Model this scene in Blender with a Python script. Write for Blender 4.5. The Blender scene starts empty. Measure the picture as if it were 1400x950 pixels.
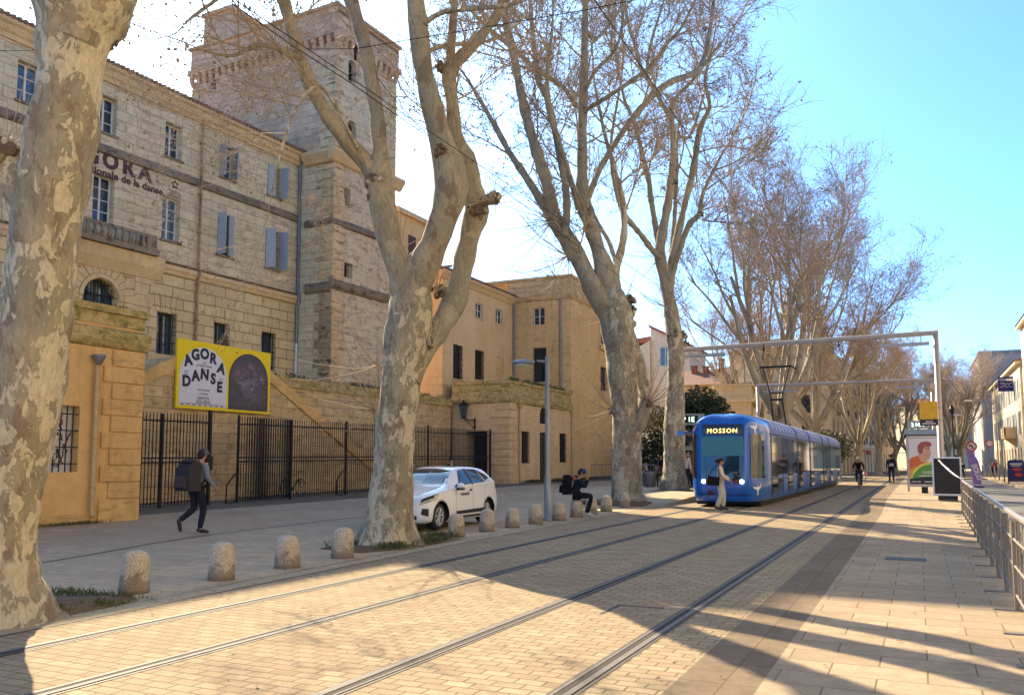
import bpy, bmesh, math, random
from mathutils import Vector, Matrix
R = math.radians
PI = math.pi
scene = bpy.context.scene
COL = scene.collection
rnd = random.Random(7)

# ------------------------------------------------------------------ camera geometry
FPX, PCX, PCY, EYE = 1166.7, 700.0, 525.0, 1.55
PITCH = math.atan((631 - PCY) / FPX)
YAW = math.atan((1256 - PCX) / math.hypot(FPX, 631 - PCY))
CP, SP, CY, SY = math.cos(PITCH), math.sin(PITCH), math.cos(YAW), math.sin(YAW)

def at(px, py, depth):
    """point of the view at a given distance along the view axis"""
    x = (px - PCX) / FPX; y = -(py - PCY) / FPX
    fw = CP - y * SP; up = SP + y * CP
    return Vector((x * CY - fw * SY, x * SY + fw * CY, up)) * depth + Vector((0, 0, EYE))

def depth_of(x, y, z=0.0):
    return (-x * SY + y * CY) * CP + (z - EYE) * SP

def gz(x, y):
    """gentle rise of the pavement towards the buildings"""
    a = min(1.0, max(0.0, (-14.8 - x) / 6.7)); a = a * a * (3 - 2 * a)
    return a * min(0.30, max(0.0, 0.05 + 0.0085 * max(0.0, y - 13)))

# ------------------------------------------------------------------ mesh builder
class MB:
    def __init__(self): self.v = []; self.f = []; self.m = []; self.s = []; self.M = None
    def add(self, vs, fs, mi=0, smooth=False):
        b = len(self.v)
        if self.M is not None: vs = [self.M @ Vector(p) for p in vs]
        self.v.extend([tuple(p) for p in vs])
        for f in fs:
            self.f.append([b + i for i in f]); self.m.append(mi); self.s.append(smooth)
    def quad(self, a, b, c, d, mi=0): self.add([a, b, c, d], [(0, 1, 2, 3)], mi)
    def box(self, x0, x1, y0, y1, z0, z1, mi=0):
        if x1 < x0: x0, x1 = x1, x0
        if y1 < y0: y0, y1 = y1, y0
        if z1 < z0: z0, z1 = z1, z0
        self.add([(x0,y0,z0),(x1,y0,z0),(x1,y1,z0),(x0,y1,z0),(x0,y0,z1),(x1,y0,z1),(x1,y1,z1),(x0,y1,z1)],
                 [(0,3,2,1),(4,5,6,7),(0,1,5,4),(1,2,6,5),(2,3,7,6),(3,0,4,7)], mi)
    def cbox(self, c, s, mi=0):
        self.box(c[0]-s[0]/2, c[0]+s[0]/2, c[1]-s[1]/2, c[1]+s[1]/2, c[2]-s[2]/2, c[2]+s[2]/2, mi)
    def prism(self, poly, axis, a, b, mi=0, smooth=False):
        """poly: 2d outline; axis 'x': (y,z), 'y': (x,z), 'z': (x,y)"""
        n = len(poly)
        def P(u, w, t):
            return (t, u, w) if axis == 'x' else ((u, t, w) if axis == 'y' else (u, w, t))
        vs = [P(u, w, a) for u, w in poly] + [P(u, w, b) for u, w in poly]
        ar = sum(poly[i][0]*poly[(i+1)%n][1]-poly[(i+1)%n][0]*poly[i][1] for i in range(n))
        flip = (ar < 0) ^ (b < a) ^ (axis == 'y')
        fs = [tuple(range(n))[::-1], tuple(range(n, 2*n))] + [(i, (i+1) % n, n+(i+1) % n, n+i) for i in range(n)]
        if flip: fs = [f[::-1] for f in fs]
        b0 = len(self.v); self.add(vs, fs[:2], mi, False)
        self.add(vs, fs[2:], mi, smooth)
    def tube(self, pts, rad, n=8, mi=0, cap=True, smooth=True, lobes=None):
        pts = [Vector(p) for p in pts]
        if not hasattr(rad, '__len__'): rad = [rad] * len(pts)
        N = len(pts); rings = []; prev = None
        for i in range(N):
            t = (pts[min(i+1, N-1)] - pts[max(i-1, 0)])
            if t.length < 1e-9: t = Vector((0, 0, 1))
            t.normalize()
            if prev is None:
                a = Vector((1, 0, 0)) if abs(t.x) < 0.8 else Vector((0, 1, 0))
                u = (a - t * a.dot(t)).normalized()
            else:
                u = prev - t * prev.dot(t)
                if u.length < 1e-6:
                    a = Vector((1, 0, 0)) if abs(t.x) < 0.8 else Vector((0, 1, 0)); u = a - t * a.dot(t)
                u.normalize()
            prev = u; w = t.cross(u)
            ring = []
            for k in range(n):
                an = 2 * PI * k / n
                rr = rad[i] * (lobes(i, an) if lobes else 1.0)
                ring.append(pts[i] + (u * math.cos(an) + w * math.sin(an)) * rr)
            rings.append(ring)
        vs = [p for r_ in rings for p in r_]; fs = []
        for i in range(N - 1):
            for k in range(n):
                fs.append((i*n+k, i*n+(k+1) % n, (i+1)*n+(k+1) % n, (i+1)*n+k))
        self.add(vs, fs, mi, smooth)
        if cap:
            self.add(rings[0], [tuple(range(n))[::-1]], mi); self.add(rings[-1], [tuple(range(n))], mi)
    def lathe(self, prof, n=16, c=(0, 0, 0), mi=0, smooth=True, axis='z'):
        """prof: (radius, height) list"""
        vs = []; fs = []
        for r_, h in prof:
            for k in range(n):
                a = 2*PI*k/n; p = (r_*math.cos(a), r_*math.sin(a), h)
                if axis == 'x': p = (p[2], p[0], p[1])
                elif axis == 'y': p = (p[1], p[2], p[0])
                vs.append((p[0]+c[0], p[1]+c[1], p[2]+c[2]))
        for i in range(len(prof)-1):
            for k in range(n): fs.append((i*n+k, i*n+(k+1) % n, (i+1)*n+(k+1) % n, (i+1)*n+k))
        fs.append(tuple(range(n))[::-1]); fs.append(tuple(range((len(prof)-1)*n, len(prof)*n)))
        self.add(vs, fs, mi, smooth)
    def ball(self, c, r, mi=0, n=8, m=6):
        rx, ry, rz = r if hasattr(r, '__len__') else (r, r, r)
        vs = [(c[0], c[1], c[2]-rz)]; fs = []
        for i in range(1, m):
            ph = -PI/2 + PI*i/m
            for k in range(n):
                a = 2*PI*k/n; vs.append((c[0]+rx*math.cos(ph)*math.cos(a), c[1]+ry*math.cos(ph)*math.sin(a), c[2]+rz*math.sin(ph)))
        vs.append((c[0], c[1], c[2]+rz)); L = len(vs)-1
        for k in range(n): fs.append((0, 1+(k+1) % n, 1+k)); fs.append((L, L-n+k, L-n+(k+1) % n))
        for i in range(m-2):
            for k in range(n): fs.append((1+i*n+k, 1+i*n+(k+1) % n, 1+(i+1)*n+(k+1) % n, 1+(i+1)*n+k))
        self.add(vs, fs, mi, True)
    def build(self, name, mats, parent=None):
        me = bpy.data.meshes.new(name); me.from_pydata(self.v, [], self.f)
        if not isinstance(mats, (list, tuple)): mats = [mats]
        for m_ in mats: me.materials.append(m_)
        me.polygons.foreach_set('material_index', self.m); me.polygons.foreach_set('use_smooth', self.s)
        me.update()
        o = bpy.data.objects.new(name, me); COL.objects.link(o)
        if parent is not None: o.parent = parent
        return o

def bevel(o, w=0.01, seg=2, ang=35):
    m = o.modifiers.new('bevel', 'BEVEL'); m.width = w; m.segments = seg; m.limit_method = 'ANGLE'; m.angle_limit = R(ang)
    return o

def tag(o, label=None, cat=None, group=None, kind=None):
    if label: o['label'] = label
    if cat: o['category'] = cat
    if group: o['group'] = group
    if kind: o['kind'] = kind
    return o

def thing(name, label, cat, loc=(0, 0, 0), rz=0.0, group=None):
    o = bpy.data.objects.new(name, None); COL.objects.link(o); o.empty_display_size = 0.2
    o.location = loc; o.rotation_euler = (0, 0, rz)
    return tag(o, label, cat, group)

def structure(name, mb, mats):
    return tag(mb.build(name, mats), kind='structure')

def copy_tree(o, label=None, parent=None):
    kids = list(o.children)
    c = o.copy(); COL.objects.link(c)
    if parent is not None: c.parent = parent
    if label: c['label'] = label
    for ch in kids: copy_tree(ch, None, c)
    return c

def bake(o):
    """apply modifiers without operators"""
    bpy.context.view_layer.update()
    dg = bpy.context.evaluated_depsgraph_get()
    me = bpy.data.meshes.new_from_object(o.evaluated_get(dg), depsgraph=dg)
    o.modifiers.clear(); o.data = me
    return o

def text(name, s, size, mat_, parent, M, ext=0.004, align='CENTER', bold=0.0, spacing=1.0):
    cu = bpy.data.curves.new(name, 'FONT'); cu.body = s; cu.size = size; cu.extrude = ext
    cu.align_x = align; cu.offset = bold; cu.space_character = spacing; cu.resolution_u = 3
    t = bpy.data.objects.new(name, cu); COL.objects.link(t)
    bpy.context.view_layer.update()
    dg = bpy.context.evaluated_depsgraph_get()
    me = bpy.data.meshes.new_from_object(t.evaluated_get(dg), depsgraph=dg)
    bpy.data.objects.remove(t); bpy.data.curves.remove(cu)
    me.transform(M); me.materials.clear(); me.materials.append(mat_)
    o = bpy.data.objects.new(name, me); COL.objects.link(o)
    if parent is not None: o.parent = parent
    return o

def mesh_join(name, objs, parent):
    """several text meshes of one sign become one mesh"""
    mb = MB(); mats = []
    for o in objs:
        for m_ in o.data.materials:
            if m_ not in mats: mats.append(m_)
        b = len(mb.v); mb.v.extend([tuple(v.co) for v in o.data.vertices])
        for p in o.data.polygons:
            mb.f.append([b+i for i in p.vertices]); mb.m.append(mats.index(o.data.materials[0])); mb.s.append(False)
    for o in objs: bpy.data.objects.remove(o)
    return mb.build(name, mats, parent)

# ------------------------------------------------------------------ materials
class NT:
    def __init__(self, name):
        self.mat = bpy.data.materials.new(name); self.mat.use_nodes = True
        self.t = self.mat.node_tree; self.n = self.t.nodes; self.b = self.n['Principled BSDF']
        self.b.inputs['Specular IOR Level'].default_value = 0.3
    def node(self, typ, **kw):
        x = self.n.new(typ)
        for k, v in kw.items(): setattr(x, k, v)
        return x
    def link(self, a, b): self.t.links.new(a, b)
    def setv(self, sock, v):
        if hasattr(v, 'default_value') or hasattr(v, 'is_output'): self.link(v, sock)
        else: sock.default_value = v
    def coord(self, what='Object'):
        return self.node('ShaderNodeTexCoord').outputs[what]
    def math(self, op, a, b=0.0, clamp=False):
        x = self.node('ShaderNodeMath', operation=op); x.use_clamp = clamp
        self.setv(x.inputs[0], a); self.setv(x.inputs[1], b); return x.outputs[0]
    def mapping(self, vec, scale=(1, 1, 1), loc=(0, 0, 0), rot=(0, 0, 0)):
        x = self.node('ShaderNodeMapping'); self.link(vec, x.inputs['Vector'])
        x.inputs['Scale'].default_value = scale; x.inputs['Location'].default_value = loc; x.inputs['Rotation'].default_value = rot
        return x.outputs[0]
    def noise(self, vec, scale, detail=4, rough=0.55, dist=0.0):
        x = self.node('ShaderNodeTexNoise'); self.link(vec, x.inputs['Vector'])
        x.inputs['Scale'].default_value = scale; x.inputs['Detail'].default_value = detail
        x.inputs['Roughness'].default_value = rough; x.inputs['Distortion'].default_value = dist
        return x.outputs['Fac']
    def ramp(self, fac, stops, interp='LINEAR'):
        x = self.node('ShaderNodeValToRGB'); self.link(fac, x.inputs[0]); x.color_ramp.interpolation = interp
        cr = x.color_ramp
        while len(cr.elements) < len(stops): cr.elements.new(0.5)
        for e, (p, c) in zip(cr.elements, stops):
            e.position = p; e.color = (c, c, c, 1) if not hasattr(c, '__len__') else (*c[:3], 1)
        return x.outputs[0]
    def mix(self, fac, a, b, mode='MIX'):
        x = self.node('ShaderNodeMix', data_type='RGBA', blend_type=mode); x.clamp_factor = True
        self.setv(x.inputs[0], fac)
        for s, v in ((x.inputs[6], a), (x.inputs[7], b)):
            if hasattr(v, 'is_output'): self.link(v, s)
            else: s.default_value = (*v[:3], 1)
        return x.outputs[2]
    def bump(self, h, strength=0.3, dist=0.02):
        x = self.node('ShaderNodeBump'); self.link(h, x.inputs['Height'])
        x.inputs['Strength'].default_value = strength; x.inputs['Distance'].default_value = dist
        self.link(x.outputs[0], self.b.inputs['Normal'])
    def base(self, c): self.setv(self.b.inputs['Base Color'], c if hasattr(c, 'is_output') else (*c[:3], 1)); return self
    def rough(self, v): self.setv(self.b.inputs['Roughness'], v); return self

def plain(name, c, rough=0.7, metal=0.0, var=0.12, scale=6.0, spec=0.3, bump=0.0, emit=None):
    k = NT(name)
    if var > 0:
        nz = k.noise(k.coord(), scale, 5)
        k.base(k.mix(nz, tuple(x*(1-var*1.6) for x in c), tuple(min(1, x*(1+var*1.2)) for x in c)))
        if bump: k.bump(nz, bump, 0.01)
    else: k.base(c)
    k.rough(rough); k.b.inputs['Metallic'].default_value = metal; k.b.inputs['Specular IOR Level'].default_value = spec
    if emit:
        k.b.inputs['Emission Color'].default_value = (*emit[0], 1); k.b.inputs['Emission Strength'].default_value = emit[1]
    return k.mat

def wallvec(k, co=None):
    """(x+y, z) : continuous masonry courses round axis aligned corners"""
    co = co or k.coord()
    s = k.node('ShaderNodeSeparateXYZ'); k.link(co, s.inputs[0])
    c = k.node('ShaderNodeCombineXYZ'); k.link(k.math('ADD', s.outputs[0], s.outputs[1]), c.inputs[0]); k.link(s.outputs[2], c.inputs[1])
    return c.outputs[0], s.outputs[2], co

def stone(name, c1, c2, mortar, bw=0.9, bh=0.42, ms=0.012, patch=None, patch_amt=0.5, streak=0.35, streak_col=(.09,.075,.055), bump=0.5, coarse=0.0, zgrad=None, gain=1.0):
    gn = min(gain*1.22, .80/(max(c1)*1.36)); c1, c2, mortar = [tuple(v*gn*q for v, q in zip(c, (1.36, 1.36, 1.25))) for c in (c1, c2, mortar)]
    k = NT(name); uv, z, co = wallvec(k)
    br = k.node('ShaderNodeTexBrick'); br.offset = 0.5
    wob = k.noise(co, 1.3, 3)
    v2 = k.node('ShaderNodeVectorMath', operation='ADD'); k.link(uv, v2.inputs[0])
    w3 = k.node('ShaderNodeCombineXYZ'); k.link(k.math('MULTIPLY', wob, 0.05 + coarse*0.12), w3.inputs[1]); k.link(w3.outputs[0], v2.inputs[1])
    k.link(v2.outputs[0], br.inputs['Vector'])
    br.inputs['Scale'].default_value = 1.0; br.inputs['Brick Width'].default_value = bw; br.inputs['Row Height'].default_value = bh
    br.inputs['Mortar Size'].default_value = ms; br.inputs['Mortar Smooth'].default_value = 0.25; br.inputs['Bias'].default_value = 0.0
    br.inputs['Color1'].default_value = (*c1, 1); br.inputs['Color2'].default_value = (*c2, 1); br.inputs['Mortar'].default_value = (*mortar, 1)
    col = br.outputs['Color']
    big = k.noise(co, 0.45, 5, 0.6)
    col = k.mix(k.ramp(big, [(.3, 0.0), (.7, 1.0)]), k.mix(0.35, col, (.55,.43,.28), 'MULTIPLY'), col)
    mid = k.noise(co, 3.5, 6, 0.65)
    col = k.mix(k.ramp(mid, [(.35, .35), (.65, 0.0)]), col, (c1[0]*.55, c1[1]*.5, c1[2]*.42))
    if patch:
        pv = k.mapping(co, (1.0, 1.0, 2.6))
        pf = k.ramp(k.noise(pv, 1.7, 8, 0.72, 0.6), [(.52, 0.0), (.60, patch_amt)])
        col = k.mix(pf, col, patch)
    if streak:
        sv = k.mapping(co, (1.6, 1.6, 0.16)); sf = k.ramp(k.noise(sv, 1.6, 6, 0.6), [(.52, 0.0), (.78, streak)])
        col = k.mix(sf, col, streak_col)
    fine = k.noise(co, 28, 4, 0.7)
    col = k.mix(k.ramp(fine, [(.3, .22), (.6, 0.0)]), col, (c1[0]*.5, c1[1]*.45, c1[2]*.4))
    k.base(col).rough(0.92)
    h = k.math('SUBTRACT', k.math('ADD', k.math('MULTIPLY', fine, .25), k.math('MULTIPLY', mid, .5 + coarse)), br.outputs['Fac'])
    k.bump(h, bump, 0.025)
    return k.mat

def paving(name, c1, c2, mortar,  bw, bh, ms, rough=0.75, stain=0.3, wear=None, offset=0.5, bump=0.35, fine_scale=45, swap=False, warp=0.0):
    c1, c2, mortar = [tuple(v*q for v, q in zip(c, (1.09, 1.03, .905))) for c in (c1, c2, mortar)]
    k = NT(name); co = k.coord()
    br = k.node('ShaderNodeTexBrick'); br.offset = offset
    vec = k.mapping(co, rot=(0, 0, PI/2)) if swap else co
    if warp:
        va = k.node('ShaderNodeVectorMath', operation='ADD'); k.link(vec, va.inputs[0])
        nn = k.node('ShaderNodeTexNoise'); k.link(co, nn.inputs['Vector']); nn.inputs['Scale'].default_value = 4.0
        vs_ = k.node('ShaderNodeVectorMath', operation='SCALE'); k.link(nn.outputs['Color'], vs_.inputs[0]); vs_.inputs['Scale'].default_value = warp
        k.link(vs_.outputs[0], va.inputs[1]); vec = va.outputs[0]
    k.link(vec, br.inputs['Vector'])
    br.inputs['Scale'].default_value = 1.0; br.inputs['Brick Width'].default_value = bw; br.inputs['Row Height'].default_value = bh
    br.inputs['Mortar Size'].default_value = ms; br.inputs['Mortar Smooth'].default_value = 0.3
    br.inputs['Color1'].default_value = (*c1, 1); br.inputs['Color2'].default_value = (*c2, 1); br.inputs['Mortar'].default_value = (*mortar, 1)
    col = br.outputs['Color']
    big = k.noise(co, 0.5, 6, 0.6)
    col = k.mix(k.ramp(big, [(.35, stain), (.62, 0.0)]), col, (c1[0]*.5, c1[1]*.48, c1[2]*.45))
    mid = k.noise(co, 6.0, 6, 0.7)
    col = k.mix(k.ramp(mid, [(.36, .55), (.58, 0.0)]), col, (c1[0]*.5, c1[1]*.52, c1[2]*.48))
    fine = k.noise(co, fine_scale, 4, 0.75)
    col = k.mix(k.ramp(fine, [(.3, .5), (.62, 0.0)]), col, (c1[0]*.5, c1[1]*.47, c1[2]*.42))
    gum = k.node('ShaderNodeTexVoronoi'); k.link(co, gum.inputs['Vector']); gum.inputs['Scale'].default_value = 2.2
    gm = k.math('MULTIPLY', k.ramp(gum.outputs['Distance'], [(.035, .65), (.06, 0.0)]), k.ramp(k.noise(co, .9, 2), [(.48, 0.0), (.55, 1.0)]))
    col = k.mix(gm, col, (c1[0]*.32, c1[1]*.3, c1[2]*.28))
    blot = k.ramp(k.noise(k.mapping(co, (1, .7, 1), (4, 9, 0)), 1.4, 8, .72, .8), [(.56, 0.0), (.66, stain*1.3)])
    col = k.mix(blot, col, (c1[0]*.42, c1[1]*.4, c1[2]*.38))
    if wear:
        sv = k.mapping(co, (1.2, 0.06, 1)); wf = k.ramp(k.noise(sv, 1.5, 5), [(.5, 0.0), (.75, wear)])
        col = k.mix(wf, col, (c1[0]*.45, c1[1]*.42, c1[2]*.4))
    k.base(col).rough(min(.95, rough+.25)); k.b.inputs['Specular IOR Level'].default_value = .04
    h = k.math('SUBTRACT', k.math('MULTIPLY', fine, .35), br.outputs['Fac'])
    k.bump(h, bump, 0.012)
    return k.mat

def bark(name, base, pale, dark, pale_t=0.60, dark_t=0.60, scale=5.0, stretch=0.55, flake=1.0):
    """plates of old bark over pale fresh wood: patches of several sizes, crowded in some places and missing in others"""
    k = NT(name); co = k.coord()
    v = k.mapping(co, (1, 1, stretch)); V2 = lambda o: k.mapping(co, (1, 1, stretch), o)
    region = k.noise(V2((9, 4, 2)), scale*.16, 3, .6)
    b1 = k.noise(v, scale*.45, 7, 0.65)
    col = k.mix(k.ramp(b1, [(.33, 0.0), (.67, 1.0)]), tuple(x*.66 for x in base), tuple(x*1.2 for x in base))
    grey = k.ramp(k.noise(V2((1, 8, 3)), scale*.3, 5, .6), [(.45, 0.0), (.6, .7)])
    col = k.mix(grey, col, (base[0]*.78, base[1]*.86, base[2]*.9))
    d0 = k.math('ADD', k.noise(V2((13, 2, 6)), scale*.55, 5, 0.6, 0.5), k.math('MULTIPLY', k.math('SUBTRACT', region, .5), -.5))
    col = k.mix(k.ramp(d0, [(dark_t, 0.0), (dark_t+.025, .8)]), col, dark)
    n1 = k.math('ADD', k.noise(V2((3, 7, 1)), scale*.75, 5, 0.55, 0.7), k.math('MULTIPLY', k.math('SUBTRACT', region, .5), .9))
    pm = k.ramp(n1, [(pale_t, 0.0), (pale_t+.015, 1.0)])
    n2 = k.math('ADD', k.noise(V2((6, 1, 9)), scale*2.4, 3, 0.5, 0.4), k.math('MULTIPLY', k.math('SUBTRACT', region, .5), .8))
    pm2 = k.ramp(n2, [(pale_t+.075, 0.0), (pale_t+.095, .85)])
    tone = k.mix(k.noise(V2((2, 2, 2)), scale*.8, 3), tuple(x*.72 for x in pale), pale)
    col = k.mix(k.math('MULTIPLY', pm, flake), col, tone); col = k.mix(k.math('MULTIPLY', pm2, flake), col, tone)
    fine = k.noise(k.mapping(co, (1, 1, .35)), 30, 6, 0.75)
    col = k.mix(k.ramp(fine, [(.3, .55), (.6, 0.0)]), col, tuple(x*.42 for x in base))
    crack = k.noise(k.mapping(co, (1, 1, .18)), scale*2.2, 6, .7)
    col = k.mix(k.ramp(crack, [(.30, .5), (.40, 0.0)]), col, tuple(x*.3 for x in base))
    k.base(col).rough(0.9)
    h = k.math('ADD', k.math('MULTIPLY', k.math('MAXIMUM', pm, pm2), -.9), k.math('ADD', fine, k.math('MULTIPLY', b1, 1.6)))
    k.bump(h, 0.75, 0.025)
    return k.mat

M = {}
M['facade_top'] = stone('facade_stone', (.44,.375,.265), (.37,.315,.22), (.22,.18,.125), 1.1, .40, .016, (.17,.13,.09), .42, .26, coarse=.5, bump=.8, gain=1.55)
M['facade_low'] = stone('facade_ashlar', (.44,.345,.195), (.37,.285,.16), (.13,.09,.05), 1.15, .47, .022, None, 0, .18, bump=.7, gain=1.5)
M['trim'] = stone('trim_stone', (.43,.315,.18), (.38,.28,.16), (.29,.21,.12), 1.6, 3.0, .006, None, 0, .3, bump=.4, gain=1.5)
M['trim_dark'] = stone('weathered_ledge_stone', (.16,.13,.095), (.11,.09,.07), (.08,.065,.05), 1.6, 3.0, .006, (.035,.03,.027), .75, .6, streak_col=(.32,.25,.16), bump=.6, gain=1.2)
M['tower'] = stone('tower_stone', (.37,.245,.165), (.28,.19,.128), (.19,.135,.09), .75, .34, .014, (.12,.08,.062), .45, .3, coarse=.4, bump=.7, gain=1.65)
M['tower_side'] = stone('tower_pale_stone', (.38,.31,.225), (.31,.25,.18), (.24,.19,.13), .75, .36, .01, (.13,.11,.09), .6, .4, coarse=.3, bump=.6, gain=1.5)
M['quoin'] = stone('quoin_stone', (.40,.295,.175), (.32,.235,.145), (.2,.145,.09), 3.0, 3.0, .006, (.10,.08,.06), .65, .45, bump=.5, gain=1.5)
M['quoin_dark'] = stone('blackened_quoin_stone', (.27,.20,.125), (.17,.13,.085), (.1,.08,.055), 3.0, 3.0, .006, (.028,.025,.022), .9, .7, streak_col=(.03,.027,.025), bump=.6, gain=1.3)
M['lodge'] = stone('ochre_render', (.47,.305,.13), (.45,.29,.122), (.42,.27,.115), 3.0, 1.4, .006, None, 0, .28, (.17,.11,.045), bump=.3, gain=1.5)
M['lodge_quoin'] = stone('ochre_quoin_stone', (.46,.295,.125), (.38,.24,.10), (.3,.19,.08), 3.0, 3.0, .004, (.2,.13,.06), .35, .3, bump=.45, gain=1.3)
M['lodge2'] = stone('pale_ochre_render', (.52,.37,.215), (.49,.35,.205), (.43,.31,.17), 2.6, 1.2, .005, (.27,.2,.11), .3, .25, (.2,.145,.075), bump=.25, gain=1.55)
M['pav'] = stone('pavilion_render', (.49,.335,.165), (.46,.31,.15), (.40,.27,.13), 2.2, .8, .006, (.28,.19,.1), .35, .25, (.2,.13,.065), bump=.3, gain=1.55)
M['wing'] = stone('wing_render', (.53,.38,.215), (.51,.365,.205), (.46,.33,.18), 3.2, 2.2, .003, None, 0, .12, (.3,.21,.12), bump=.2, gain=1.45)
M['stair'] = stone('stair_wall_stone', (.40,.295,.165), (.31,.225,.125), (.2,.14,.08), .8, .38, .014, (.16,.1,.05), .5, .35, coarse=.6, bump=.8, gain=1.35)
def moss():
    k = NT('mossy_ledge_stone'); uv, z, co = wallvec(k)
    a = k.noise(co, 1.1, 8, .7); b = k.noise(k.mapping(co, (.9, .9, 2.2)), 2.4, 8, .7, .6)
    col = k.mix(k.ramp(a, [(.36, 0.0), (.62, 1.0)]), (.60,.43,.19), (.42,.31,.115))
    col = k.mix(k.ramp(b, [(.47, 0.0), (.60, .8)]), col, (.20,.185,.04))
    col = k.mix(k.ramp(k.noise(co, 5, 8, .75), [(.52, 0.0), (.62, .75)]), col, (.085,.075,.028))
    k.base(col).rough(.95); k.bump(k.noise(co, 9, 6, .7), .5, .03); return k.mat
M['moss'] = moss()
M['setts'] = paving('pale_stone_setts', (.40,.335,.25), (.285,.235,.175), (.12,.097,.07), .22, .13, .0085, .62, .28, .22, bump=.5, warp=.012)
M['slab'] = paving('platform_stone_slabs', (.42,.35,.275), (.30,.25,.195), (.12,.10,.075), .66, .40, .008, .55, .38, None, bump=.3)
M['band'] = paving('brown_edge_slabs', (.225,.185,.15), (.175,.145,.118), (.10,.08,.06), 1.3, .62, .006, .6, .2, None, offset=0.0, bump=.25)
M['pave'] = paving('pavement_slabs', (.52,.43,.335), (.44,.365,.285), (.14,.115,.09), .95, .48, .008, .6, .4, .3, bump=.3)
M['kerb'] = paving('kerb_stone', (.45,.38,.28), (.40,.335,.25), (.17,.14,.10), 3.0, 1.0, .008, .65, .2, None, offset=0.0, bump=.25)
M['cobble'] = paving('courtyard_cobbles', (.30,.26,.22), (.22,.19,.165), (.09,.08,.07), .16, .12, .02, .7, .3, None, bump=.9, warp=.05)
M['asphalt'] = plain('worn_asphalt', (.13,.125,.12), .85, 0, .25, 3.0, .25, .3)
M['earth'] = plain('bare_tree_pit_soil', (.15,.105,.065), .95, 0, .45, 7.0, .1, .9)
M['ground'] = plain('dusty_ground', (.30,.25,.19), .9, 0, .2, 1.0)
M['steel'] = plain('worn_rail_steel', (.16,.15,.135), .7, 0, .25, 30, .12)
M['groove'] = plain('rail_groove_dark', (.035,.03,.025), .9, 0, .2, 20)  # near-black colour of the flat groove strip
M['bitumen'] = plain('joint_sealant', (.07,.06,.05), .7, 0, .3, 12)
M['drain'] = plain('drain_slot_iron', (.05,.045,.04), .6, .3, .2, 8)
M['iron'] = plain('dark_wrought_iron', (.022,.022,.026), .5, .4, .2, 12)
M['zinc'] = plain('grey_zinc_pipe', (.20,.215,.225), .45, .6, .15, 5)
M['ochre_pipe'] = plain('ochre_painted_pipe', (.50,.36,.17), .6, 0, .15, 6)
M['rust'] = NT('rusted_pipe').mat
def rust():
    k = NT('rust_red_pipe'); co = k.coord(); n = k.noise(k.mapping(co, (3, 3, .8)), 2.5, 6, .7)
    k.base(k.mix(k.ramp(n, [(.4, 0.0), (.6, 1.0)]), (.23,.075,.035), (.42,.26,.15))).rough(.8); return k.mat
bpy.data.materials.remove(M['rust']); M['rust'] = rust()
M['glass'] = plain('window_glass', (.02,.035,.045), .06, 0, .2, 2, .8)
M['pane_blue'] = plain('pale_window_glass', (.05,.11,.15), .05, 0, .3, 1.2, .9)
M['white_paint'] = plain('weathered_white_paint', (.62,.61,.57), .55, 0, .1, 8)
M['shutter'] = plain('blue_grey_shutter_paint', (.33,.365,.375), .6, 0, .12, 5)
M['shutter_dark'] = plain('dark_grey_shutter_paint', (.05,.052,.06), .6, 0, .15, 5)
M['dark'] = plain('deep_interior', (.012,.012,.014), .9, 0, 0)
M['brown_paint'] = plain('painted_brown_lettering', (.09,.045,.045), .8, 0, .15, 9)
def tiles():
    k = NT('clay_roof_tiles'); co = k.coord(); uv, z, _ = wallvec(k)
    w = k.node('ShaderNodeTexWave'); k.link(uv, w.inputs['Vector']); w.inputs['Scale'].default_value = 1.6
    n = k.noise(co, 5, 6, .7)
    k.base(k.mix(n, (.13,.07,.045), (.34,.20,.13))).rough(.9); k.bump(w.outputs['Fac'], .6, .04); return k.mat
M['tiles'] = tiles()
M['bark'] = bark('plane_bark', (.35,.295,.195), (.66,.57,.39), (.21,.145,.10), .545, .565, 9.5)
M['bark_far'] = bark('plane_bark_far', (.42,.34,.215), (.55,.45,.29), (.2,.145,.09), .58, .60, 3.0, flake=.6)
M['bark_limb'] = bark('plane_limb_bark', (.34,.29,.195), (.50,.43,.29), (.18,.13,.09), .58, .58, 6.0, flake=.6)
M['burl'] = plain('gnarled_burl_wood', (.17,.12,.085), .95, 0, .6, 14, .1, 1.0)
M['twig'] = plain('bare_twig_bark', (.36,.28,.19), .9, 0, .25, 3)
M['twig_far'] = plain('lightened_far_twigs', (.41,.305,.20), .9, 0, .25, 3)  # lighter than the near twigs: light on the far crowns put into the colour
M['seed'] = plain('dry_seed_balls', (.30,.20,.115), .95, 0, .35, 9)
# ================================================================== THE SETTING
def grid_sheet(mb, xs, ys, zf, mi=0):
    nx, ny = len(xs), len(ys); vs = [(x, y, zf(x, y)) for y in ys for x in xs]
    mb.add(vs, [(j*nx+i, j*nx+i+1, (j+1)*nx+i+1, (j+1)*nx+i) for j in range(ny-1) for i in range(nx-1)], mi, True)
def rng(a, b, s):
    n = max(1, int(round((b-a)/s))); return [a+(b-a)*i/n for i in range(n+1)]

m = MB(); m.quad((-700,-300,-.15),(700,-300,-.15),(700,1500,-.15),(-700,1500,-.15)); structure('ground', m, M['ground'])
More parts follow.
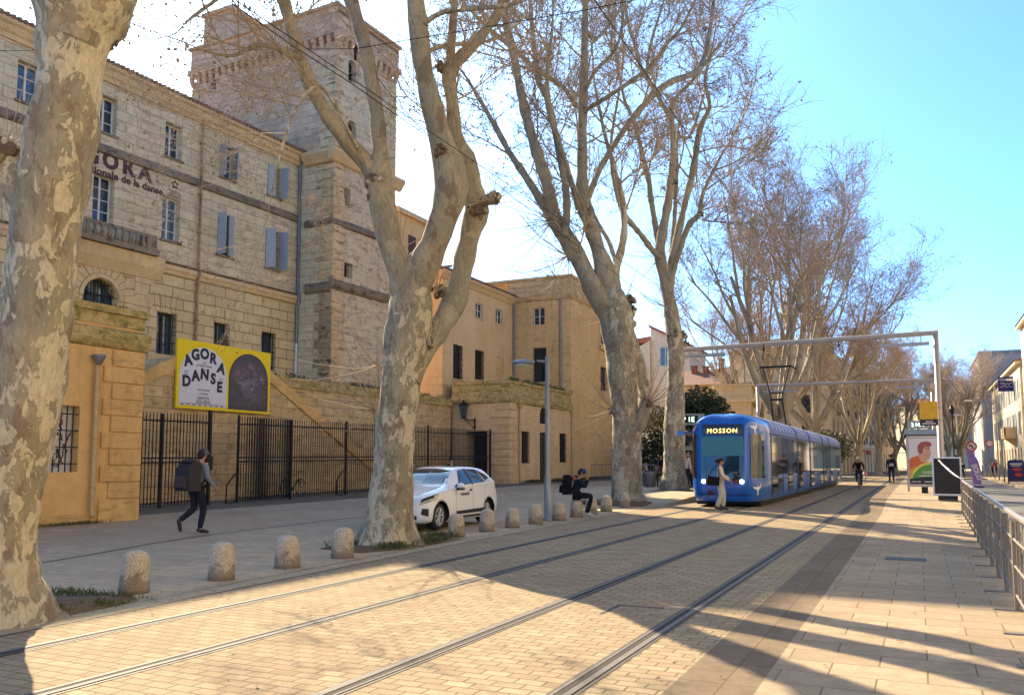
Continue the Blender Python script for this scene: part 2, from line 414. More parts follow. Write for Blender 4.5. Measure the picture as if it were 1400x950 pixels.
# polyline edges (x as a function of y) measured on the ground
def lerp_tab(tab, y):
    if y <= tab[0][0]: return tab[0][1]
    for (a, xa), (b, xb) in zip(tab, tab[1:]):
        if y <= b: return xa+(xb-xa)*(y-a)/(b-a)
    return tab[-1][1]
KERB = [(-10, -7.35), (5, -7.45), (15, -8.0), (30, -8.25), (34, -7.75), (70, -7.75), (85, -7.4)]
DRAIN = [(0, -11.3), (8.6, -12.05), (13, -13.6), (20, -14.3), (52, -15.4), (90, -15.4)]
kx = lambda y: lerp_tab(KERB, y)
dx = lambda y: lerp_tab(DRAIN, y)
def ribbon(mb, fa, fb, ys, zf, mi=0):
    vs = []
    for y in ys: vs += [(fa(y), y, zf(fa(y), y)), (fb(y), y, zf(fb(y), y))]
    mb.add(vs, [(2*i, 2*i+1, 2*i+3, 2*i+2) for i in range(len(ys)-1)], mi, True)
Yn = [-10, -5, 0] + rng(2, 90, 2)
LP_Y0, LP_Y1, PH = 29.5, 33.5, 0.27       # left tram platform ramp
def plz(x, y): return PH*min(1, max(0, (y-LP_Y0)/(LP_Y1-LP_Y0)))
def prz(x, y): return 0.24*min(1, max(0, (y-28)/(33-28)))
XB0, XB1 = -1.62, -1.06
m = MB(); ribbon(m, kx, lambda y: XB0, Yn, lambda x, y: 0.0); structure('tram_road', m, M['setts'])
m = MB(); ribbon(m, lambda y: -12.0, lambda y: 12.0, [90, 110, 140, 180, 260], lambda x, y: 0.0); structure('far_road', m, M['setts'])
m = MB(); ribbon(m, lambda y: XB0, lambda y: XB1, Yn, lambda x, y: .0 + prz(x, y)); m.quad((XB0,28,0),(XB0,90,0),(XB0,90,.24),(XB0,28,.0)); structure('platform_edge', m, M['band'])
m = MB(); ribbon(m, lambda y: XB1, lambda y: 1.45, Yn, lambda x, y: .0 + prz(x, y)); m.quad((1.45,-10,-.1),(1.45,90,-.1),(1.45,90,.24),(1.45,-10,0)); structure('platform', m, M['slab'])
m = MB(); m.box(1.45, 1.65, -10, 100, -.14, .02); structure('kerb', m, M['kerb'])
m = MB(); m.quad((1.65,-10,-.10),(5.6,-10,-.10),(5.6,200,-.10),(1.65,200,-.10)); structure('side_road', m, M['asphalt'])
m = MB(); m.box(5.6, 9.3, -60, 200, -.14, .05); structure('right_pavement', m, M['pave'])
m = MB(); ribbon(m, lambda y: kx(y)-.32, kx, [y for y in Yn if y <= 30], lambda x, y: 0.002); structure('kerb_strip', m, M['kerb'])
m = MB(); ribbon(m, lambda y: kx(y)-.005, lambda y: kx(y)+.028, [y for y in Yn if y <= 30], lambda x, y: 0.004); ribbon(m, lambda y: kx(y)-.335, lambda y: kx(y)-.315, [y for y in Yn if y <= 30], lambda x, y: 0.006); structure('kerb_joint', m, M['bitumen'])
m = MB(); ribbon(m, lambda y: dx(y)+.02, lambda y: kx(y)-.32, [y for y in Yn if y <= 30], lambda x, y: 0.0); structure('bollard_pavement', m, M['pave'])
m = MB(); ribbon(m, lambda y: dx(y)-.09, lambda y: dx(y)+.02, Yn, lambda x, y: gz(x, y)-.0); structure('drain_slot', m, M['drain'])
m = MB(); fr_ = [0, .12, .25, .4, .55, .7, .85, 1]
grid_sheet(m, fr_, Yn, lambda x, y: 0.0); m.v = [(-19.6+(dx(y)-.09+19.6)*f, y, gz(-19.6+(dx(y)-.09+19.6)*f, y)) for f, y, z in m.v]; structure('pavement', m, M['pave'])
m = MB(); grid_sheet(m, rng(-30, -19.6, 2), [-10] + rng(0, 72, 3), lambda x, y: gz(x, y)); structure('courtyard', m, M['cobble'])
m = MB(); ribbon(m, lambda y: -30, lambda y: dx(y)-.2, [72, 80, 90, 120], lambda x, y: .28); structure('far_pavement', m, M['pave'])
# left tram platform with its ramp and stone edge
m = MB(); ys = [29.5, 33.5, 40, 50, 60, 72]
ribbon(m, lambda y: dx(y)+.02, lambda y: kx(y)-.42, ys, plz); structure('left_platform', m, M['pave'])
m = MB(); ribbon(m, lambda y: kx(y)-.42, kx, ys, plz)
vs = []
for y in ys: vs += [(kx(y), y, 0.0), (kx(y), y, plz(0, y))]
m.add(vs, [(2*i, 2*i+2, 2*i+3, 2*i+1) for i in range(len(ys)-1)]); m.quad((kx(29.5)-.42,29.5,0),(kx(29.5),29.5,0),(kx(29.5),29.6,0.01),(kx(29.5)-.42,29.6,.01))
structure('left_platform_edge', m, M['kerb'])
# rails: bitumen joint, steel head, groove, guard lip
for x in (-6.78, -5.35, -3.64, -2.20):
    sgn = 1 if x in (-6.78, -3.64) else -1
    m = MB()
    def strip(a, b, z, mi):
        a, b = x+sgn*a, x+sgn*b
        if b < a: a, b = b, a
        ys_ = [-10, 40, 76]
        vs = []
        for y in ys_: vs += [(a, y, z), (b, y, z)]
        # the curve away at the far end
        for i in range(1, 14):
            y = 76+i*5; o = (i*5)**2*.0016; vs += [(a+o, y, z), (b+o, y, z)]
        m.add(vs, [(2*i, 2*i+1, 2*i+3, 2*i+2) for i in range(len(vs)//2-1)], mi)
    strip(-.085, .115, .004, 2); strip(-.05, .0, .010, 0); strip(.0, .060, .006, 1); strip(.060, .082, .009, 0)
    structure('tram_rail', m, [M['steel'], M['groove'], M['bitumen']])
# small covers let into the paving
m = MB(); m.box(-.55, .05, 15.0, 15.4, 0, .006); structure('drain_cover', m, M['drain'])
m = MB()
for a in ((-3.02, -2.5, 9.02, 9.05), (-3.02, -2.98, 8.45, 9.05)): m.box(*a, 0, .004)
structure('hatch_frame', m, M['drain'])
# tree pits
def pit(name, poly, h=0.0):
    m = MB(); n = len(poly); c = (sum(p[0] for p in poly)/n, sum(p[1] for p in poly)/n)
    rr = random.Random(len(poly)*7+int(c[1]))
    vs = [(c[0], c[1], .07)] + [(c[0]+(p[0]-c[0])*.6, c[1]+(p[1]-c[1])*.6, .05+rr.uniform(-.015, .02)) for p in poly] + [(p[0], p[1], .008) for p in poly]
    vs += [(p[0], p[1], -.15-h) for p in poly]
    fs = [(1+n+i, 1+2*n+i, 1+2*n+(i+1) % n, 1+n+(i+1) % n) for i in range(n)] + [(0, 1+i, 1+(i+1) % n) for i in range(n)] + [(1+i, 1+n+i, 1+n+(i+1) % n, 1+(i+1) % n) for i in range(n)]
    vs = [(a, b, c_+h) for a, b, c_ in vs]; m.add(vs, fs, 0, True); structure(name, m, M['earth'])
pit('tree_pit', [(-9.0,3.2),(-7.7,3.2),(-7.72,4.5),(-7.82,5.8),(-7.95,7.0),(-8.35,7.25),(-8.9,7.1),(-9.2,6.2),(-9.3,4.6)])
pit('tree_pit', [(-9.75,12.5),(-8.65,12.2),(-8.3,13.0),(-8.28,14.2),(-8.30,15.2),(-8.7,15.3),(-9.5,15.0),(-10.0,14.0)])
pit('tree_pit', [(-11.5,29.6),(-10.0,28.9),(-8.75,28.9),(-8.8,30.4),(-9.4,32.0),(-11.2,32.2),(-11.8,31)], .075)
pit('tree_pit', [(-10.9,37),(-9.1,37),(-9.0,39.2),(-10.9,39.4)], PH)

# ================================================================== MASONRY HELPERS
VZ = Vector((0, 0, 1))
def facade(mb, o, u, n, u0, u1, z0, z1, ops=(), depth=.3, mi=0, mr=None):
    o, u, n = Vector(o), Vector(u), Vector(n); mr = mi if mr is None else mr
    flip = u.cross(VZ).dot(n) < 0
    def P(a, z, d=0): return o+u*a+VZ*z-n*d
    def Q(a, b, c, d, k): mb.quad(*((a, b, c, d) if not flip else (d, c, b, a)), k)
    us = sorted(set([u0, u1]+[x for op in ops for x in op[:2]])); zs = sorted(set([z0, z1]+[x for op in ops for x in op[2:4]]))
    for i in range(len(us)-1):
        for j in range(len(zs)-1):
            cu, cz = (us[i]+us[i+1])/2, (zs[j]+zs[j+1])/2
            if any(op[0] < cu < op[1] and op[2] < cz < op[3] for op in ops): continue
            Q(P(us[i], zs[j]), P(us[i+1], zs[j]), P(us[i+1], zs[j+1]), P(us[i], zs[j+1]), mi)
    for op in ops:
        a, b, c, d = op[:4]; dd = op[5] if len(op) > 5 else depth
        arch = len(op) > 4 and op[4] == 'arch'
        top = d-(b-a)/2 if arch else d
        Q(P(a, c, dd), P(a, c), P(a, top), P(a, top, dd), mr) if False else None
        # reveals (facing into the opening)
        Q(P(a, c), P(a, c, dd), P(a, top, dd), P(a, top), mr)
        Q(P(b, c, dd), P(b, c), P(b, top), P(b, top, dd), mr)
        Q(P(a, c, dd), P(a, c), P(b, c), P(b, c, dd), mr)
        if arch:
            r = (b-a)/2; cx = (a+b)/2; N = 12
            pts = [(cx-r*math.cos(PI*k/N), top+r*math.sin(PI*k/N)) for k in range(N+1)]
            for k in range(N):
                (p, q), (p2, q2) = pts[k], pts[k+1]
                Q(P(p, q), P(p2, q2), P(p2, d), P(p, d), mi)
                Q(P(p, q, dd), P(p2, q2, dd), P(p2, q2), P(p, q), mr)
        else: Q(P(a, d), P(b, d), P(b, d, dd), P(a, d, dd), mr)

def basis(o, u, n):
    u, n = Vector(u), Vector(n)
    return Matrix(((u.x, n.x, 0, o[0]), (u.y, n.y, 0, o[1]), (u.z, n.z, 1, o[2]), (0, 0, 0, 1)))

def window(parent, o, u, n, op, depth=.3, frame='white_paint', pane='glass', cols=2, rows=3, shutters=None, grille=None, sill=True, name='window', fw=.055):
    """frame = the part, pane / shutter / grille / sill = its sub-parts"""
    a, b, c, d = op[:4]; arch = len(op) > 4 and op[4] == 'arch'
    B = basis(o, u, n)
    m = MB(); m.M = B; y1, y0 = -depth+.06, -depth
    m.box(a, a+fw, y0, y1, c, d); m.box(b-fw, b, y0, y1, c, d); m.box(a+fw, b-fw, y0, y1, c, c+fw); m.box(a+fw, b-fw, y0, y1, d-fw, d)
    for i in range(1, cols):
        x = a+(b-a)*i/cols; m.box(x-fw*.7, x+fw*.7, y0+.002, y1+.01, c+fw, d-fw)
    for i in range(cols):
        xa, xb = a+(b-a)*i/cols+fw*.7, a+(b-a)*(i+1)/cols-fw*.7
        for j in range(1, rows):
            z = c+(d-c)*j/rows; m.box(xa, xb, y0+.004, y1-.012, z-.016, z+.016)
    w = m.build(name, M[frame], parent)
    g = MB(); g.M = B; g.box(a+.01, b-.01, y0-.02, y0+.02, c+.01, d-.01); g.build('pane', M[pane], w)
    if sill:
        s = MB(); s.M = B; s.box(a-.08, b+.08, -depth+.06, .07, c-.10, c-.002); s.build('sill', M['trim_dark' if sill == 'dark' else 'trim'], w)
    if shutters:
        for side, ang in shutters:
            hw = (b-a)*.5; s = MB()
            hinge = a if side < 0 else b
            A = Matrix.Translation((hinge, .035, 0)) @ Matrix.Rotation(R(ang)*(-side), 4, 'Z')
            s.M = B @ A
            # closed leaf lies towards the opening; ang opens it outwards
            x0, x1 = (0, hw) if side < 0 else (-hw, 0)
            s.box(x0, x1, -.018, .018, c-.02, d+.02)
            for zz in (c+.12, (c+d)/2, d-.12): s.box(x0+.02, x1-.02, .018, .034, zz-.04, zz+.04)
            s.build('shutter', M['shutter'], w)
    if grille:
        gr = MB(); gr.M = B; yy = grille if isinstance(grille, float) else -.06
        nb = max(3, int((b-a)/.15))
        for i in range(1, nb):
            x = a+(b-a)*i/nb
            zt = d
            if arch: r = (b-a)/2; zt = d-r+math.sqrt(max(0, r*r-(x-(a+b)/2)**2))
            gr.box(x-.011, x+.011, yy-.011, yy+.011, c, zt)
        nz = max(2, int((d-c)/.33))
        for j in range(1, nz+1):
            z = c+(d-c)*(j-.5)/nz; xa, xb = a-.05, b+.05
            if arch and z > d-(b-a)/2:
                h = math.sqrt(max(0, ((b-a)/2)**2-(z-d+(b-a)/2)**2)); xa, xb = (a+b)/2-h, (a+b)/2+h
            gr.box(xa, xb, yy-.018, yy-.0, z-.014, z+.014)
        gr.build('grille', M['iron'], w)
    return w

QL = []
def build_quoins(name, mat_, parent):
    for q in QL: q.build(name, mat_, parent)
    QL.clear()
def quoins(mb, o, u, n, a, b, z0, z1, h=.42, t=.05, gap=.025, wide=1.0, narrow=.72, side=1):
    """rows of projecting corner stones; side=1: flush at b, -1: flush at a"""
    mb = MB(); QL.append(mb); B = basis(o, u, n); old = mb.M; mb.M = B; z = z0; k = 0
    while z < z1-.1:
        w = (b-a)*(wide if k % 2 == 0 else narrow)
        x0, x1 = (b-w, b) if side > 0 else (a, a+w)
        zz = min(z+h-gap, z1)
        mb.prism([(x0+.012, z+.01), (x1-.0, z+.01), (x1-.0, zz-.01), (x0+.012, zz-.01)], 'y', -.0, t)
        z += h; k += 1
    mb.M = old

# ================================================================== MAIN BUILDING
mainb = thing('stone_building', 'long four storey pale stone building with lettering under its upper windows and pale shutters', 'building', (-28, 30, 0), R(-2.8))
U, N_, O0 = (0, 1, 0), (1, 0, 0), (0, 0, 0)
YA, YB = -24.0, 3.62
top_ops, low_ops = [], []
cols_s = [-19.6, -16.6, -13.6, -10.62, -7.45, -4.25, -1.25, 1.72]
for s in cols_s:
    top_ops.append((s-.44, s+.44, 14.42, 15.9)); top_ops.append((s-.46, s+.46, 10.85, 12.7))
for s in (-16.6, -13.6, -10.6): low_ops.append((s-.5, s+.5, 6.0, 7.75))
low_ops += [(-4.77, -3.76, 6.0, 7.75), (-1.75, -.80, 5.9, 7.75), (1.17, 2.12, 5.9, 7.72)]
ARCH = (-8.15, -6.65, 6.3, 8.6, 'arch')
low_ops.append(ARCH)
w = MB()
facade(w, O0, U, N_, YA, YB, 9.62, 16.6, top_ops, .34, 0)
facade(w, O0, U, N_, YA, YB, 0.0, 9.62, low_ops, .4, 1)
w.quad((0, YA, 0), (0, YA, 16.6), (-14, YA, 16.6), (-14, YA, 0), 0)
w.quad((-.5, YA, 0), (-.5, YB, 0), (-.5, YB, 16.6), (-.5, YA, 16.6), 0)
w.build('wall', [M['facade_top'], M['facade_low']], mainb)
for i, s in enumerate(cols_s):
    sh1 = sh2 = None
    if i == 6: sh1 = [(-1, 100), (1, 62)]; sh2 = [(-1, 85), (1, 20)]
    if i == 7: sh1 = [(-1, 8), (1, 95)]; sh2 = [(-1, 55), (1, 100)]
    window(mainb, O0, U, N_, top_ops[2*i], .34, pane='pane_blue' if i % 3 == 0 else 'glass', shutters=sh1, sill='dark')
    window(mainb, O0, U, N_, top_ops[2*i+1], .34, rows=4, shutters=sh2, sill='dark', pane='pane_blue' if i % 2 else 'glass')
for op in low_ops[:-1]: window(mainb, O0, U, N_, op, .4, 'shutter_dark', 'pane_blue', 2, 4, grille=True, sill=False)
window(mainb, O0, U, N_, ARCH, .4, 'shutter_dark', 'pane_blue', 4, 4, grille=-.2, sill=False)
# cornice, ledges, balcony, arch stones
m = MB(); prof = [(0, 16.45), (.10, 16.45), (.14, 16.6), (.22, 16.66), (.30, 16.85), (.42, 16.92), (.42, 17.08), (.0, 17.08)]
m.prism(prof, 'y', YA, YB) ; m.build('cornice', M['trim'], mainb)
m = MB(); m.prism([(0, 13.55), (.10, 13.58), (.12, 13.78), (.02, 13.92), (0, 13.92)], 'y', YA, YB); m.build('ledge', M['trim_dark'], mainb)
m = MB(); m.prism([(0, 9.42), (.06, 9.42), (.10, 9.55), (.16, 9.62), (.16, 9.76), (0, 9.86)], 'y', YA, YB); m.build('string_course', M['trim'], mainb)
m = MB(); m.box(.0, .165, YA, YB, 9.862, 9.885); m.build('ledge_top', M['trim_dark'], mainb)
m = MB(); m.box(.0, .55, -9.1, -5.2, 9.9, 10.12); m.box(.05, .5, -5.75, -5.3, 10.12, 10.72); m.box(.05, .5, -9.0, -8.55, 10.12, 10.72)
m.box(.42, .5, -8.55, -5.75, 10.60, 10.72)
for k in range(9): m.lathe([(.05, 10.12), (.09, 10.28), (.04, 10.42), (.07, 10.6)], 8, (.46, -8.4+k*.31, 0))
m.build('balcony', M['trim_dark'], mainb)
m = MB(); m.prism([(0, 9.0), (.08, 9.0), (.30, 9.42), (.38, 9.88), (0, 9.88)], 'y', -9.6, -4.75); m.build('balcony_cornice', M['trim'], mainb)
m = MB(); cxa, zs_, r0 = -7.4, 7.85, .78
for k in range(13):
    a0, a1 = PI*k/13+.012, PI*(k+1)/13-.012
    r1 = 1.42 if k % 2 else 1.62
    p = [(cxa-r0*1.24*math.cos(a0), zs_+r0*1.24*math.sin(a0)), (cxa-r1*math.cos(a0), zs_+r1*math.sin(a0)*.94), (cxa-r1*math.cos(a1), zs_+r1*math.sin(a1)*.94), (cxa-r0*1.24*math.cos(a1), zs_+r0*1.24*math.sin(a1))]
    m.prism(p, 'x', 0, .055)
for k in range(14):
    a0, a1 = PI*k/14, PI*(k+1)/14
    p = [(cxa-r0*math.cos(a0), zs_+r0*math.sin(a0)), (cxa-r0*1.2*math.cos(a0), zs_+r0*1.2*math.sin(a0)), (cxa-r0*1.2*math.cos(a1), zs_+r0*1.2*math.sin(a1)), (cxa-r0*math.cos(a1), zs_+r0*math.sin(a1))]
    m.prism(p, 'x', 0, .09)
for sd in (-1, 1):
    for j in range(9): 
        z = 5.0+j*.47; wdt = .62 if j % 2 else .85
        y0 = cxa+sd*(1.0 if z < 7.6 else 1.5); m.box(0, .05, y0, y0+sd*wdt, z+.015, z+.455)
m.build('arch_stones', M['trim'], mainb)
# flat-arch lintel stones over the lower windows
for op in low_ops[:-1]:
    cy_ = (op[0]+op[1])/2; m = MB()
    for k in range(-2, 3):
        b0, b1 = cy_+k*.24-.11, cy_+k*.24+.11
        m.prism([(b0, 7.79), (b1, 7.79), (b1+k*.07+.01, 8.55), (b0+k*.07-.01, 8.55)], 'x', 0, .03)
    m.build('lintel', M['facade_low'], mainb)
m = MB(); m.quad((.42, YA, 17.085), (.42, YB, 17.085), (-7, YB, 18.9), (-7, YA, 18.9)); m.quad((-7, YA, 18.9), (-7, YB, 18.9), (-14, YB, 17.0), (-14, YA, 17.0))
y = YA
while y < YB-.2:
    m.tube([(.50, y+.11, 17.10), (-1.5, y+.11, 17.59)], .085, 6); y += .22
m.build('roof', M['tiles'], mainb)
m = MB(); m.tube([(.12, -2.82, 16.6), (.12, -2.82, 9.9), (.22, -2.82, 9.7), (.1, -2.82, 9.4), (.09, -2.82, 4.5)], .055, 8)
for z in (15.5, 13.2, 11.5, 9.2, 7.6): m.box(.0, .19, -2.90, -2.74, z, z+.05)
m.build('rusty_downpipe', M['rust'], mainb)
m = MB(); m.tube([(.12, 3.40, 16.7), (.12, 3.40, 10.0), (.24, 3.40, 9.75), (.24, 3.4, 9.5), (.12, 3.40, 9.3), (.12, 3.40, 7.4)], .07, 8); m.build('zinc_downpipe', M['zinc'], mainb)
m = MB(); m.tube([(.12, 3.40, 7.4), (.12, 3.40, 5.3)], .075, 8); m.build('pale_downpipe', M['white_paint'], mainb)
# lettering painted on the wall
TB = lambda y, z, x=.012: Matrix(((0, 0, 1, x), (1, 0, 0, y), (0, 1, 0, z), (0, 0, 0, 1)))
parts = []
for ch, y in zip('AGORA', (-9.02, -8.05, -7.22, -6.42, -5.62)):
    parts.append(text('lettering', ch, .86, M['brown_paint'], None, TB(y, 13.06), .006, bold=.045))
parts.append(text('lettering', 'internationale de la danse', .43, M['brown_paint'], None, TB(-4.72, 12.66), .006, 'RIGHT', .012, 1.03))
mesh_join('lettering', parts, mainb)
m = MB(); cs, cz_ = -4.12, 13.30
outer = [(cs+(.21 if k % 2 == 0 else .125)*math.sin(PI*k/5), cz_+(.21 if k % 2 == 0 else .125)*math.cos(PI*k/5)) for k in range(10)]
inner = [(cs+(y_-cs)*.5, cz_+(z_-cz_)*.5) for y_, z_ in outer]
for k in range(10): m.prism([outer[k], outer[(k+1) % 10], inner[(k+1) % 10], inner[k]], 'x', .004, .014)
for j, (a, b) in enumerate(((-.36, .2), (-.2, .34), (-.3, .36), (-.26, .3))): m.box(.004, .012, cs+a, cs+b, 12.99-j*.075, 13.02-j*.075)
m.build('star_emblem', M['brown_paint'], mainb)

# ================================================================== TOWER
tow = thing('stone_tower', 'tall square reddish stone tower with corbelled parapet rising behind the long building', 'tower', (-27.83, 33.5, 0), R(-2.8))
TX0, TX1, TY1 = -8.0, 2.2, 5.1
UX, NS = (1, 0, 0), (0, -1, 0)
w = MB()
facade(w, (0, 0, 0), UX, NS, TX0, TX1, 16.6, 22.6, [(-6.62, -6.2, 21.9, 22.5, 'arch', .3)], .3, 0)
facade(w, (0, 0, 0), UX, NS, 0.0, TX1, 0, 16.6, [], .3, 2)
so = [(1.0, 1.62, 20.95, 22.15, 'arch', .3), (1.05, 1.7, 17.5, 18.95, 'arch', .3), (.85, 1.35, 14.4, 15.3), (.95, 1.6, 10.75, 11.5), (3.2, 3.8, 14.4, 15.3)]
facade(w, (TX1, 0, 0), (0, 1, 0), (1, 0, 0), 0, TY1, 0, 22.6, so, .4, 1)
facade(w, (TX0, 0, 0), (0, 1, 0), (-1, 0, 0), 0, TY1, 12, 22.6, [], .3, 0)
facade(w, (0, TY1, 0), UX, (0, 1, 0), TX0, TX1, 0, 22.6, [], .3, 0)
w.quad((TX1-.4, 0.4, 10), (TX1-.4, TY1, 10), (TX1-.4, TY1, 22.6), (TX1-.4, .4, 22.6), 3)
w.quad((-7, .3, 21), (-6, .3, 21), (-6, .3, 22.6), (-7, .3, 22.6), 3)
w.build('wall', [M['tower'], M['tower_side'], M['facade_top'], M['dark']], tow)
m = MB(); p = .22
m.box(TX0-p, TX1+p, -p, TY1+p, 22.95, 23.25); m.box(TX0-p+.12, TX1+p-.12, -p+.12, TY1+p-.12, 23.25, 24.4); m.box(TX0-p, TX1+p, -p, TY1+p, 24.4, 24.55)
m.build('parapet', M['tower'], tow)
m = MB()
for k in range(22):
    x = TX0-.1+(TX1-TX0+.1)*k/21.0
    m.prism([(0, 22.3), (-.10, 22.5), (-.19, 22.78), (-.19, 22.948), (0, 22.948)], 'x', x, x+.24)
for k in range(11):
    y = .05+(TY1-.3)*k/10.0
    m.prism([(TX1, 22.3), (TX1+.10, 22.5), (TX1+.19, 22.78), (TX1+.19, 22.948), (TX1, 22.948)], 'y', y, y+.24)
m.build('corbels', M['tower'], tow)
m = MB(); m.box(-7.5, -5.4, .2, 3.2, 24.55, 26.35); m.box(-7.62, -5.28, .08, 3.32, 26.35, 26.55); m.build('turret', M['tower'], tow)
m = MB()
m.prism([(TX1+.003, 16.35), (TX1+.15, 16.4), (TX1+.42, 16.8), (TX1+.42, 16.95), (TX1+.003, 17.1)], 'y', -.42, TY1+.42)
m.prism([(-.003, 16.35), (-.15, 16.4), (-.42, 16.8), (-.42, 16.95), (-.003, 17.1)], 'x', .42, TX1+.003); m.build('cornice', M['trim'], tow)
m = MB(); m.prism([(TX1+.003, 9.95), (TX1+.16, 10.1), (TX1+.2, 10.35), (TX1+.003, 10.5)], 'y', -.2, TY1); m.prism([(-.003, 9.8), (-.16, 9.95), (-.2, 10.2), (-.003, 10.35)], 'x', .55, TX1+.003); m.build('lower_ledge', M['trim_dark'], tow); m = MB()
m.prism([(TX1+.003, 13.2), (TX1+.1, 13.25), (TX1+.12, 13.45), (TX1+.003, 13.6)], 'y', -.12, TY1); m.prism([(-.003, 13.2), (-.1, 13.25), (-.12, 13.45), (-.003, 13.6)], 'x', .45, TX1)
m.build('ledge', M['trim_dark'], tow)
m = MB(); quoins(m, (0, 0, 0), UX, NS, 1.15, TX1+.05, 10.5, 16.3, .46, .05); quoins(m, (TX1, 0, 0), (0, 1, 0), (1, 0, 0), 0, .85, 10.6, 16.3, .46, .05, side=-1)
quoins(m, (TX1, 0, 0), (0, 1, 0), (1, 0, 0), 0, .85, 5.2, 9.9, .46, .05, side=-1)
quoins(m, (0, 0, 0), UX, NS, 1.35, TX1+.05, 17.2, 22.2, .46, .05); quoins(m, (TX1, 0, 0), (0, 1, 0), (1, 0, 0), 0, .6, 17.2, 22.2, .46, .05, side=-1)
quoins(m, (TX1, 0, 0), (0, 1, 0), (1, 0, 0), TY1-.7, TY1, 5.2, 22.2, .46, .05); quoins(m, (0, 0, 0), UX, NS, TX0-.03, TX0+.8, 17.4, 22.2, .46, .05, side=-1)
build_quoins('quoin_column', M['quoin'], tow)
m = MB(); quoins(m, (0, 0, 0), UX, NS, 1.15, TX1+.05, 5.2, 9.8, .46, .05); build_quoins('blackened_quoin_column', M['quoin_dark'], tow)
m = MB(); m.box(TX0-.1, TX1+.1, 0.0, TY1+.1, 24.1, 24.3); m.build('roof_deck', M['tiles'], tow)

# ================================================================== STAIRCASE AND TERRACE
st = thing('stone_staircase', 'worn stone double staircase with sloping parapets behind the iron railing', 'staircase', (-23.3, 24, 0))
m = MB(); m.prism([(-7.9, 0), (-7.9, 2.45), (-2.3, 5.18), (2.35, 5.18), (9.3, 1.62), (10.6, 1.2), (10.6, 0)], 'x', -4.2, 0); m.build('wall', M['stair'], st)
m = MB()
for (a, b), (c, d) in (((-7.9, 2.45), (-2.3, 5.18)), ((2.35, 5.18), (10.6, 1.08))):
    m.prism([(a, b-.42), (c, d-.42), (c, d+.04), (a, b+.04)], 'x', -.35, .07)
m.box(-.35, .07, -2.3, 2.35, 4.80, 5.22); m.build('coping', M['lodge_quoin'], st)
te = thing('terrace_wall', 'mossy retaining wall of the terrace at the foot of the tower', 'wall', (-25.2, 28, 0))
m = MB(); m.box(-2.4, 0, -.6, 16.6, 0, 4.85); m.build('wall', M['stair'], te)
m = MB(); m.box(-2.4, .10, -.7, 16.6, 4.85, 5.05); m.box(-2.4, .04, -.65, 16.6, 5.052, 5.3); m.build('coping', M['moss'], te)

# ================================================================== GATEHOUSE (left)
gh = thing('gatehouse', 'low ochre gatehouse with mossy parapet and barred window beside the gate', 'building', (-18.5, 16.1, 0))
gw = (-3.25, -1.78, 1.3, 2.9)
w = MB(); facade(w, O0, U, N_, -10, 0, -.1, 5.0, [gw], .28); facade(w, O0, (1, 0, 0), (0, 1, 0), -2.6, 0, -.1, 5.0)
w.quad((0, -10, 0), (-2.6, -10, 0), (-2.6, -10, 5), (0, -10, 5)); w.quad((-2.6, -10, 0), (-2.6, 0, 0), (-2.6, 0, 5), (-2.6, -10, 5)); w.build('wall', M['lodge'], gh)
m = MB(); m.prism([(0, 4.42), (.07, 4.45), (.16, 4.62), (.16, 4.86), (.02, 4.94), (0, 4.94)], 'y', -10, .14)
m.box(-2.6, .03, -10, .03, 5.0, 5.32); m.box(-2.66, .12, -10.05, .12, 5.32, 5.5); m.build('parapet', M['moss'], gh)
m = MB(); z = 0; k = 0
for h in (.62, .42, .42, .42, .42, .42, .42, .42, .42, .42):
    a = -1.18 if k % 2 == 0 else -.92
    m.box(-.2, .055, a, .04, z+.012, z+h-.012); z += h; k += 1
m.build('quoins', M['lodge_quoin'], gh)
m = MB(); m.box(0, .07, -10, -1.3, -.05, .28); m.build('plinth', M['lodge_quoin'], gh)
ww = window(gh, O0, U, N_, gw, .28, 'white_paint', 'white_paint', 1, 1, grille=-.03, sill=False, fw=.04)
m = MB(); rr = random.Random(3)
for k in range(7):
    y0, z0 = -2.9+rr.random()*.9, 1.5+rr.random()*1.1
    pts = [(-.25+.005, y0, z0)]
    for j in range(9): pts.append((-.245, pts[-1][1]+rr.uniform(-.09, .13), min(2.75, max(1.4, pts[-1][2]+rr.uniform(-.16, .16)))))
    m.tube(pts, .012 if k % 2 else .018, 5, k % 2)
m.build('graffiti', [plain('magenta_spray_paint', (.25,.03,.12), .6, 0, 0), M['dark']], ww)
m = MB(); m.tube([(.10, -1.42, 3.95), (.10, -1.42, .35), (.16, -1.42, .2)], .055, 10)
for z in (3.4, 2.1, .9): m.lathe([(.066, z), (.066, z+.06)], 10, (.1, -1.42, 0))
pp = m.build('downpipe', M['ochre_pipe'], gh)
m = MB(); m.lathe([(.06, 3.95), (.08, 4.0), (.17, 4.16), (.17, 4.2)], 10, (.13, -1.42, 0)); m.build('hopper', M['zinc'], pp)

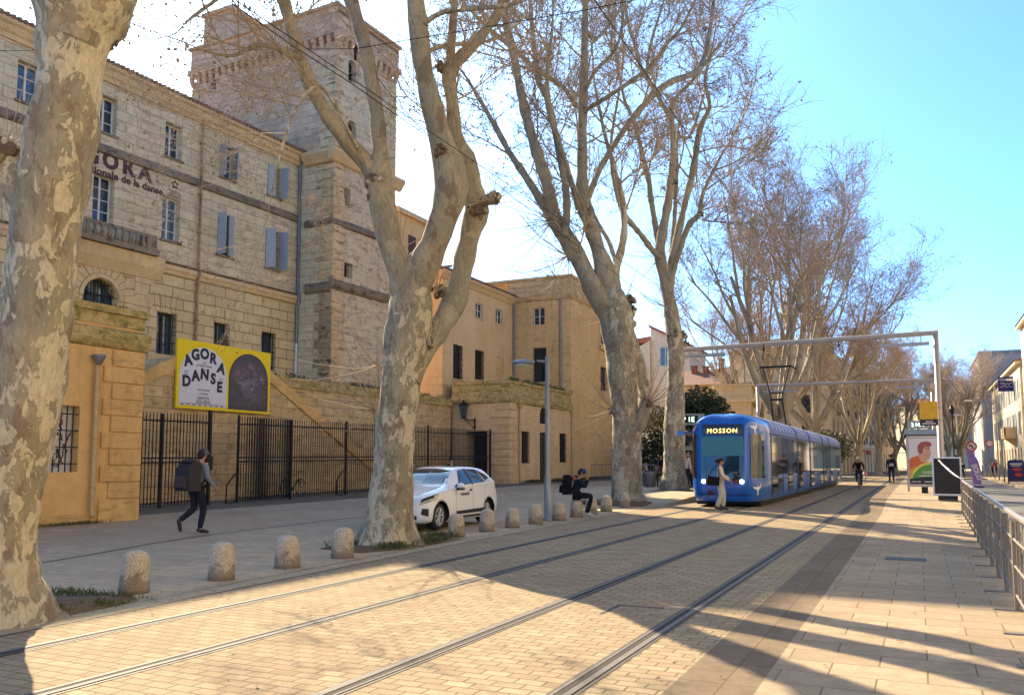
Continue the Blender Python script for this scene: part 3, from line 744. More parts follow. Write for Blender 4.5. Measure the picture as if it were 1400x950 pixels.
# ================================================================== LODGE (centre), WING, PAVILION
lo = thing('entrance_lodge', 'single storey pale ochre lodge with mossy parapet and three barred street openings', 'building', (-21.5, 44.9, 0))
lo_ops = [(1.73, 2.9, 1.46, 3.38), (4.5, 5.65, .25, 3.4), (4.5, 5.65, 3.95, 5.0, 'arch'), (7.77, 9.0, 1.5, 3.44)]
w = MB(); facade(w, O0, U, N_, 0, 9.93, -.1, 5.1, lo_ops, .3); facade(w, O0, (1, 0, 0), NS, -3.8, 0, -.1, 5.1, [(-2.9, -1.45, -.1, 3.35)], 1.2)
w.quad((-3.8, 1.2, 0), (0, 1.2, 0), (0, 1.2, 5), (-3.8, 1.2, 5), 1); w.build('wall', [M['lodge2'], M['dark']], lo)
m = MB(); m.prism([(0, 4.98), (.10, 5.02), (.16, 5.2), (.16, 5.4), (0, 5.5)], 'y', -.16, 9.93); m.prism([(0, 4.98), (-.10, 5.02), (-.16, 5.2), (-.16, 5.4), (0, 5.5)], 'x', -3.8, .003)
m.box(-3.8, .02, -.02, 9.93, 5.5, 6.15); m.box(-3.8, .09, -.09, 9.93, 6.15, 6.32); m.build('parapet', M['moss'], lo)
m = MB(); quoins(m, O0, U, N_, 0, 1.05, .45, 5.0, .46, .07, .03, 1.0, .8, -1); quoins(m, O0, UX, NS, -1.15, .07, .45, 5.0, .46, .07, .03, 1.0, .8, 1)
m.box(-1.2, .10, -.10, 1.12, -.1, .43); m.build('quoin_base', M['lodge2'], lo); build_quoins('quoin_column', M['lodge2'], lo)
for i, op in enumerate(lo_ops):
    d = i == 1
    window(lo, O0, U, N_, op, .22, 'shutter_dark', 'shutter_dark' if not d else 'glass', 2, 1 if not d else 3, grille=-.04 if i != 1 else None, sill=False, name='door' if d else 'window')
for yy in (1.28, 9.8): m = MB(); m.tube([(.10, yy, 4.85), (.10, yy, .3)], .055, 8); m.lathe([(.06, 4.7), (.16, 4.92), (.16, 4.98)], 8, (.12, yy, 0)); m.build('downpipe', M['ochre_pipe'], lo)
wi = thing('rendered_wing', 'two storey cream rendered wing with tall barred windows above the lodge parapet', 'building', (-25.9, 44.7, 0))
wi_ops = [(1.35, 2.55, 6.7, 8.85), (4.25, 5.5, 6.9, 8.85), (7.35, 8.5, 7.35, 8.75, '', .07), (4.3, 5.3, 11.0, 12.0), (7.25, 8.3, 11.05, 12.05)]
w = MB(); facade(w, O0, U, N_, 0, 10.1, 0, 12.95, wi_ops, .25); facade(w, O0, UX, NS, -5.6, 0, 0, 12.95); w.box(-.3, -.28, 0.3, 10.1, 5, 12.9, 1)
w.quad((-.07, 7.3, 7.3), (-.07, 8.55, 7.3), (-.07, 8.55, 8.8), (-.07, 7.3, 8.8), 2)
w.build('wall', [M['wing'], M['dark'], M['pav']], wi)
for op in wi_ops[:2]: window(wi, O0, U, N_, op, .25, 'shutter_dark', 'glass', 2, 4, grille=.03, sill=True)
for op in wi_ops[3:]: window(wi, O0, U, N_, op, .18, 'white_paint', 'glass', 2, 2, sill=True)
m = MB(); m.prism([(0, 12.7), (.08, 12.75), (.2, 12.95), (.36, 13.1), (.36, 13.25), (0, 13.25)], 'y', -.36, 10.1); m.prism([(0, 12.7), (-.08, 12.75), (-.2, 12.95), (-.36, 13.1), (-.36, 13.25), (0, 13.25)], 'x', -5.6, .003); m.build('cornice', M['wing'], wi)
m = MB(); m.add([(.38, -.38, 13.26), (.38, 10.1, 13.26), (-5.0, 10.1, 14.6), (-2.8, 3.5, 14.6), (-5.6, -.38, 13.26), (-5.6, 4, 14.6)], [(0, 1, 2, 3), (0, 3, 5, 4)])
y = -.3
while y < 10.0: m.tube([(.44, y, 13.29), (-.8, y, 13.6)], .085, 6); y += .24
x = -5.5
while x < .3: m.tube([(x, -.44, 13.29), (x, .6, 13.6)], .085, 6); x += .24
m.build('roof', M['tiles'], wi)
m = MB(); quoins(m, O0, U, N_, 0, .7, 6.2, 12.6, .5, .03, .02, 1, .7, -1); quoins(m, O0, UX, NS, -1.0, .03, 6.2, 12.6, .5, .03, .02, 1, .7, 1); build_quoins('quoin_column', M['wing'], wi)
m = MB(); m.box(-7.5, -2.6, -1.2, 2.55, 9, 16.9); m.build('raised_block', M['pav'], wi)
m = MB(); m.box(-7.7, -2.35, -1.4, 2.8, 16.9, 17.15); m.build('raised_cornice', M['trim'], wi)
m = MB(); m.add([(-2.3, -1.45, 17.16), (-2.3, 2.85, 17.16), (-7.7, 2.85, 18.2), (-7.7, -1.45, 18.2)], [(0, 1, 2, 3)]); m.build('raised_roof', M['tiles'], wi)
m = MB(); m.box(-2.6, -2.585, .1, 1.0, 14.0, 15.8); m.build('shuttered_window', M['brown_paint'], wi)
m = MB(); m.tube([(.12, 9.95, 13.1), (.12, 9.95, 6.2)], .07, 8); m.build('downpipe', M['zinc'], wi)
pa = thing('corner_pavilion', 'square ochre pavilion with heavy parapet and a pointed niche on its street side', 'building', (-21.5, 54.85, 0))
ps = [(-2.86, -1.98, 11.17, 12.43), (-2.86, -1.86, 7.12, 9.55)]
pe = [(6.1, 7.9, 10.5, 12.2, 'arch'), (6.1, 7.6, 6.9, 8.75)]
w = MB(); facade(w, O0, UX, NS, -4.8, 0, 0, 13.1, ps, .25); facade(w, O0, U, N_, 0, 14.6, -.1, 13.1, pe, .3)
w.quad((0, 14.6, 0), (-9, 14.6, 0), (-9, 14.6, 13), (0, 14.6, 13)); w.box(-4.7, -.3, .3, .32, 5, 13, 1); w.quad((-.3, .3, 5), (-.3, 14, 5), (-.3, 14, 13), (-.3, .3, 13), 1); w.build('wall', [M['pav'], M['dark']], pa)
window(pa, O0, UX, NS, ps[0], .2, 'white_paint', 'glass', 2, 2); window(pa, O0, UX, NS, ps[1], .25, 'shutter_dark', 'glass', 2, 4, grille=.03)
window(pa, O0, U, N_, pe[0], .25, 'shutter_dark', 'glass', 2, 2); window(pa, O0, U, N_, pe[1], .25, 'shutter_dark', 'glass', 2, 3)
m = MB()
for sgn in (-1, 1):
    pts = [(.04, 7.0+sgn*1.15, 10.3), (.04, 7.0+sgn*1.15, 11.6)]+[(.04, 7.0+sgn*1.15*math.cos(t), 11.6+1.9*math.sin(t)) for t in (.3, .6, .9, 1.2, 1.57)]
    m.tube(pts, .10, 6)
m.box(0, .25, 5.6, 8.4, 10.0, 10.3); m.build('niche_surround', M['trim'], pa)
m = MB(); pr = [(0, 12.9), (.1, 12.95), (.22, 13.2), (.22, 13.45), (0, 13.5)]
m.prism(pr, 'y', -.22, 14.8); m.prism([(-a, b) for a, b in pr], 'x', -4.8, .003)
m.box(-4.8, .02, -.02, 14.65, 13.5, 14.45); m.box(-9, .1, -.1, 14.75, 14.45, 14.62); m.build('parapet', M['stair'], pa)
m = MB(); quoins(m, O0, UX, NS, -1.5, -.9, 7.0, 12.6, .5, .03, .02, 1, .55, 1); quoins(m, O0, U, N_, 14.0, 14.6, 0, 12.6, .5, .04, .02, 1, .6, 1); build_quoins('quoin_column', M['pav'], pa)
m = MB(); m.tube([(-.75, -.1, 13.0), (-.75, -.1, 6.3)], .07, 8); m.build('downpipe', M['zinc'], pa)
# ================================================================== PLANE TREES
from mathutils import noise as mnoise
def smooth_path(pts, rad, step):
    """Catmull-Rom resampling of points and radii"""
    P = [Vector(p) for p in pts]; out = []; ro = []
    for i in range(len(P)-1):
        p0, p1, p2, p3 = P[max(i-1, 0)], P[i], P[i+1], P[min(i+2, len(P)-1)]
        n = max(1, int((p2-p1).length/step))
        for k in range(n):
            t = k/n; t2, t3 = t*t, t*t*t
            out.append(0.5*((2*p1)+(p2-p0)*t+(2*p0-5*p1+4*p2-p3)*t2+(3*p1-p0-3*p2+p3)*t3))
            tt = t*t*(3-2*t); ro.append(rad[i]+(rad[i+1]-rad[i])*tt)
    out.append(P[-1]); ro.append(rad[-1]); return out, ro

def rvec(r):
    while True:
        v = Vector((r.uniform(-1, 1), r.uniform(-1, 1), r.uniform(-1, 1)))
        if .05 < v.length < 1: return v.normalized()

def grow(mb, p, d, L, r0, lvl, r, spec):
    """one branch with its side branches; spec[lvl] = (children, length ratio, radius ratio, spread, up, jitter)"""
    nseg = 4 if lvl < len(spec)-1 else 3
    pts = [p]; rad = [r0]; d = d.normalized(); dirs = []
    kids, lr, rr_, spread, up, jit = spec[lvl][:6]
    for i in range(nseg):
        d = (d+rvec(r)*jit+Vector((0, 0, up))).normalized(); dirs.append(d)
        pts.append(pts[-1]+d*(L/nseg)); rad.append(r0*(1-(i+1)/nseg*.62))
    mb.tube(pts, rad, 5 if r0 > .05 else (4 if r0 > .025 else 3), 0, False, True)
    if lvl+1 < len(spec):
        for k in range(kids):
            t = .25+.75*(k+r.random())/kids
            i = min(nseg-1, int(t*nseg)); f = t*nseg-i
            q = pts[i].lerp(pts[i+1], min(1, f)); dd = (dirs[i]+rvec(r)*spread).normalized()
            grow(mb, q, dd, L*lr*r.uniform(.7, 1.25), max(r0*rr_, spec[-1][6] if len(spec[-1]) > 6 else .004), lvl+1, r, spec)
    elif spec[lvl][0] and r.random() < spec[lvl][0]*.03:
        e = pts[-1]; s = r.uniform(.013, .024)*(spec[lvl][7] if len(spec[lvl]) > 7 else 1); dn = e+Vector((r.uniform(-.05, .05), r.uniform(-.05, .05), -r.uniform(.03, .14)))
        mb.add([dn+Vector(v)*s for v in ((1,0,0),(-1,0,0),(0,1,0),(0,-1,0),(0,0,1),(0,0,-1.2))], [(0,2,4),(2,1,4),(1,3,4),(3,0,4),(2,0,5),(1,2,5),(3,1,5),(0,3,5)], 1)

def photo_tree(label, base, depth, trunk, limbs, burls, sprays, spec, seed, every, L1, r1, cat='tree', smoothbark=None):
    """trunk / limbs: (px, py, width px, metres behind the trunk)"""
    r = random.Random(seed); k = depth/FPX
    root = thing('plane_tree', label, cat, base, 0, 'plane trees along the tramway'); off = Vector(base)
    def conv(pts):
        P = []; W = []
        for q in pts:
            dd = q[3] if len(q) > 3 else 0.0
            P.append(at(q[0], q[1], depth+dd)-off); W.append(q[2]*.5*k*(1+dd/depth))
        return P, W
    tm = MB(); cm = MB()
    P, W = conv(trunk); P, W = smooth_path(P, W, .09); so3 = Vector((seed, seed*2, 0))
    ph = r.random()*6; z0 = P[0].z
    def lob(i, an):
        h = P[i].z-z0; f = math.exp(-h/.45)
        q_ = P[i]+Vector((math.cos(an), math.sin(an), 0))*W[i]+so3
        nz_ = .075*mnoise.noise(q_*1.1/max(.25, W[i]*1.4))+.045*mnoise.noise(q_*5)+.022*mnoise.noise(Vector((q_.x*14, q_.y*14, q_.z*5)))
        return 1+nz_+f*.11*math.sin(5*an+ph)+f*.09*math.sin(3*an+ph*2)+f*.05*math.sin(9*an+ph)+.05*math.sin(2*an+h*1.7+ph)+.03*math.sin(7*an+h*3)
    tm.tube(P, W, 28, 0, False, True, lob)
    limb_pts = []
    for li, L_ in enumerate(limbs):
        opts = {}
        if isinstance(L_[0], dict): opts = L_[0]; L_ = L_[1:]
        P, W = conv(L_)
        P, W = smooth_path(P, W, max(.10, W[0]*.7)); pl = r.random()*6
        sg = [1+.07*math.sin(i*1.3+pl)+r.uniform(-.05, .05) for i in range(len(P))]
        lm = lambda i, an, pl=pl: 1+.06*math.sin(2*an+i*.5+pl)+.03*math.sin(5*an+i)
        def lm(i, an, pl=pl, P=P, W=W):
            q_ = P[i]+Vector((math.cos(an), math.sin(an), 0))*W[i]
            return 1+.06*math.sin(2*an+i*.5+pl)+.10*mnoise.noise(q_*1.6/max(.12, W[i]*2))+.05*mnoise.noise(q_*9)
        tm.tube(P, [w*s for w, s in zip(W, sg)], 16 if W[0] > .1 else 9, 1 if not opts.get('dark') else 0, False, True, lm)
        if opts.get('twigs', 1): limb_pts.append((P, W, opts.get('from', .35), opts.get('dens', 1.0)))
    for b in burls:
        c = at(b[0], b[1], depth+(b[3] if len(b) > 3 else -.05))-off; R_ = b[2]*.5*k
        for j in range(26):
            v = rvec(r); v.z *= .8; rr2 = R_*r.uniform(.14, .34); nb = len(tm.v)
            tm.ball(c+v*R_*r.uniform(.45, .8), (rr2, rr2*r.uniform(.8, 1.2), rr2*r.uniform(.8, 1.4)), 2 if j % 3 else 0, 7, 5)
            for q in range(nb, len(tm.v)):
                a_ = tm.v[q]; tm.v[q] = (a_[0]+r.uniform(-.25, .25)*rr2, a_[1]+r.uniform(-.25, .25)*rr2, a_[2]+r.uniform(-.25, .25)*rr2)
    tm.build('trunk', [M['bark'], M['bark_limb'], M['burl']], root)
    for P, W, fr, dens in limb_pts:
        acc = 0.0; tot = sum((P[i+1]-P[i]).length for i in range(len(P)-1)); run = 0.0
        for i in range(len(P)-1):
            seg = (P[i+1]-P[i]).length; run += seg
            if run/tot < fr: continue
            acc += seg*dens*(.5+run/tot)
            while acc > every:
                acc -= every
                t = (P[i+1]-P[i]).normalized(); side = rvec(r); side = (side-t*side.dot(t)).normalized()
                d = t*r.uniform(.2, .9)+side*r.uniform(.6, 1.2)+Vector((0, 0, .25))
                grow(cm, P[i], d, L1*r.uniform(.6, 1.35), min(r1, W[i]*.6), 0, r, spec)
        # leader
        if W[-1] < r1*2.2: grow(cm, P[-1], P[-1]-P[-2], L1*1.2, W[-1]*.9, 0, r, spec)
    for s in sprays:
        c = at(s[0], s[1], depth+(s[5] if len(s) > 5 else -.1))-off; d0 = Vector(s[4])
        for j in range(s[2]):
            d = (d0*.8+rvec(r)).normalized(); L = s[3]*k*r.uniform(.5, 1.2); pts = [c]
            dd = d
            for q in range(4):
                dd = (dd+rvec(r)*.12+Vector((0, 0, .13))).normalized(); pts.append(pts[-1]+dd*L/4)
            cm.tube(pts, [.011*k/.0138, .009*k/.0138, .007*k/.0138, .006*k/.0138, .004*k/.0138] if k > .008 else [.006, .005, .004, .003, .002], 3, 0, False)
    cm.build('crown', [M['twig'], M['seed']], root)
    return root

UP = (0, 0, 1)
specA = [(5, .55, .45, .9, .10, .16), (5, .5, .5, .9, .05, .2), (4, .5, .6, .9, 0, .22), (5, 0, 0, 0, -.04, .25, .0035)]
dA = depth_of(-7.93, 5.61)
photo_tree('huge mottled plane tree trunk at the near left edge with a sawn side stub', (-7.93, 5.61, 0), dA,
    [(6, 866, 158), (5, 845, 126), (2, 815, 106), (-1, 780, 95), (-2, 740, 90), (10, 650, 91), (30, 560, 93), (43, 470, 91), (54, 400, 90), (64, 300, 90), (80, 200, 90), (93, 140, 80), (97, 100, 76), (101, 55, 88), (112, 10, 124), (118, -30, 132)],
    [[(105, 60, 80), (128, 0, 92), (168, -60, 64), (215, -140, 52), (262, -260, 40), (280, -420, 28), (292, -640, 14)],
     [(100, 40, 80), (92, -30, 80), (66, -110, 54, -.4), (40, -220, 44, -.8), (28, -380, 30, -1.2), (40, -640, 14, -1.5)],
     [(112, 0, 70), (120, -90, 48, .6), (130, -220, 34, 1.2), (110, -420, 24, 2), (120, -640, 12, 2.4)],
     [{'twigs': 0, 'dark': 1}, (70, 300, 60), (42, 262, 64), (16, 236, 58), (-10, 222, 62), (-30, 214, 50)],
     [(178, -60, 34, .2), (240, -96, 20, .8), (330, -110, 14, 1.6), (420, -80, 8, 2.2)]],
    [(8, 214, 60), (-10, 220, 70), (150, 60, 26, .1)],
    [(8, 200, 14, 150, (0.1, 0, 1)), (-8, 205, 8, 120, (-.3, 0, 1)), (2, 250, 8, 90, (-.3, 0, -.2))], specA, 11, .75, 1.5, .03)

specB = [(6, .6, .5, .8, .07, .16), (5, .55, .55, .85, .03, .2), (4, .55, .6, .9, 0, .24), (4, 0, 0, 0, -.05, .28, .0045, 1.3)]
dB = depth_of(-9.01, 13.58)
photo_tree('big forked plane tree with flaking bark between the bollards in front of the white car', (-9.01, 13.58, 0), dB,
    [(530, 760, 150), (530, 750, 116), (530, 738, 88), (531, 720, 70), (533, 695, 59), (537, 640, 55), (542, 580, 56), (549, 520, 55), (557, 460, 60), (562, 420, 57), (563, 385, 44), (564, 362, 30), (565, 345, 6)],
    [[{'twigs': 0}, (562, 420, 44), (549, 374, 37), (533, 334, 33), (525, 292, 36), (519, 262, 40), (517, 246, 38)],
     [{'from': .2}, (518, 252, 26), (502, 224, 25), (479, 200, 23, -.2), (456, 170, 20, -.5), (437, 140, 19, -.7), (420, 105, 18, -1), (405, 60, 17.5, -1.2), (392, 15, 17, -1.4), (376, -45, 15, -1.6), (358, -160, 12, -2), (348, -290, 7, -2.4)],
     [{'from': .3}, (520, 250, 30), (519, 200, 21), (514, 150, 20, .3), (505, 95, 19, .5), (494, 45, 19, .8), (480, 0, 18, 1), (462, -60, 15, 1.2), (450, -160, 11, 1.5), (445, -290, 6, 1.8)],
     [{'from': .55}, (560, 430, 48), (577, 372, 42), (592, 336, 37), (608, 292, 40), (617, 256, 44), (613, 226, 43), (604, 196, 35), (592, 150, 30), (580, 100, 27), (573, 50, 25.5), (568, 0, 25), (566, -60, 22), (572, -190, 16), (580, -340, 8)],
     [{'from': .6}, (558, 520, 34), (578, 478, 36, .2), (604, 442, 33, .4), (624, 406, 29, .6), (635, 355, 28, .7), (645, 312, 31, .8), (652, 288, 33, .8), (646, 255, 27, .8), (635, 215, 26, .8), (623, 185, 20, .8), (618, 140, 18, .8), (613, 100, 20, .9), (621, 84, 20, 1)],
     [{'from': .1}, (616, 92, 18, .9), (643, 66, 15, 1), (662, 44, 14, 1.1), (681, 18, 15, 1.2), (697, -25, 13, 1.3), (722, -95, 10, 1.5), (742, -220, 5, 1.8)],
     [{'from': .2}, (614, 98, 13, .9), (617, 60, 12, .8), (620, 20, 11, .7), (622, -30, 9, .6), (612, -160, 5, .3)],
     [{'twigs': 0, 'dark': 1}, (646, 286, 15, .7), (662, 275, 14, .5), (678, 270, 19, .4)],
     [{'from': .2, 'dark': 1}, (574, 37, 8), (606, 17, 7.5, -.4), (660, 11, 7, -.8), (700, 6, 6, -1.1), (738, -24, 4, -1.5)],
     [{'from': .2, 'dark': 1}, (580, 72, 7, .1), (612, 62, 6, .6), (660, 58, 5, 1.2), (690, 46, 4, 1.5), (722, 18, 3, 2)],
     [{'from': .2, 'dark': 1}, (490, 205, 5, -.3), (440, 120, 5, -.8), (405, 150, 4, -1.5), (385, 205, 3, -1.8), (372, 262, 2, -2)],
     [{'from': .2}, (410, 80, 8, -1.2), (360, 62, 7, -2), (318, 76, 5, -2.8), (280, 70, 3, -3.4)],
     [{'from': .2}, (384, -10, 9, -1.5), (330, -20, 7, -2.4), (285, 8, 5, -3), (255, 30, 3, -3.6)]],
    [(517, 252, 38), (516, 268, 30), (612, 214, 36), (603, 206, 26, -.2), (652, 288, 34, .6), (604, 92, 22, .8), (676, 270, 20, .4), (600, 398, 26, .2), (560, 382, 22), (585, 470, 22)],
    [(604, 92, 12, 60, (-.2, 0, .6), .8), (678, 270, 10, 60, (.5, 0, .4), .4), (598, 398, 8, 110, (-.2, 0, .6)), (512, 560, 16, 130, (-.9, -.2, .3)), (517, 500, 12, 120, (-.8, -.2, .5)), (548, 340, 8, 80, (-.3, 0, .5))], specB, 23, .42, 1.45, .024)

specC = [(6, .62, .55, .75, .07, .16), (5, .58, .6, .85, .04, .2), (5, .58, .7, .9, 0, .24), (4, 0, 0, 0, -.05, .28, .0075, 2.0)]
dC = depth_of(-9.9, 30.8)
photo_tree('tall plane tree with thick burl at its first fork beside the seated person', (-9.9, 30.8, 0.1), dC,
    [(858, 694, 70), (858, 684, 52), (857, 668, 42), (857, 620, 38), (855, 560, 38), (850, 505, 38), (846, 460, 42), (844, 430, 42), (840, 405, 30), (838, 385, 6)],
    [[{'from': .55}, (846, 470, 34), (834, 432, 34), (815, 402, 30), (790, 352, 25), (768, 315, 22), (757, 298, 22)],
     [{'from': .1}, (757, 302, 16), (737, 270, 12, .4), (715, 236, 10, .8), (696, 208, 8, 1.2), (682, 182, 8, 1.6), (664, 150, 6, 2), (640, 110, 4, 2.6)],
     [{'from': .1}, (759, 302, 18), (746, 245, 17, .2), (725, 180, 14, .4), (711, 122, 12, .6), (701, 69, 11, .8), (690, 20, 10, 1), (680, -50, 7, 1.2), (676, -130, 4, 1.4)],
     [{'from': .1}, (772, 322, 12, -.3), (775, 280, 10, -.5), (768, 224, 10, -.9), (749, 140, 9, -1.3), (735, 105, 8, -1.5), (728, 40, 6, -1.8), (720, -60, 4, -2.2)],
     [{'from': .4}, (846, 455, 30), (833, 392, 25), (818, 342, 22), (804, 300, 20), (797, 280, 19), (796, 222, 14), (797, 150, 13), (799, 60, 10), (801, -20, 9), (803, -130, 5)],
     [{'from': .15}, (802, 276, 9, .2), (820, 232, 8, .8), (840, 198, 8, 1.2), (864, 163, 8.5, 1.7), (895, 128, 9, 2.2), (918, 112, 9, 2.6), (940, 104, 9, 2.9), (958, 92, 8, 3.2), (968, 55, 6, 3.5), (976, 0, 5, 3.9), (982, -60, 3, 4.2)],
     [{'from': .1}, (800, 152, 6, -.2), (822, 138, 6, -.8), (847, 122, 6, -1.4), (888, 92, 6, -2), (912, 60, 5.5, -2.5), (933, 36, 4, -3), (955, -10, 3, -3.5)],
     [{'from': .1}, (797, 154, 6, .2), (783, 140, 6, .8), (770, 120, 6.5, 1.2), (732, 94, 7, 2.2), (697, 62, 7.5, 3.2), (668, 40, 6, 4), (640, 10, 4, 4.8)],
     [{'from': .2}, (791, 286, 8, -.2), (774, 226, 8, -.9), (755, 165, 8, -1.6), (748, 110, 6, -2.2), (755, 40, 4, -2.6)],
     [{'from': .3, 'dark': 1}, (848, 436, 14, .5), (844, 402, 12, 1), (842, 372, 11, 1.2), (846, 356, 11, 1.3), (853, 320, 10, 1.4), (853, 290, 9, 1.4), (848, 260, 8, 1.3), (840, 230, 6, 1.2), (826, 180, 5, 1), (812, 110, 3, .8)],
     [{'from': .2, 'dark': 1}, (842, 375, 7, 1.2), (828, 348, 7, .6), (816, 336, 6, .2), (806, 305, 4, -.4), (780, 240, 3, -1)],
     [{'from': .2, 'dark': 1}, (843, 362, 6, 1.2), (832, 330, 6, 1.7), (815, 300, 5, 2.2), (800, 255, 4, 2.6), (790, 190, 3, 3)],
     [{'twigs': 0, 'dark': 1}, (868, 590, 18, .3), (881, 560, 18, .8), (880, 528, 17, 1.2), (872, 490, 15, 1.2), (862, 458, 14, .8), (852, 436, 14, .3)],
     [{'twigs': 0}, (866, 600, 20), (876, 572, 17, -.3), (882, 555, 14, -.4)],
     [{'from': .1}, (800, 35, 5), (812, 55, 5, .5), (836, 30, 5, 1), (850, 5, 4, 1.4), (862, -50, 3, 1.7)],
     [{'from': .1}, (799, 130, 5), (812, 100, 5, -.6), (838, 72, 5, -1.2), (850, 40, 4, -1.5), (853, -20, 3, -1.7)]],
    [(846, 432, 40), (858, 424, 28, .3), (884, 552, 22, -.4), (838, 560, 16), (801, 290, 24), (757, 300, 22), (861, 410, 20, .4), (964, 40, 10, 3.4), (798, 152, 14)],
    [(884, 552, 34, 66, (.8, -.2, .35), -.4), (838, 560, 14, 60, (-.9, 0, .2)), (757, 300, 20, 90, (-1, 0, .1)), (776, 350, 16, 90, (-1, 0, .0)), (848, 424, 20, 66, (-.6, 0, .5)), (760, 380, 14, 70, (-1, 0, .1), 1.0), (846, 610, 8, 40, (-1, 0, .1))], specC, 37, 1.15, 2.0, .04)

specD = [(6, .62, .55, .75, .07, .16), (5, .6, .6, .85, .04, .2), (5, .58, .7, .9, 0, .24), (4, 0, 0, 0, -.04, .28, .0095, 2.6)]
dD = depth_of(-10.0, 38.1)
photo_tree('slimmer grey plane tree with many upright limbs just left of the tram front', (-10.0, 38.1, PH), dD,
    [(922, 674, 50), (922, 666, 38), (922, 640, 31), (922, 600, 28), (923, 550, 26), (924, 510, 23), (924, 480, 22), (921, 450, 21), (917, 425, 20), (914, 405, 6)],
    [[{'from': .5}, (918, 432, 19), (913, 400, 17), (906, 370, 15), (902, 346, 15), (905, 322, 13), (912, 286, 12), (917, 252, 11), (920, 205, 8.5), (918, 167, 8), (905, 142, 6.5, .5), (895, 122, 6, .8), (878, 97, 6, 1.4), (868, 62, 5, 1.8), (858, 28, 4, 2.1), (850, -30, 3, 2.4)],
     [{'from': .2}, (902, 346, 8, .2), (890, 272, 8, .6), (887, 248, 7.5, .8), (880, 220, 7, 1.1), (872, 186, 6, 1.5), (864, 160, 5, 2), (852, 130, 4, 2.4), (840, 60, 3, 3)],
     [{'from': .2}, (903, 352, 9, -.2), (892, 342, 8, -.6), (877, 322, 7.5, -1.4), (857, 298, 7, -2.2), (848, 280, 6.5, -2.7), (838, 240, 5, -3.2), (836, 190, 4, -3.6), (846, 130, 3, -3.8)],
     [{'from': .3}, (917, 440, 16, .3), (915, 405, 12, .6), (918, 362, 12, .8), (925, 330, 11, 1), (934, 288, 9, 1.2), (947, 236, 9, 1.5), (957, 176, 8, 1.9), (970, 146, 6, 2.2), (964, 110, 5, 2.4), (975, 60, 3, 2.7)],
     [{'from': .3}, (918, 380, 9, -.4), (928, 345, 8, -.9), (942, 308, 8, -1.5), (956, 292, 7.5, -2), (962, 262, 5, -2.5), (985, 215, 3.5, -3)],
     [{'from': .3}, (914, 400, 7, .9), (918, 340, 6, 1.5), (922, 300, 6, 2), (925, 240, 5.5, 2.4), (926, 190, 5, 2.7), (944, 185, 4, 3), (962, 130, 3, 3.4)],
     [{'from': .1}, (919, 162, 5), (921, 138, 5, -.5), (945, 112, 4.5, -1.2), (955, 98, 4, -1.6), (985, 60, 3, -2.2)],
     [{'from': .1}, (896, 128, 4, .8), (885, 100, 4, .2), (890, 60, 4, -.2), (905, 10, 3, -.6)]],
    [(923, 455, 26), (934, 460, 18, .2), (902, 348, 18), (921, 250, 14), (936, 470, 14, .1), (957, 292, 12, -2)],
    [(905, 348, 12, 50, (-1, 0, .1)), (914, 420, 14, 50, (.4, 0, .6)), (958, 288, 12, 60, (.8, 0, .4), -2)], specD, 41, 1.3, 2.4, .05)

# --- the far avenue: generic crowns, each variant one mesh pair shared by its copies
def avenue_tree(seed, H, spread, thin):
    r = random.Random(seed); tm = MB(); cm = MB()
    th = H*.19; P = [Vector((0, 0, -.1)), Vector((.02, 0, .25)), Vector((r.uniform(-.15, .15), r.uniform(-.15, .15), th*.6)), Vector((r.uniform(-.3, .3), r.uniform(-.3, .3), th))]
    R0 = H*.021; P, W = smooth_path(P, [R0*1.7, R0*1.15, R0, R0*1.05], .3); tm.tube(P, W, 12, 0, False)
    spec = [(5, .62, .58, .75, .10, .16), (4, .64, .7, .85, .06, .2), (3, .66, .8, .9, .03, .24), (2, 0, 0, 0, .0, .26, thin, 2.6)]
    def limb(p, d, L, r0, lvl):
        n = 6; pts = [p]; rad = [r0]; dirs = []
        for s in range(n):
            d = (d+rvec(r)*.13+Vector((0, 0, .085))).normalized(); dirs.append(d); pts.append(pts[-1]+d*L/n); rad.append(r0*(1-.62*(s+1)/n))
        P2, W2 = smooth_path(pts, rad, .6); tm.tube(P2, W2, 8 if lvl == 0 else 6, 0, False)
        if lvl < 2:
            for k in range(3 if lvl == 0 else 2):
                j = 2+k if lvl == 0 else 3+k; a = rvec(r); dd = (dirs[j]+a*.62+Vector((0, 0, .1))).normalized()
                limb(pts[j+1] if j < n else pts[-1], dd, L*r.uniform(.55, .75), rad[j]*.62, lvl+1)
        nk = (2, 3, 5)[lvl]
        for k in range(nk):
            t = (.45, .3, .15)[lvl]; t = t+(1-t)*(k+r.random())/nk; j = min(n-1, int(t*n)); q = pts[j].lerp(pts[j+1], t*n-j)
            dd = dirs[j]*.9+rvec(r)*.9+Vector((0, 0, .2)); grow(cm, q, dd, H*.088*r.uniform(.7, 1.3), max(.022, rad[j]*.4), 0, r, spec)
    for i in range(6):
        a = 2*PI*i/6+r.uniform(-.3, .3); tilt = r.uniform(.35, 1.05)*spread if i else .12
        limb(P[-1]-Vector((0, 0, r.uniform(0, .5))), Vector((math.cos(a)*tilt, math.sin(a)*tilt, 1)).normalized(), H*r.uniform(.40, .52), R0*.62, 0)
    return tm, cm
protos = []
def far_tree(kind, px, depth, sc, rz, label):
    b = at(px, 700, depth); loc = (b.x, b.y, .1)
    if protos[kind] is None:
        tm, cm = avenue_tree(*VAR[kind]); root = thing('plane_tree', label, 'tree', loc, rz, 'bare plane trees down the avenue')
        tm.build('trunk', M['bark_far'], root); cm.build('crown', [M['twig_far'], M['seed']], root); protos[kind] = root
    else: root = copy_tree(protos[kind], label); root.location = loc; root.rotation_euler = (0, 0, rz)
    root.scale = (sc, sc, sc); return root
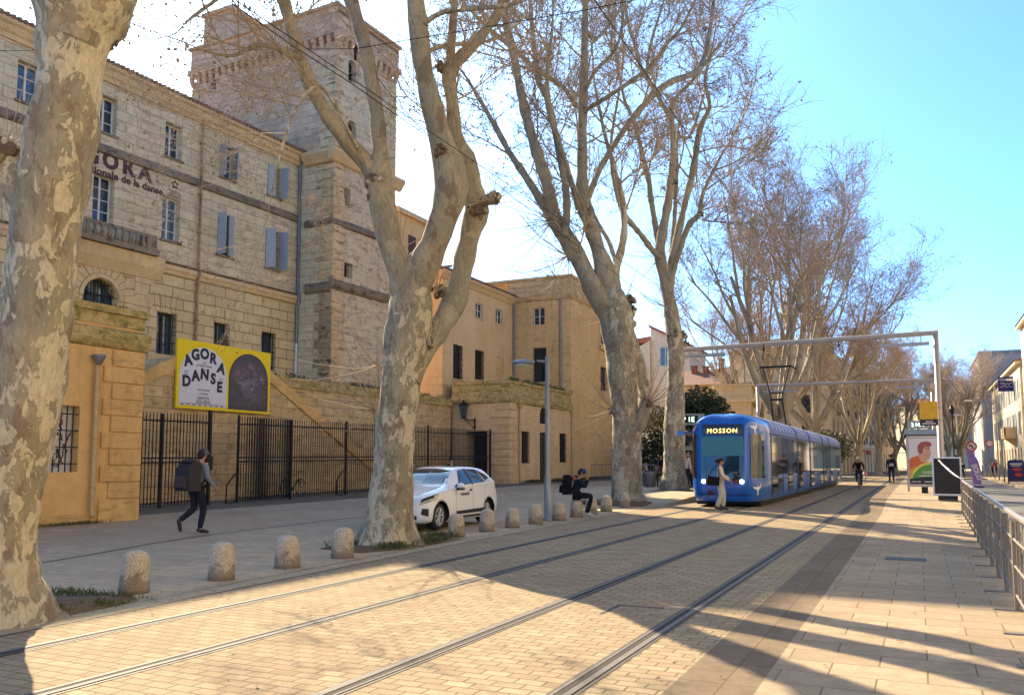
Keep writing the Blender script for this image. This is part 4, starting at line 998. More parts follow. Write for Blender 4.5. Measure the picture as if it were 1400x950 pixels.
VAR = [(101, 20, 1.0, .011), (102, 20, .85, .011), (103, 20, 1.15, .011)]; protos = [None]*3
far_tree(0, 1080, 61, 1.2, 2.3, 'largest far plane tree, its wide bare crown rising over the middle of the tram')
far_tree(1, 1042, 80, .92, 1.1, 'bare plane tree behind the raised pantograph')
far_tree(1, 1118, 74, 1.15, 2.1, 'straight trunked bare plane tree above the rear end of the tram')
far_tree(2, 1178, 82, .84, 4.0, 'V forked plane tree directly behind the cyclist on the tracks')
far_tree(1, 1203, 98, .82, 3.1, 'slender bare plane tree with trunk just right of the cyclist')
far_tree(0, 1226, 112, .80, 5.2, 'bare plane tree beside the walker with a white and black backpack')
far_tree(2, 1246, 135, .80, 1.9, 'farthest bare plane tree on the left row, over the shelter roof')
far_tree(2, 1316, 108, .80, .7, 'bare plane tree rising behind the gantry post and purple flag')
far_tree(1, 1300, 132, .84, 2.6, 'bare plane tree seen between gantry post and dark display panel')
far_tree(0, 1345, 150, .85, 3.9, 'bare plane tree beyond the round road signs on the right side')
far_tree(1, 1330, 185, .95, 4.9, 'most distant bare plane tree at the end of the right hand row')
# ================================================================== GATES, RAILINGS, SIGN BOARD
def bar_panel(mb, y0, y1, x, zb, H=2.95, step=.135, r=.011):
    n = max(2, int(abs(y1-y0)/step))
    for i in range(n+1):
        y = y0+(y1-y0)*i/n; g = zb(y)
        mb.box(x-r, x+r, y-r, y+r, g+.06, g+H)
        mb.add([(x-r, y-r, g+H), (x+r, y-r, g+H), (x+r, y+r, g+H), (x-r, y+r, g+H), (x, y, g+H+.07)], [(0,1,4),(1,2,4),(2,3,4),(3,0,4)])
    for z in (.16, 1.42, 1.56, H-.22):
        N = max(1, int((y1-y0)/2))
        for k in range(N):
            a, b = y0+(y1-y0)*k/N, y0+(y1-y0)*(k+1)/N
            mb.tube([(x, a, zb(a)+z), (x, b, zb(b)+z)], .024, 4, 0, True, False)
FX = -21.5
zb = lambda y: gz(FX, y)
g = thing('iron_gate', 'single dark iron gate leaf next to the ochre gatehouse, behind the walking man', 'gate', (0, 0, 0))
m = MB(); bar_panel(m, 17.2, 21.55, FX, zb); m.box(FX-.05, FX+.05, 21.55, 21.65, zb(21.6), zb(21.6)+3.15); m.box(FX-.045, FX+.045, 19.55, 19.63, zb(19.6), zb(19.6)+2.95); m.build('leaf', M['iron'], g)
m = MB(); m.box(FX-.06, FX+.07, 21.45, 21.7, zb(21)+1.15, zb(21)+1.62); m.build('lock_box', M['iron'], g)
m = MB(); m.tube([(FX+.02, 19.6, zb(19)+.9), (FX+.25, 19.35, zb(19)+.55), (FX+.3, 19.3, zb(19)+.02)], .028, 6); m.build('brace', M['iron'], g)
g = thing('iron_fence', 'long dark iron bar fence in front of the staircase, from the billboard to the lodge', 'fence', (0, 0, 0))
m = MB(); bar_panel(m, 22.97, 42.5, FX, zb); m.build('bars', M['iron'], g)
for y in (22.95, 29.2, 35.8, 42.5):
    m = MB(); m.box(FX-.035, FX+.035, y-.035, y+.035, zb(y), zb(y)+3.05); m.build('post', M['iron'], g)
for y in (22.85, 29.0):
    m = MB(); m.tube([(FX, y, zb(y)+1.0), (FX+.05, y-.45, zb(y)+.62), (FX+.05, y-.48, zb(y)), (FX, y, zb(y)+.02)], .028, 6); m.build('brace', M['iron'], g)
g = thing('iron_gate', 'opened iron gate leaf folded flat against the end of the long fence', 'gate', (0, 0, 0))
m = MB(); bar_panel(m, 23.2, 25.55, FX+.16, zb, 2.95, .12, .017); m.box(FX+.12, FX+.2, 25.52, 25.6, zb(25), zb(25)+2.95); m.build('leaf', M['iron'], g)

bb = thing('billboard', 'bright yellow billboard with white arched dance season poster on the stair wall', 'billboard', (-23.19, 24.02, 4.63))
YEL = plain('yellow_board_print', (.82,.60,.0), .5, 0, .03); PAPER = plain('white_board_print', (.66,.66,.67), .5, 0, .03); INK = plain('navy_board_ink', (.022,.024,.05), .5, 0, 0)
m = MB(); m.box(-.06, .02, -2.37, 2.37, -1.215, 1.215); m.build('board', YEL, bb)
def arch_outline(y0, y1, z0, zs_, zt, N=16):
    cy = (y0+y1)/2; r = (y1-y0)/2
    return [(y0, z0), (y1, z0)]+[(cy+r*math.cos(PI*k/N), zs_+(zt-zs_)*math.sin(PI*k/N)) for k in range(N+1)]
m = MB(); m.prism(arch_outline(-2.25, .02, -1.10, -.05, 1.02), 'x', .02, .026); wp = m.build('white_arch', PAPER, bb)
def danse_mat():
    k = NT('dark_stage_photograph'); co = k.coord()
    s = k.node('ShaderNodeSeparateXYZ'); k.link(co, s.inputs[0])
    n = k.noise(co, 2.2, 7, .75, .8); n2 = k.noise(k.mapping(co, (1, 1, 1), (5, 3, 2)), 3.4, 6, .7, 1.0)
    d = k.math('SUBTRACT', 1.0, k.math('MULTIPLY', k.math('ABSOLUTE', k.math('ADD', s.outputs[2], .12)), 1.1), True)
    d2 = k.math('SUBTRACT', 1.0, k.math('MULTIPLY', k.math('ABSOLUTE', k.math('ADD', s.outputs[1], -1.2)), .95), True)
    mask = k.math('MULTIPLY', d, d2)
    v = k.math('MULTIPLY', mask, k.ramp(n, [(.42, 0.0), (.62, 1.0)]))
    col = k.mix(v, (.065,.06,.06), (.26,.2,.32)); v2 = k.math('MULTIPLY', mask, k.ramp(n2, [(.55, 0.0), (.66, 1.0)]))
    col = k.mix(v2, col, (.6,.5,.6)); v3 = k.math('MULTIPLY', mask, k.ramp(k.noise(co, 2.6, 3, .5), [(.60, 0.0), (.66, .9)]))
    col = k.mix(v3, col, (.6,.24,.24)); k.base(col).rough(.5); return k.mat
m = MB(); m.prism(arch_outline(.12, 2.25, -1.13, .05, 1.05), 'x', .02, .026); ph_ = m.build('stage_photograph', danse_mat(), bb)
Tb = lambda y, z, rot=0: Matrix.Translation((.030, y, z)) @ Matrix(((0, 0, 1, 0), (1, 0, 0, 0), (0, 1, 0, 0), (0, 0, 0, 1))) @ Matrix.Rotation(R(rot), 4, 'Z')
tt = []
for ch, y, z, a in (('A', -1.85, .32, 14), ('G', -1.53, .55, 8), ('O', -1.12, .62, 0), ('R', -.72, .50, -5), ('A', -.32, .18, -12), ('D', -1.92, -.42, 3), ('A', -1.50, -.20, 6), ('N', -1.10, -.12, -4), ('S', -.68, -.24, -2), ('E', -.35, -.52, 0)):
    tt.append(text('t', ch, .52, INK, None, Tb(y, z, a), .002, bold=.028))
for s_, y, z, sz in (('CITÉ', -1.12, .42, .09), ('INTERNATIONALE', -1.12, .32, .09), ('DE LA', -1.12, .19, .09), ('MONTPELLIER', -1.12, -.55, .09), ('OCCITANIE', -1.12, -.68, .08), ('SAISON', -1.12, -.86, .16), ('2025/2026', -1.12, -1.0, .16)):
    tt.append(text('t', s_, sz, INK, None, Tb(y, z), .002))
m = MB()
for y0, z0, n_ in ((-2.05, .10, 3), (-.38, -.04, 4)):
    for j in range(n_): m.box(.026, .029, y0, y0+.22-.05*(j % 2), z0-.06*j, z0-.06*j+.018)
for j in range(8): m.box(.026, .029, -2.15+j*.27, -2.03+j*.27, -1.085, -1.055)
m.box(.026, .029, -2.18, -.02, -1.035, -1.02); tt.append(m.build('t', INK))
mesh_join('lettering', tt, wp)

# wall lantern on the lodge
la = thing('wall_lantern', 'black wrought iron lantern on a bracket on the lodge wall', 'lantern', (-23.75, 44.9, 3.9))
m = MB(); m.box(-.05, .05, -.04, .0, -.45, .22); m.tube([(0, -.03, .1), (-.3, -.12, .12), (-.62, -.2, .22)], .035, 6); m.tube([(0, -.03, -.4), (-.25, -.1, -.18), (-.55, -.18, .14)], .025, 6); m.build('bracket', M['iron'], la)
m = MB(); c = (-.66, -.22)
m.lathe([(.10, .22), (.16, .26), (.12, .30)], 6, (c[0], c[1], 0)); m.lathe([(.30, .95), (.33, .98), (.2, 1.14), (.08, 1.2), (.05, 1.32)], 6, (c[0], c[1], 0))
for k in range(6):
    a = 2*PI*k/6; m.tube([(c[0]+.13*math.cos(a), c[1]+.13*math.sin(a), .28), (c[0]+.28*math.cos(a), c[1]+.28*math.sin(a), .96)], .014, 4)
lf = m.build('lantern_frame', M['iron'], la)
m = MB(); m.lathe([(.115, .29), (.265, .95)], 6, (c[0], c[1], 0), 0, False); m.build('lantern_glass', M['pane_blue'], lf)

# ================================================================== BOLLARDS, STREET LAMP
def concrete():
    k = NT('weathered_granite_bollard'); oi = k.node('ShaderNodeObjectInfo'); va = k.node('ShaderNodeVectorMath', operation='ADD'); co0 = k.coord(); k.link(co0, va.inputs[0]); sc0 = k.node('ShaderNodeVectorMath', operation='SCALE'); sc0.inputs[0].default_value = (37, 19, 0); k.link(oi.outputs['Random'], sc0.inputs['Scale']); k.link(sc0.outputs[0], va.inputs[1]); co = va.outputs[0]; f = k.noise(co, 55, 4, .8); n = k.noise(co, 6, 6, .7)
    col = k.mix(k.ramp(f, [(.35, 0.0), (.6, 1.0)]), (.22,.18,.13), (.55,.475,.35)); s = k.node('ShaderNodeSeparateXYZ'); k.link(co, s.inputs[0])
    dirt = k.math('ADD', k.math('MULTIPLY', s.outputs[2], -2.6), k.math('MULTIPLY', n, 1.9))
    col = k.mix(k.ramp(dirt, [(.35, 0.0), (.55, .6)]), col, (.13,.10,.075)); col = k.mix(k.ramp(n, [(.55, 0.0), (.7, .35)]), col, (.10,.08,.065))
    k.base(col).rough(.9); k.bump(f, .4, .01); return k.mat
bm_ = concrete(); proto_b = None
BL = [(-8.49,7.40,'nearest round topped stone bollard, stained dark below, by the left tree'), (-8.40,8.72,'stone bollard second from the left, standing on the sunlit edge'), (-8.47,10.12,'dome topped stone bollard third from the left'),
      (-8.52,11.52,'stone bollard just left of the big forked tree'), (-8.74,15.74,'pale stone bollard just in front of the car front wheel'), (-8.78,17.18,'dark mottled stone bollard at the car rear wheel'),
      (-8.75,18.45,'flat looking stone bollard just right of the parked car'), (-8.73,19.78,'stone bollard immediately left of the street lamp post'), (-8.70,21.24,'stone bollard immediately right of the street lamp post'),
      (-8.76,22.70,'stone bollard used as a seat'), (-8.85,24.10,'stone bollard just past the seated person'), (-8.92,25.7,'second stone bollard past the seated person'), (-9.15,28.3,'last stone bollard, at the foot of the tall tree')]
for i, (x, y, lab) in enumerate(BL):
    if i == 0:
        proto_b = MB(); prof = [(.182, 0), (.180, .10), (.172, .25), (.165, .355), (.160, .40), (.142, .45), (.11, .485), (.06, .505), (.0, .51)]
        proto_b.lathe(prof, 24); o = proto_b.build('bollard', bm_); pb = o
    else: o = pb.copy(); COL.objects.link(o)
    o.location = (x, y, -.01); o.rotation_euler = (R(rnd.uniform(-2.5, 2.5)), R(rnd.uniform(-2.5, 2.5)), rnd.uniform(0, 6)); sx_ = rnd.uniform(.95, 1.06); o.scale = (sx_, sx_, rnd.uniform(.94, 1.06))
    tag(o, lab, 'bollard', 'stone bollards along the kerb')
GALV = plain('galvanised_lamp_post', (.24,.25,.255), .45, .5, .15, 4)
sl = thing('street_lamp', 'slim grey street lamp post with one short arm among the bollards', 'street lamp', (-8.9, 20.95, 0))
m = MB(); m.lathe([(.13, 0), (.13, .05), (.095, .06), (.095, 1.1), (.085, 1.15), (.062, 1.25), (.055, 4.35), (.0, 4.4)], 14); m.build('pole', GALV, sl)
m = MB(); m.tube([(0, 0, 4.22), (-.25, -.12, 4.24)], .03, 8); m.build('arm', GALV, sl)
m = MB(); m.ball((-.58, -.28, 4.2), (.36, .16, .085), 0, 12, 6); lh = m.build('lamp_head', GALV, sl); lh.rotation_euler = (0, 0, 0)
m = MB(); m.ball((-.60, -.285, 4.165), (.26, .12, .07), 0, 10, 5); m.build('lamp_glass', M['white_paint'], lh)

# ================================================================== CAR
def spl(tab, t):
    """smooth interpolation of a table of rows (t, a, b, c ...)"""
    n = len(tab)
    if t <= tab[0][0]: return tab[0][1:]
    if t >= tab[-1][0]: return tab[-1][1:]
    for i in range(n-1):
        if tab[i][0] <= t <= tab[i+1][0]:
            h = tab[i+1][0]-tab[i][0]; f = (t-tab[i][0])/h
            out = []
            for j in range(1, len(tab[0])):
                y1, y2 = tab[i][j], tab[i+1][j]
                m1 = (tab[i+1][j]-tab[i-1][j])/(tab[i+1][0]-tab[i-1][0])*h if i > 0 else (y2-y1)
                m2 = (tab[i+2][j]-tab[i][j])/(tab[i+2][0]-tab[i][0])*h if i < n-2 else (y2-y1)
                m1 = 0 if (y2-y1)*m1 < 0 else m1; m2 = 0 if (y2-y1)*m2 < 0 else m2
                f2, f3 = f*f, f*f*f
                out.append((2*f3-3*f2+1)*y1+(f3-2*f2+f)*m1+(-2*f3+3*f2)*y2+(f3-f2)*m2)
            return out
# y, bottom z, shoulder z, top z, half width at sill, half width at shoulder, half width of the top edge
HULL = [(-2.02,.34,.58,.62,.50,.52,.40), (-1.97,.24,.68,.73,.66,.66,.50), (-1.82,.19,.76,.82,.79,.77,.58), (-1.55,.18,.82,.89,.85,.84,.66), (-1.2,.17,.87,.95,.875,.865,.70),
        (-.92,.17,.90,1.0,.88,.87,.70), (-.74,.17,.915,1.05,.885,.87,.70), (-.32,.17,.93,1.30,.885,.868,.62), (.02,.17,.945,1.425,.885,.865,.585), (.5,.17,.965,1.465,.885,.865,.575),
        (1.0,.17,.985,1.455,.885,.865,.57), (1.4,.18,1.01,1.42,.88,.86,.56), (1.66,.21,1.03,1.36,.87,.845,.555), (1.84,.26,1.02,1.17,.845,.80,.57), (1.96,.32,.96,1.0,.80,.74,.60), (2.03,.38,.78,.84,.73,.68,.55), (2.06,.44,.64,.72,.64,.58,.48)]
def hull_pt(y, t, off=0.0):
    """t 0..1 bottom centre -> top centre on the +x side"""
    zb_, zs_, zt, ws, wh, wt = spl(HULL, y)
    ring = [(0, 0, zb_), (.16, ws*.86, zb_), (.24, ws, zb_+.10), (.36, ws*1.005, zb_+(zs_-zb_)*.55), (.50, wh, zs_), (.58, wh*.975+wt*.025, zs_+.045*(zt-zs_)*3), (.80, wt, zt-(zt-zs_)*.10), (.88, wt*.78, zt-.012), (1.0, 0, zt)]
    x, z = spl([(a, b, c) for a, b, c in ring], t)
    return Vector((x, y, z))
def hull_off(y, t, off, sx=1):
    e = 1e-3; p = hull_pt(y, t); a = hull_pt(y+e, t)-hull_pt(y-e, t); b = hull_pt(y, min(1, t+e))-hull_pt(y, t-e)
    n = a.cross(b)
    if n.length < 1e-9: n = Vector((0, 0, 1))
    n.normalize()
    if n.x < 0: n = -n
    if t > .86 and n.z < 0: n = -n
    p = p+n*off; return Vector((p.x*sx, p.y, p.z))
def hull_patch(mb, quad, off, sx=1, nu=8, nv=5, mi=0):
    """quad: four (y, t) corners"""
    vs = []
    for i in range(nu+1):
        for j in range(nv+1):
            u, v = i/nu, j/nv
            y = (quad[0][0]*(1-u)+quad[1][0]*u)*(1-v)+(quad[3][0]*(1-u)+quad[2][0]*u)*v
            t = (quad[0][1]*(1-u)+quad[1][1]*u)*(1-v)+(quad[3][1]*(1-u)+quad[2][1]*u)*v
            vs.append(hull_off(y, t, off, sx))
    mb.add(vs, [(i*(nv+1)+j, (i+1)*(nv+1)+j, (i+1)*(nv+1)+j+1, i*(nv+1)+j+1) for i in range(nu) for j in range(nv)], mi, True)
PAINT = plain('white_car_paint', (.74,.74,.735), .22, 0, .02, 1, .55); PAINT.node_tree.nodes['Principled BSDF'].inputs['Coat Weight'].default_value = .6
BLK = plain('black_car_plastic', (.018,.018,.02), .55, 0, .1, 8); TYRE = plain('tyre_rubber', (.022,.022,.022), .8, 0, .2, 9); ALLOY = plain('alloy_rim', (.48,.48,.49), .35, .7, .05)
LAMPG = plain('headlamp_glass', (.30,.34,.38), .08, .3, .3, 12, .8); AUTOGL = plain('car_window_glass', (.012,.02,.028), .03, 0, 0, 1, 1.0)
car = thing('parked_car', 'white five door hatchback parked behind the bollards, front partly hidden by the tree', 'car', (-10.63, 18.05, .02), R(2)); car.scale = (.97, .97, .97)
NY, NTt = 56, 30; vs = []; fs = []
ys = [-2.02+4.07*i/NY for i in range(NY+1)]; ts = [i/NTt for i in range(NTt+1)]
nr = 2*NTt
for y in ys:
    half = [hull_pt(y, t) for t in ts]
    ring = [Vector((p.x, p.y, p.z)) for p in half]+[Vector((-p.x, p.y, p.z)) for p in half[-2:0:-1]]; vs += ring
for i in range(NY):
    for k in range(nr): fs.append((i*nr+k, i*nr+(k+1) % nr, (i+1)*nr+(k+1) % nr, (i+1)*nr+k))
fs.append(tuple(range(nr))); fs.append(tuple(range(NY*nr, (NY+1)*nr))[::-1])
m = MB(); m.add(vs, fs, 0, True); body = m.build('body', [PAINT, BLK], car)
bmx = bmesh.new(); bmx.from_mesh(body.data); bmesh.ops.recalc_face_normals(bmx, faces=bmx.faces); bmx.to_mesh(body.data); bmx.free()
cuts = []
for y in (-1.29, 1.29):
    for sx in (-1, 1):
        m = MB(); m.lathe([(.365, sx*.60), (.365, sx*1.1)], 32, (0, y, .31), 0, False, 'x'); c_ = m.build('cut', BLK)
        bmx = bmesh.new(); bmx.from_mesh(c_.data); bmesh.ops.recalc_face_normals(bmx, faces=bmx.faces); bmx.to_mesh(c_.data); bmx.free()
        c_.location = car.location; c_.rotation_euler = car.rotation_euler; c_.scale = car.scale; cuts.append(c_)
        md = body.modifiers.new('arch', 'BOOLEAN'); md.object = c_; md.solver = 'EXACT'; md.operation = 'DIFFERENCE'
bake(body)
for c_ in cuts: bpy.data.objects.remove(c_)
if BLK.name not in [x.name for x in body.data.materials if x]: body.data.materials.append(BLK)
bi = [x.name if x else '' for x in body.data.materials].index(BLK.name)
for p in body.data.polygons:
    c = p.center
    if abs(abs(c.y)-1.29) < .37 and (c.z-.31)**2+(abs(c.y)-1.29)**2 < .362**2 and abs(c.x) < .97 and (abs(c.x) < .8 or True) and c.z < .68 and abs(p.normal.x) > .9 and abs(c.x) < .62: p.material_index = bi
    r_ = math.hypot(c.z-.31, abs(c.y)-1.29)
    if abs(r_-.365) < .006 and abs(p.normal.x) < .2 and .6 < abs(c.x): p.material_index = bi; p.use_smooth = False
for y in (-1.29, 1.29):
    for sx in (-1, 1):
        m = MB(); x0 = sx*.70
        m.lathe([(.20, x0-sx*.10), (.29, x0-sx*.10), (.308, x0-sx*.07), (.312, x0+sx*.06), (.295, x0+sx*.115), (.225, x0+sx*.125), (.205, x0+sx*.10)], 28, (0, y, .312), 0, True, 'x'); wh = m.build('wheel', TYRE, car)
        m = MB(); m.lathe([(.215, x0+sx*.085), (.215, x0+sx*.118), (.19, x0+sx*.118), (.185, x0+sx*.08)], 24, (0, y, .312), 0, True, 'x'); m.lathe([(.04, x0+sx*.07), (.05, x0+sx*.115), (.0, x0+sx*.118)], 10, (0, y, .312), 0, True, 'x')
        for k in range(7):
            a = 2*PI*k/7+.3
            for s2 in (-.14, .14): m.tube([(x0+sx*.108, y+.04*math.cos(a), .312+.04*math.sin(a)), (x0+sx*.112, y+.195*math.cos(a+s2), .312+.195*math.sin(a+s2))], .017, 5)
        m.build('rim', ALLOY, wh)
        m = MB(); m.lathe([(.185, x0+sx*.05), (.184, x0+sx*.055)], 20, (0, y, .312), 0, False, 'x'); m.build('brake_shadow_disc', BLK, wh)
for sx in (-1, 1):
    for q in (((-.40, .60), (.30, .585), (.30, .785), (-.02, .785)), ((.40, .585), (1.08, .59), (1.02, .775), (.40, .785)), ((1.13, .60), (1.46, .64), (1.42, .70), (1.08, .77))):
        m = MB(); hull_patch(m, q, .006, sx, 8, 6); m.build('side_window', AUTOGL, car)
    m = MB(); hull_patch(m, ((.31, .575), (.39, .575), (.39, .79), (.31, .79)), .007, sx, 2, 6); hull_patch(m, ((-.52, .585), (1.44, .585), (1.44, .592), (-.52, .592)), .008, sx, 14, 1); hull_patch(m, ((-.62, .59), (-.42, .60), (-.36, .64), (-.50, .64)), .007, sx, 3, 3)
    m.build('window_pillar', BLK, car)
    m = MB(); hull_patch(m, ((-.62, .265), (.95, .265), (.92, .295), (-.58, .295)), .012, sx, 12, 2)
    hull_patch(m, ((-.605, .27), (-.595, .27), (-.555, .585), (-.565, .585)), .003, sx, 1, 12); hull_patch(m, ((.345, .27), (.355, .27), (.355, .58), (.345, .58)), .003, sx, 1, 12); hull_patch(m, ((1.0, .36), (1.01, .36), (1.2, .55), (1.19, .55)), .003, sx, 1, 8)
    hull_patch(m, ((.17, .455), (.30, .455), (.30, .475), (.17, .475)), .012, sx, 3, 2); hull_patch(m, ((-.75, .22), (.95, .22), (.95, .245), (-.75, .245)), .004, sx, 12, 1)
    m.build('side_trim', BLK, car)
    m = MB(); m.ball((sx*.975, -.50, 1.0), (.11, .07, .075), 0, 10, 6); mi_ = m.build('wing_mirror', PAINT, car)
    m = MB(); m.tube([(sx*.83, -.50, .94), (sx*.93, -.50, .95)], .03, 6); m.cbox((sx*.97, -.50, .925), (.17, .10, .05)); m.build('mirror_foot', BLK, mi_)
    m = MB(); hull_patch(m, ((-1.97, .43), (-1.50, .435), (-1.40, .535), (-1.93, .56)), .008, sx, 10, 5); hl = m.build('headlight', LAMPG, car)
    m = MB(); hull_patch(m, ((-1.955, .47), (-1.60, .465), (-1.56, .505), (-1.94, .515)), .012, sx, 6, 2); m.build('lamp_insert', BLK, hl)
    m = MB(); hull_patch(m, ((-1.955, .29), (-1.80, .27), (-1.79, .36), (-1.93, .38)), .006, sx, 5, 4); m.build('bumper_vent', BLK, car)
    m = MB(); hull_patch(m, ((1.86, .44), (2.0, .44), (1.99, .54), (1.80, .56)), .006, sx, 5, 4); m.build('tail_light', plain('tail_lamp_red', (.35,.02,.02), .2, 0, 0), car)
m = MB()
for sx in (-1, 1): hull_patch(m, ((-.70, .82), (-.08, .85), (-.06, .998), (-.72, .998)), .006, sx, 8, 8)
m.build('windscreen', AUTOGL, car)
m = MB()
for sx in (-1, 1): hull_patch(m, ((1.70, .83), (1.86, .83), (1.86, .998), (1.69, .998)), .006, sx, 6, 6)
m.build('rear_window', AUTOGL, car)
m = MB(); m.box(-.48, .48, -2.03, -1.99, .40, .52); m.box(-.60, .60, -1.995, -1.90, .27, .36); m.build('front_grille', BLK, car)
m = MB(); m.box(-.26, .26, -2.045, -2.032, .40, .50); m.build('number_plate', M['white_paint'], car)
m = MB(); m.prism([(0, -.07), (.055, 0), (0, .07), (-.055, 0)], 'y', -2.05, -2.032); 
mm = m.build('front_badge', ALLOY, car); mm.location = (0, 0, .60)
text('door_lettering', 'mmoda.fr', .125, INK, car, Matrix.Translation((.893, -.10, .765)) @ Matrix(((0, 0, 1, 0), (1, 0, 0, 0), (0, 1, 0, 0), (0, 0, 0, 1))), .003, 'CENTER', .0)

# ================================================================== TRAM
TB_ = plain('tram_blue_paint', (.009,.11,.44), .25, 0, .06, 2, .5); TB_.node_tree.nodes['Principled BSDF'].inputs['Coat Weight'].default_value = .5
TROOF = plain('tram_roof_blue', (.03,.10,.38), .5, 0, .08, 3, .5); TSIDE = plain('tram_skirt_pale_blue', (.03,.13,.44), .42, 0, .1, 3, .5); TGL = plain('tram_window_glass', (.012,.02,.026), .04, 0, .2, 3, .9)
TDK = plain('tram_rubber_black', (.012,.014,.02), .6, 0, .1); TSCR = plain('tram_windscreen_glass', (.006,.03,.055), .05, 0, .1, 2, .8); TBLIND = plain('teal_sun_blind', (.03,.14,.16), .25, 0, .08, 3, .6); TWH = plain('white_livery_vinyl', (.72,.70,.68), .4, 0, .05)
tram = thing('tram', 'long blue tram with white bird motifs, lit headlights and reflective windows', 'tram', (-6.07, 29.55, 0))
TZ = [(.20,1.20,.16), (.30,1.27,.10), (.60,1.315,.02), (.95,1.325,0), (1.6,1.325,.05), (2.3,1.32,.10), (2.55,1.315,.13), (2.78,1.28,.17), (2.95,1.19,.25), (3.08,1.03,.38), (3.17,.80,.58), (3.225,.48,.85), (3.25,.02,1.2)]
TP = [(0,0,0), (.15,.40,.01), (.30,.72,.02), (.40,.87,.07), (.52,1.01,.22), (.65,1.14,.52), (.78,1.22,.95), (.90,1.295,1.4), (1.0,1.325,1.9)]
def tram_pt(z, s, off=0, sx=1):
    hw, lean = spl(TZ, z); x, y = spl(TP, min(1, s))
    f = hw/1.325; p = Vector((x*f, y+lean*(1-.75*s), z))
    if off:
        e = 1e-3; a = tram_pt(min(3.249, z+e), s)-tram_pt(z-e, s); b = tram_pt(z, min(1, s+e))-tram_pt(z, s-e if s > 0 else s); n = b.cross(a)
        if n.length > 1e-9:
            n.normalize()
            if n.y > 0 and s < .8 or n.x < -.5: n = -n
            if s >= .8 and n.x < 0: n = -n
            p = p+n*off
    return Vector((p.x*sx, p.y, p.z))
def tram_patch(mb, z0, z1, s0, s1, off, sx=1, nz=6, ns=6, mi=0, skew=0):
    vs = [tram_pt(z0+(z1-z0)*j/nz, s0+(s1-s0)*i/ns, off, sx) for i in range(ns+1) for j in range(nz+1)]
    mb.add(vs, [(i*(nz+1)+j, (i+1)*(nz+1)+j, (i+1)*(nz+1)+j+1, i*(nz+1)+j+1) for i in range(ns) for j in range(nz)], mi, True)
zz = [.20, .25, .30, .45, .60, .8, .95, 1.3, 1.6, 2.0, 2.3, 2.45, 2.55, 2.65, 2.75, 2.84, 2.92, 3.0, 3.06, 3.12, 3.16, 3.2, 3.22, 3.24, 3.25]; ss = [i/20 for i in range(21)]
m = MB()
for sx in (-1, 1):
    vs = [tram_pt(z, s, 0, sx) for s in ss for z in zz]; n = len(zz)
    m.add(vs, [(i*n+j, (i+1)*n+j, (i+1)*n+j+1, i*n+j+1) for i in range(20) for j in range(n-1)], 0, True)
m.build('cab_shell', TB_, tram)
def sect(hw_add=0.0): return [(spl(TZ, z)[0]+hw_add, z) for z in zz[:-1]]
def extr(mb, y0, y1, mi=0, zlo=0, zhi=9, add=0.0, sides=(-1, 1)):
    pr = [(x, z) for x, z in sect(add) if zlo <= z <= zhi]
    for sx in sides:
        vs = [(sx*x, y, z) for y in (y0, y1) for x, z in pr]; n = len(pr)
        mb.add(vs, [(j, j+1, n+j+1, n+j) for j in range(n-1)], mi, True)
    if zhi > 3.2: mb.quad((-pr[-1][0], y0, pr[-1][1]), (pr[-1][0], y0, pr[-1][1]), (pr[-1][0], y1, pr[-1][1]), (-pr[-1][0], y1, pr[-1][1]), mi)
JO = [9.4, 14.1, 20.4, 24.3]; ENDY = 32.4
edges = [1.9]+[j for y in JO for j in (y-.16, y+.16)]+[ENDY]
for a, b in zip(edges[::2], edges[1::2]):
    c = MB(); extr(c, a, b, 0, 0, 2.56, 0, (-1,)); c.build('module_side', TSIDE, tram); c = MB(); extr(c, a, b, 0, 0, 2.56, 0, (1,)); mo = c.build('module_side', TSIDE, tram)
    c = MB(); extr(c, a, b, 0, 2.55, 9, .001); 
    c.build('module_roof', TROOF, mo)
    c = MB(); k = int((b-a)/.85)
    for i in range(1, k):
        y = a+(b-a)*i/k; pr = [(x, z) for x, z in sect(.012) if z >= 2.75]
        c.tube([(x, y, z) for x, z in pr]+[(-x, y, z) for x, z in pr[::-1]], .016, 4, 0, False)
    if k > 1: c.build('roof_hoops', TWH, mo)
    n = max(1, round((b-a-.3)/1.55)); w_ = (b-a-.3)/n
    for i in range(n):
        y0, y1 = a+.15+i*w_+.05, a+.15+(i+1)*w_-.05
        for sx in (-1, 1):
            X_ = 1.332*sx; c = MB(); c.box(X_-.004, X_+.004, y0, y1, 1.08 if i % 3 else .42, 2.48); c.build('window' if i % 3 else 'door', TGL, mo)
    c = MB()
    for sx in (-1, 1):
        for i in range(n+1):
            y = a+.15+i*w_; c.box(sx*1.322, sx*1.334, y-.02, y+.02, .32, 2.5)
        c.box(sx*1.322, sx*1.335, a, b, .90, .93); c.box(sx*1.318, sx*1.33, a, b, 2.52, 2.56)
    c.build('side_seams', TDK, mo)
for y in JO:
    c = MB(); extr(c, y-.16, y+.16, 0, 0, 9, -.07); c.build('bellows', TDK, tram)
    c = MB(); extr(c, y-.19, y-.13, 0, 0, 9, .012); extr(c, y+.13, y+.19, 0, 0, 9, .012); c.build('joint_frame', TB_, tram)
m = MB(); pr = sect(); m.add([(x, ENDY, z) for x, z in pr]+[(-x, ENDY, z) for x, z in pr[::-1]], [tuple(range(2*len(pr)))]); m.build('rear_end', TB_, tram)
m = MB(); m.box(-1.1, 1.1, .9, ENDY-.3, .06, .24); m.build('underframe', TDK, tram)
m = MB()
for sx in (-1, 1): tram_patch(m, .90, 2.42, 0, .31, .012, sx, 8, 6)
scr = m.build('windscreen', TSCR, tram)
m = MB()
for sx in (-1, 1): tram_patch(m, 1.75, 2.40, .0, .30, .020, sx, 6, 6)
m.build('sun_blind', TBLIND, scr)
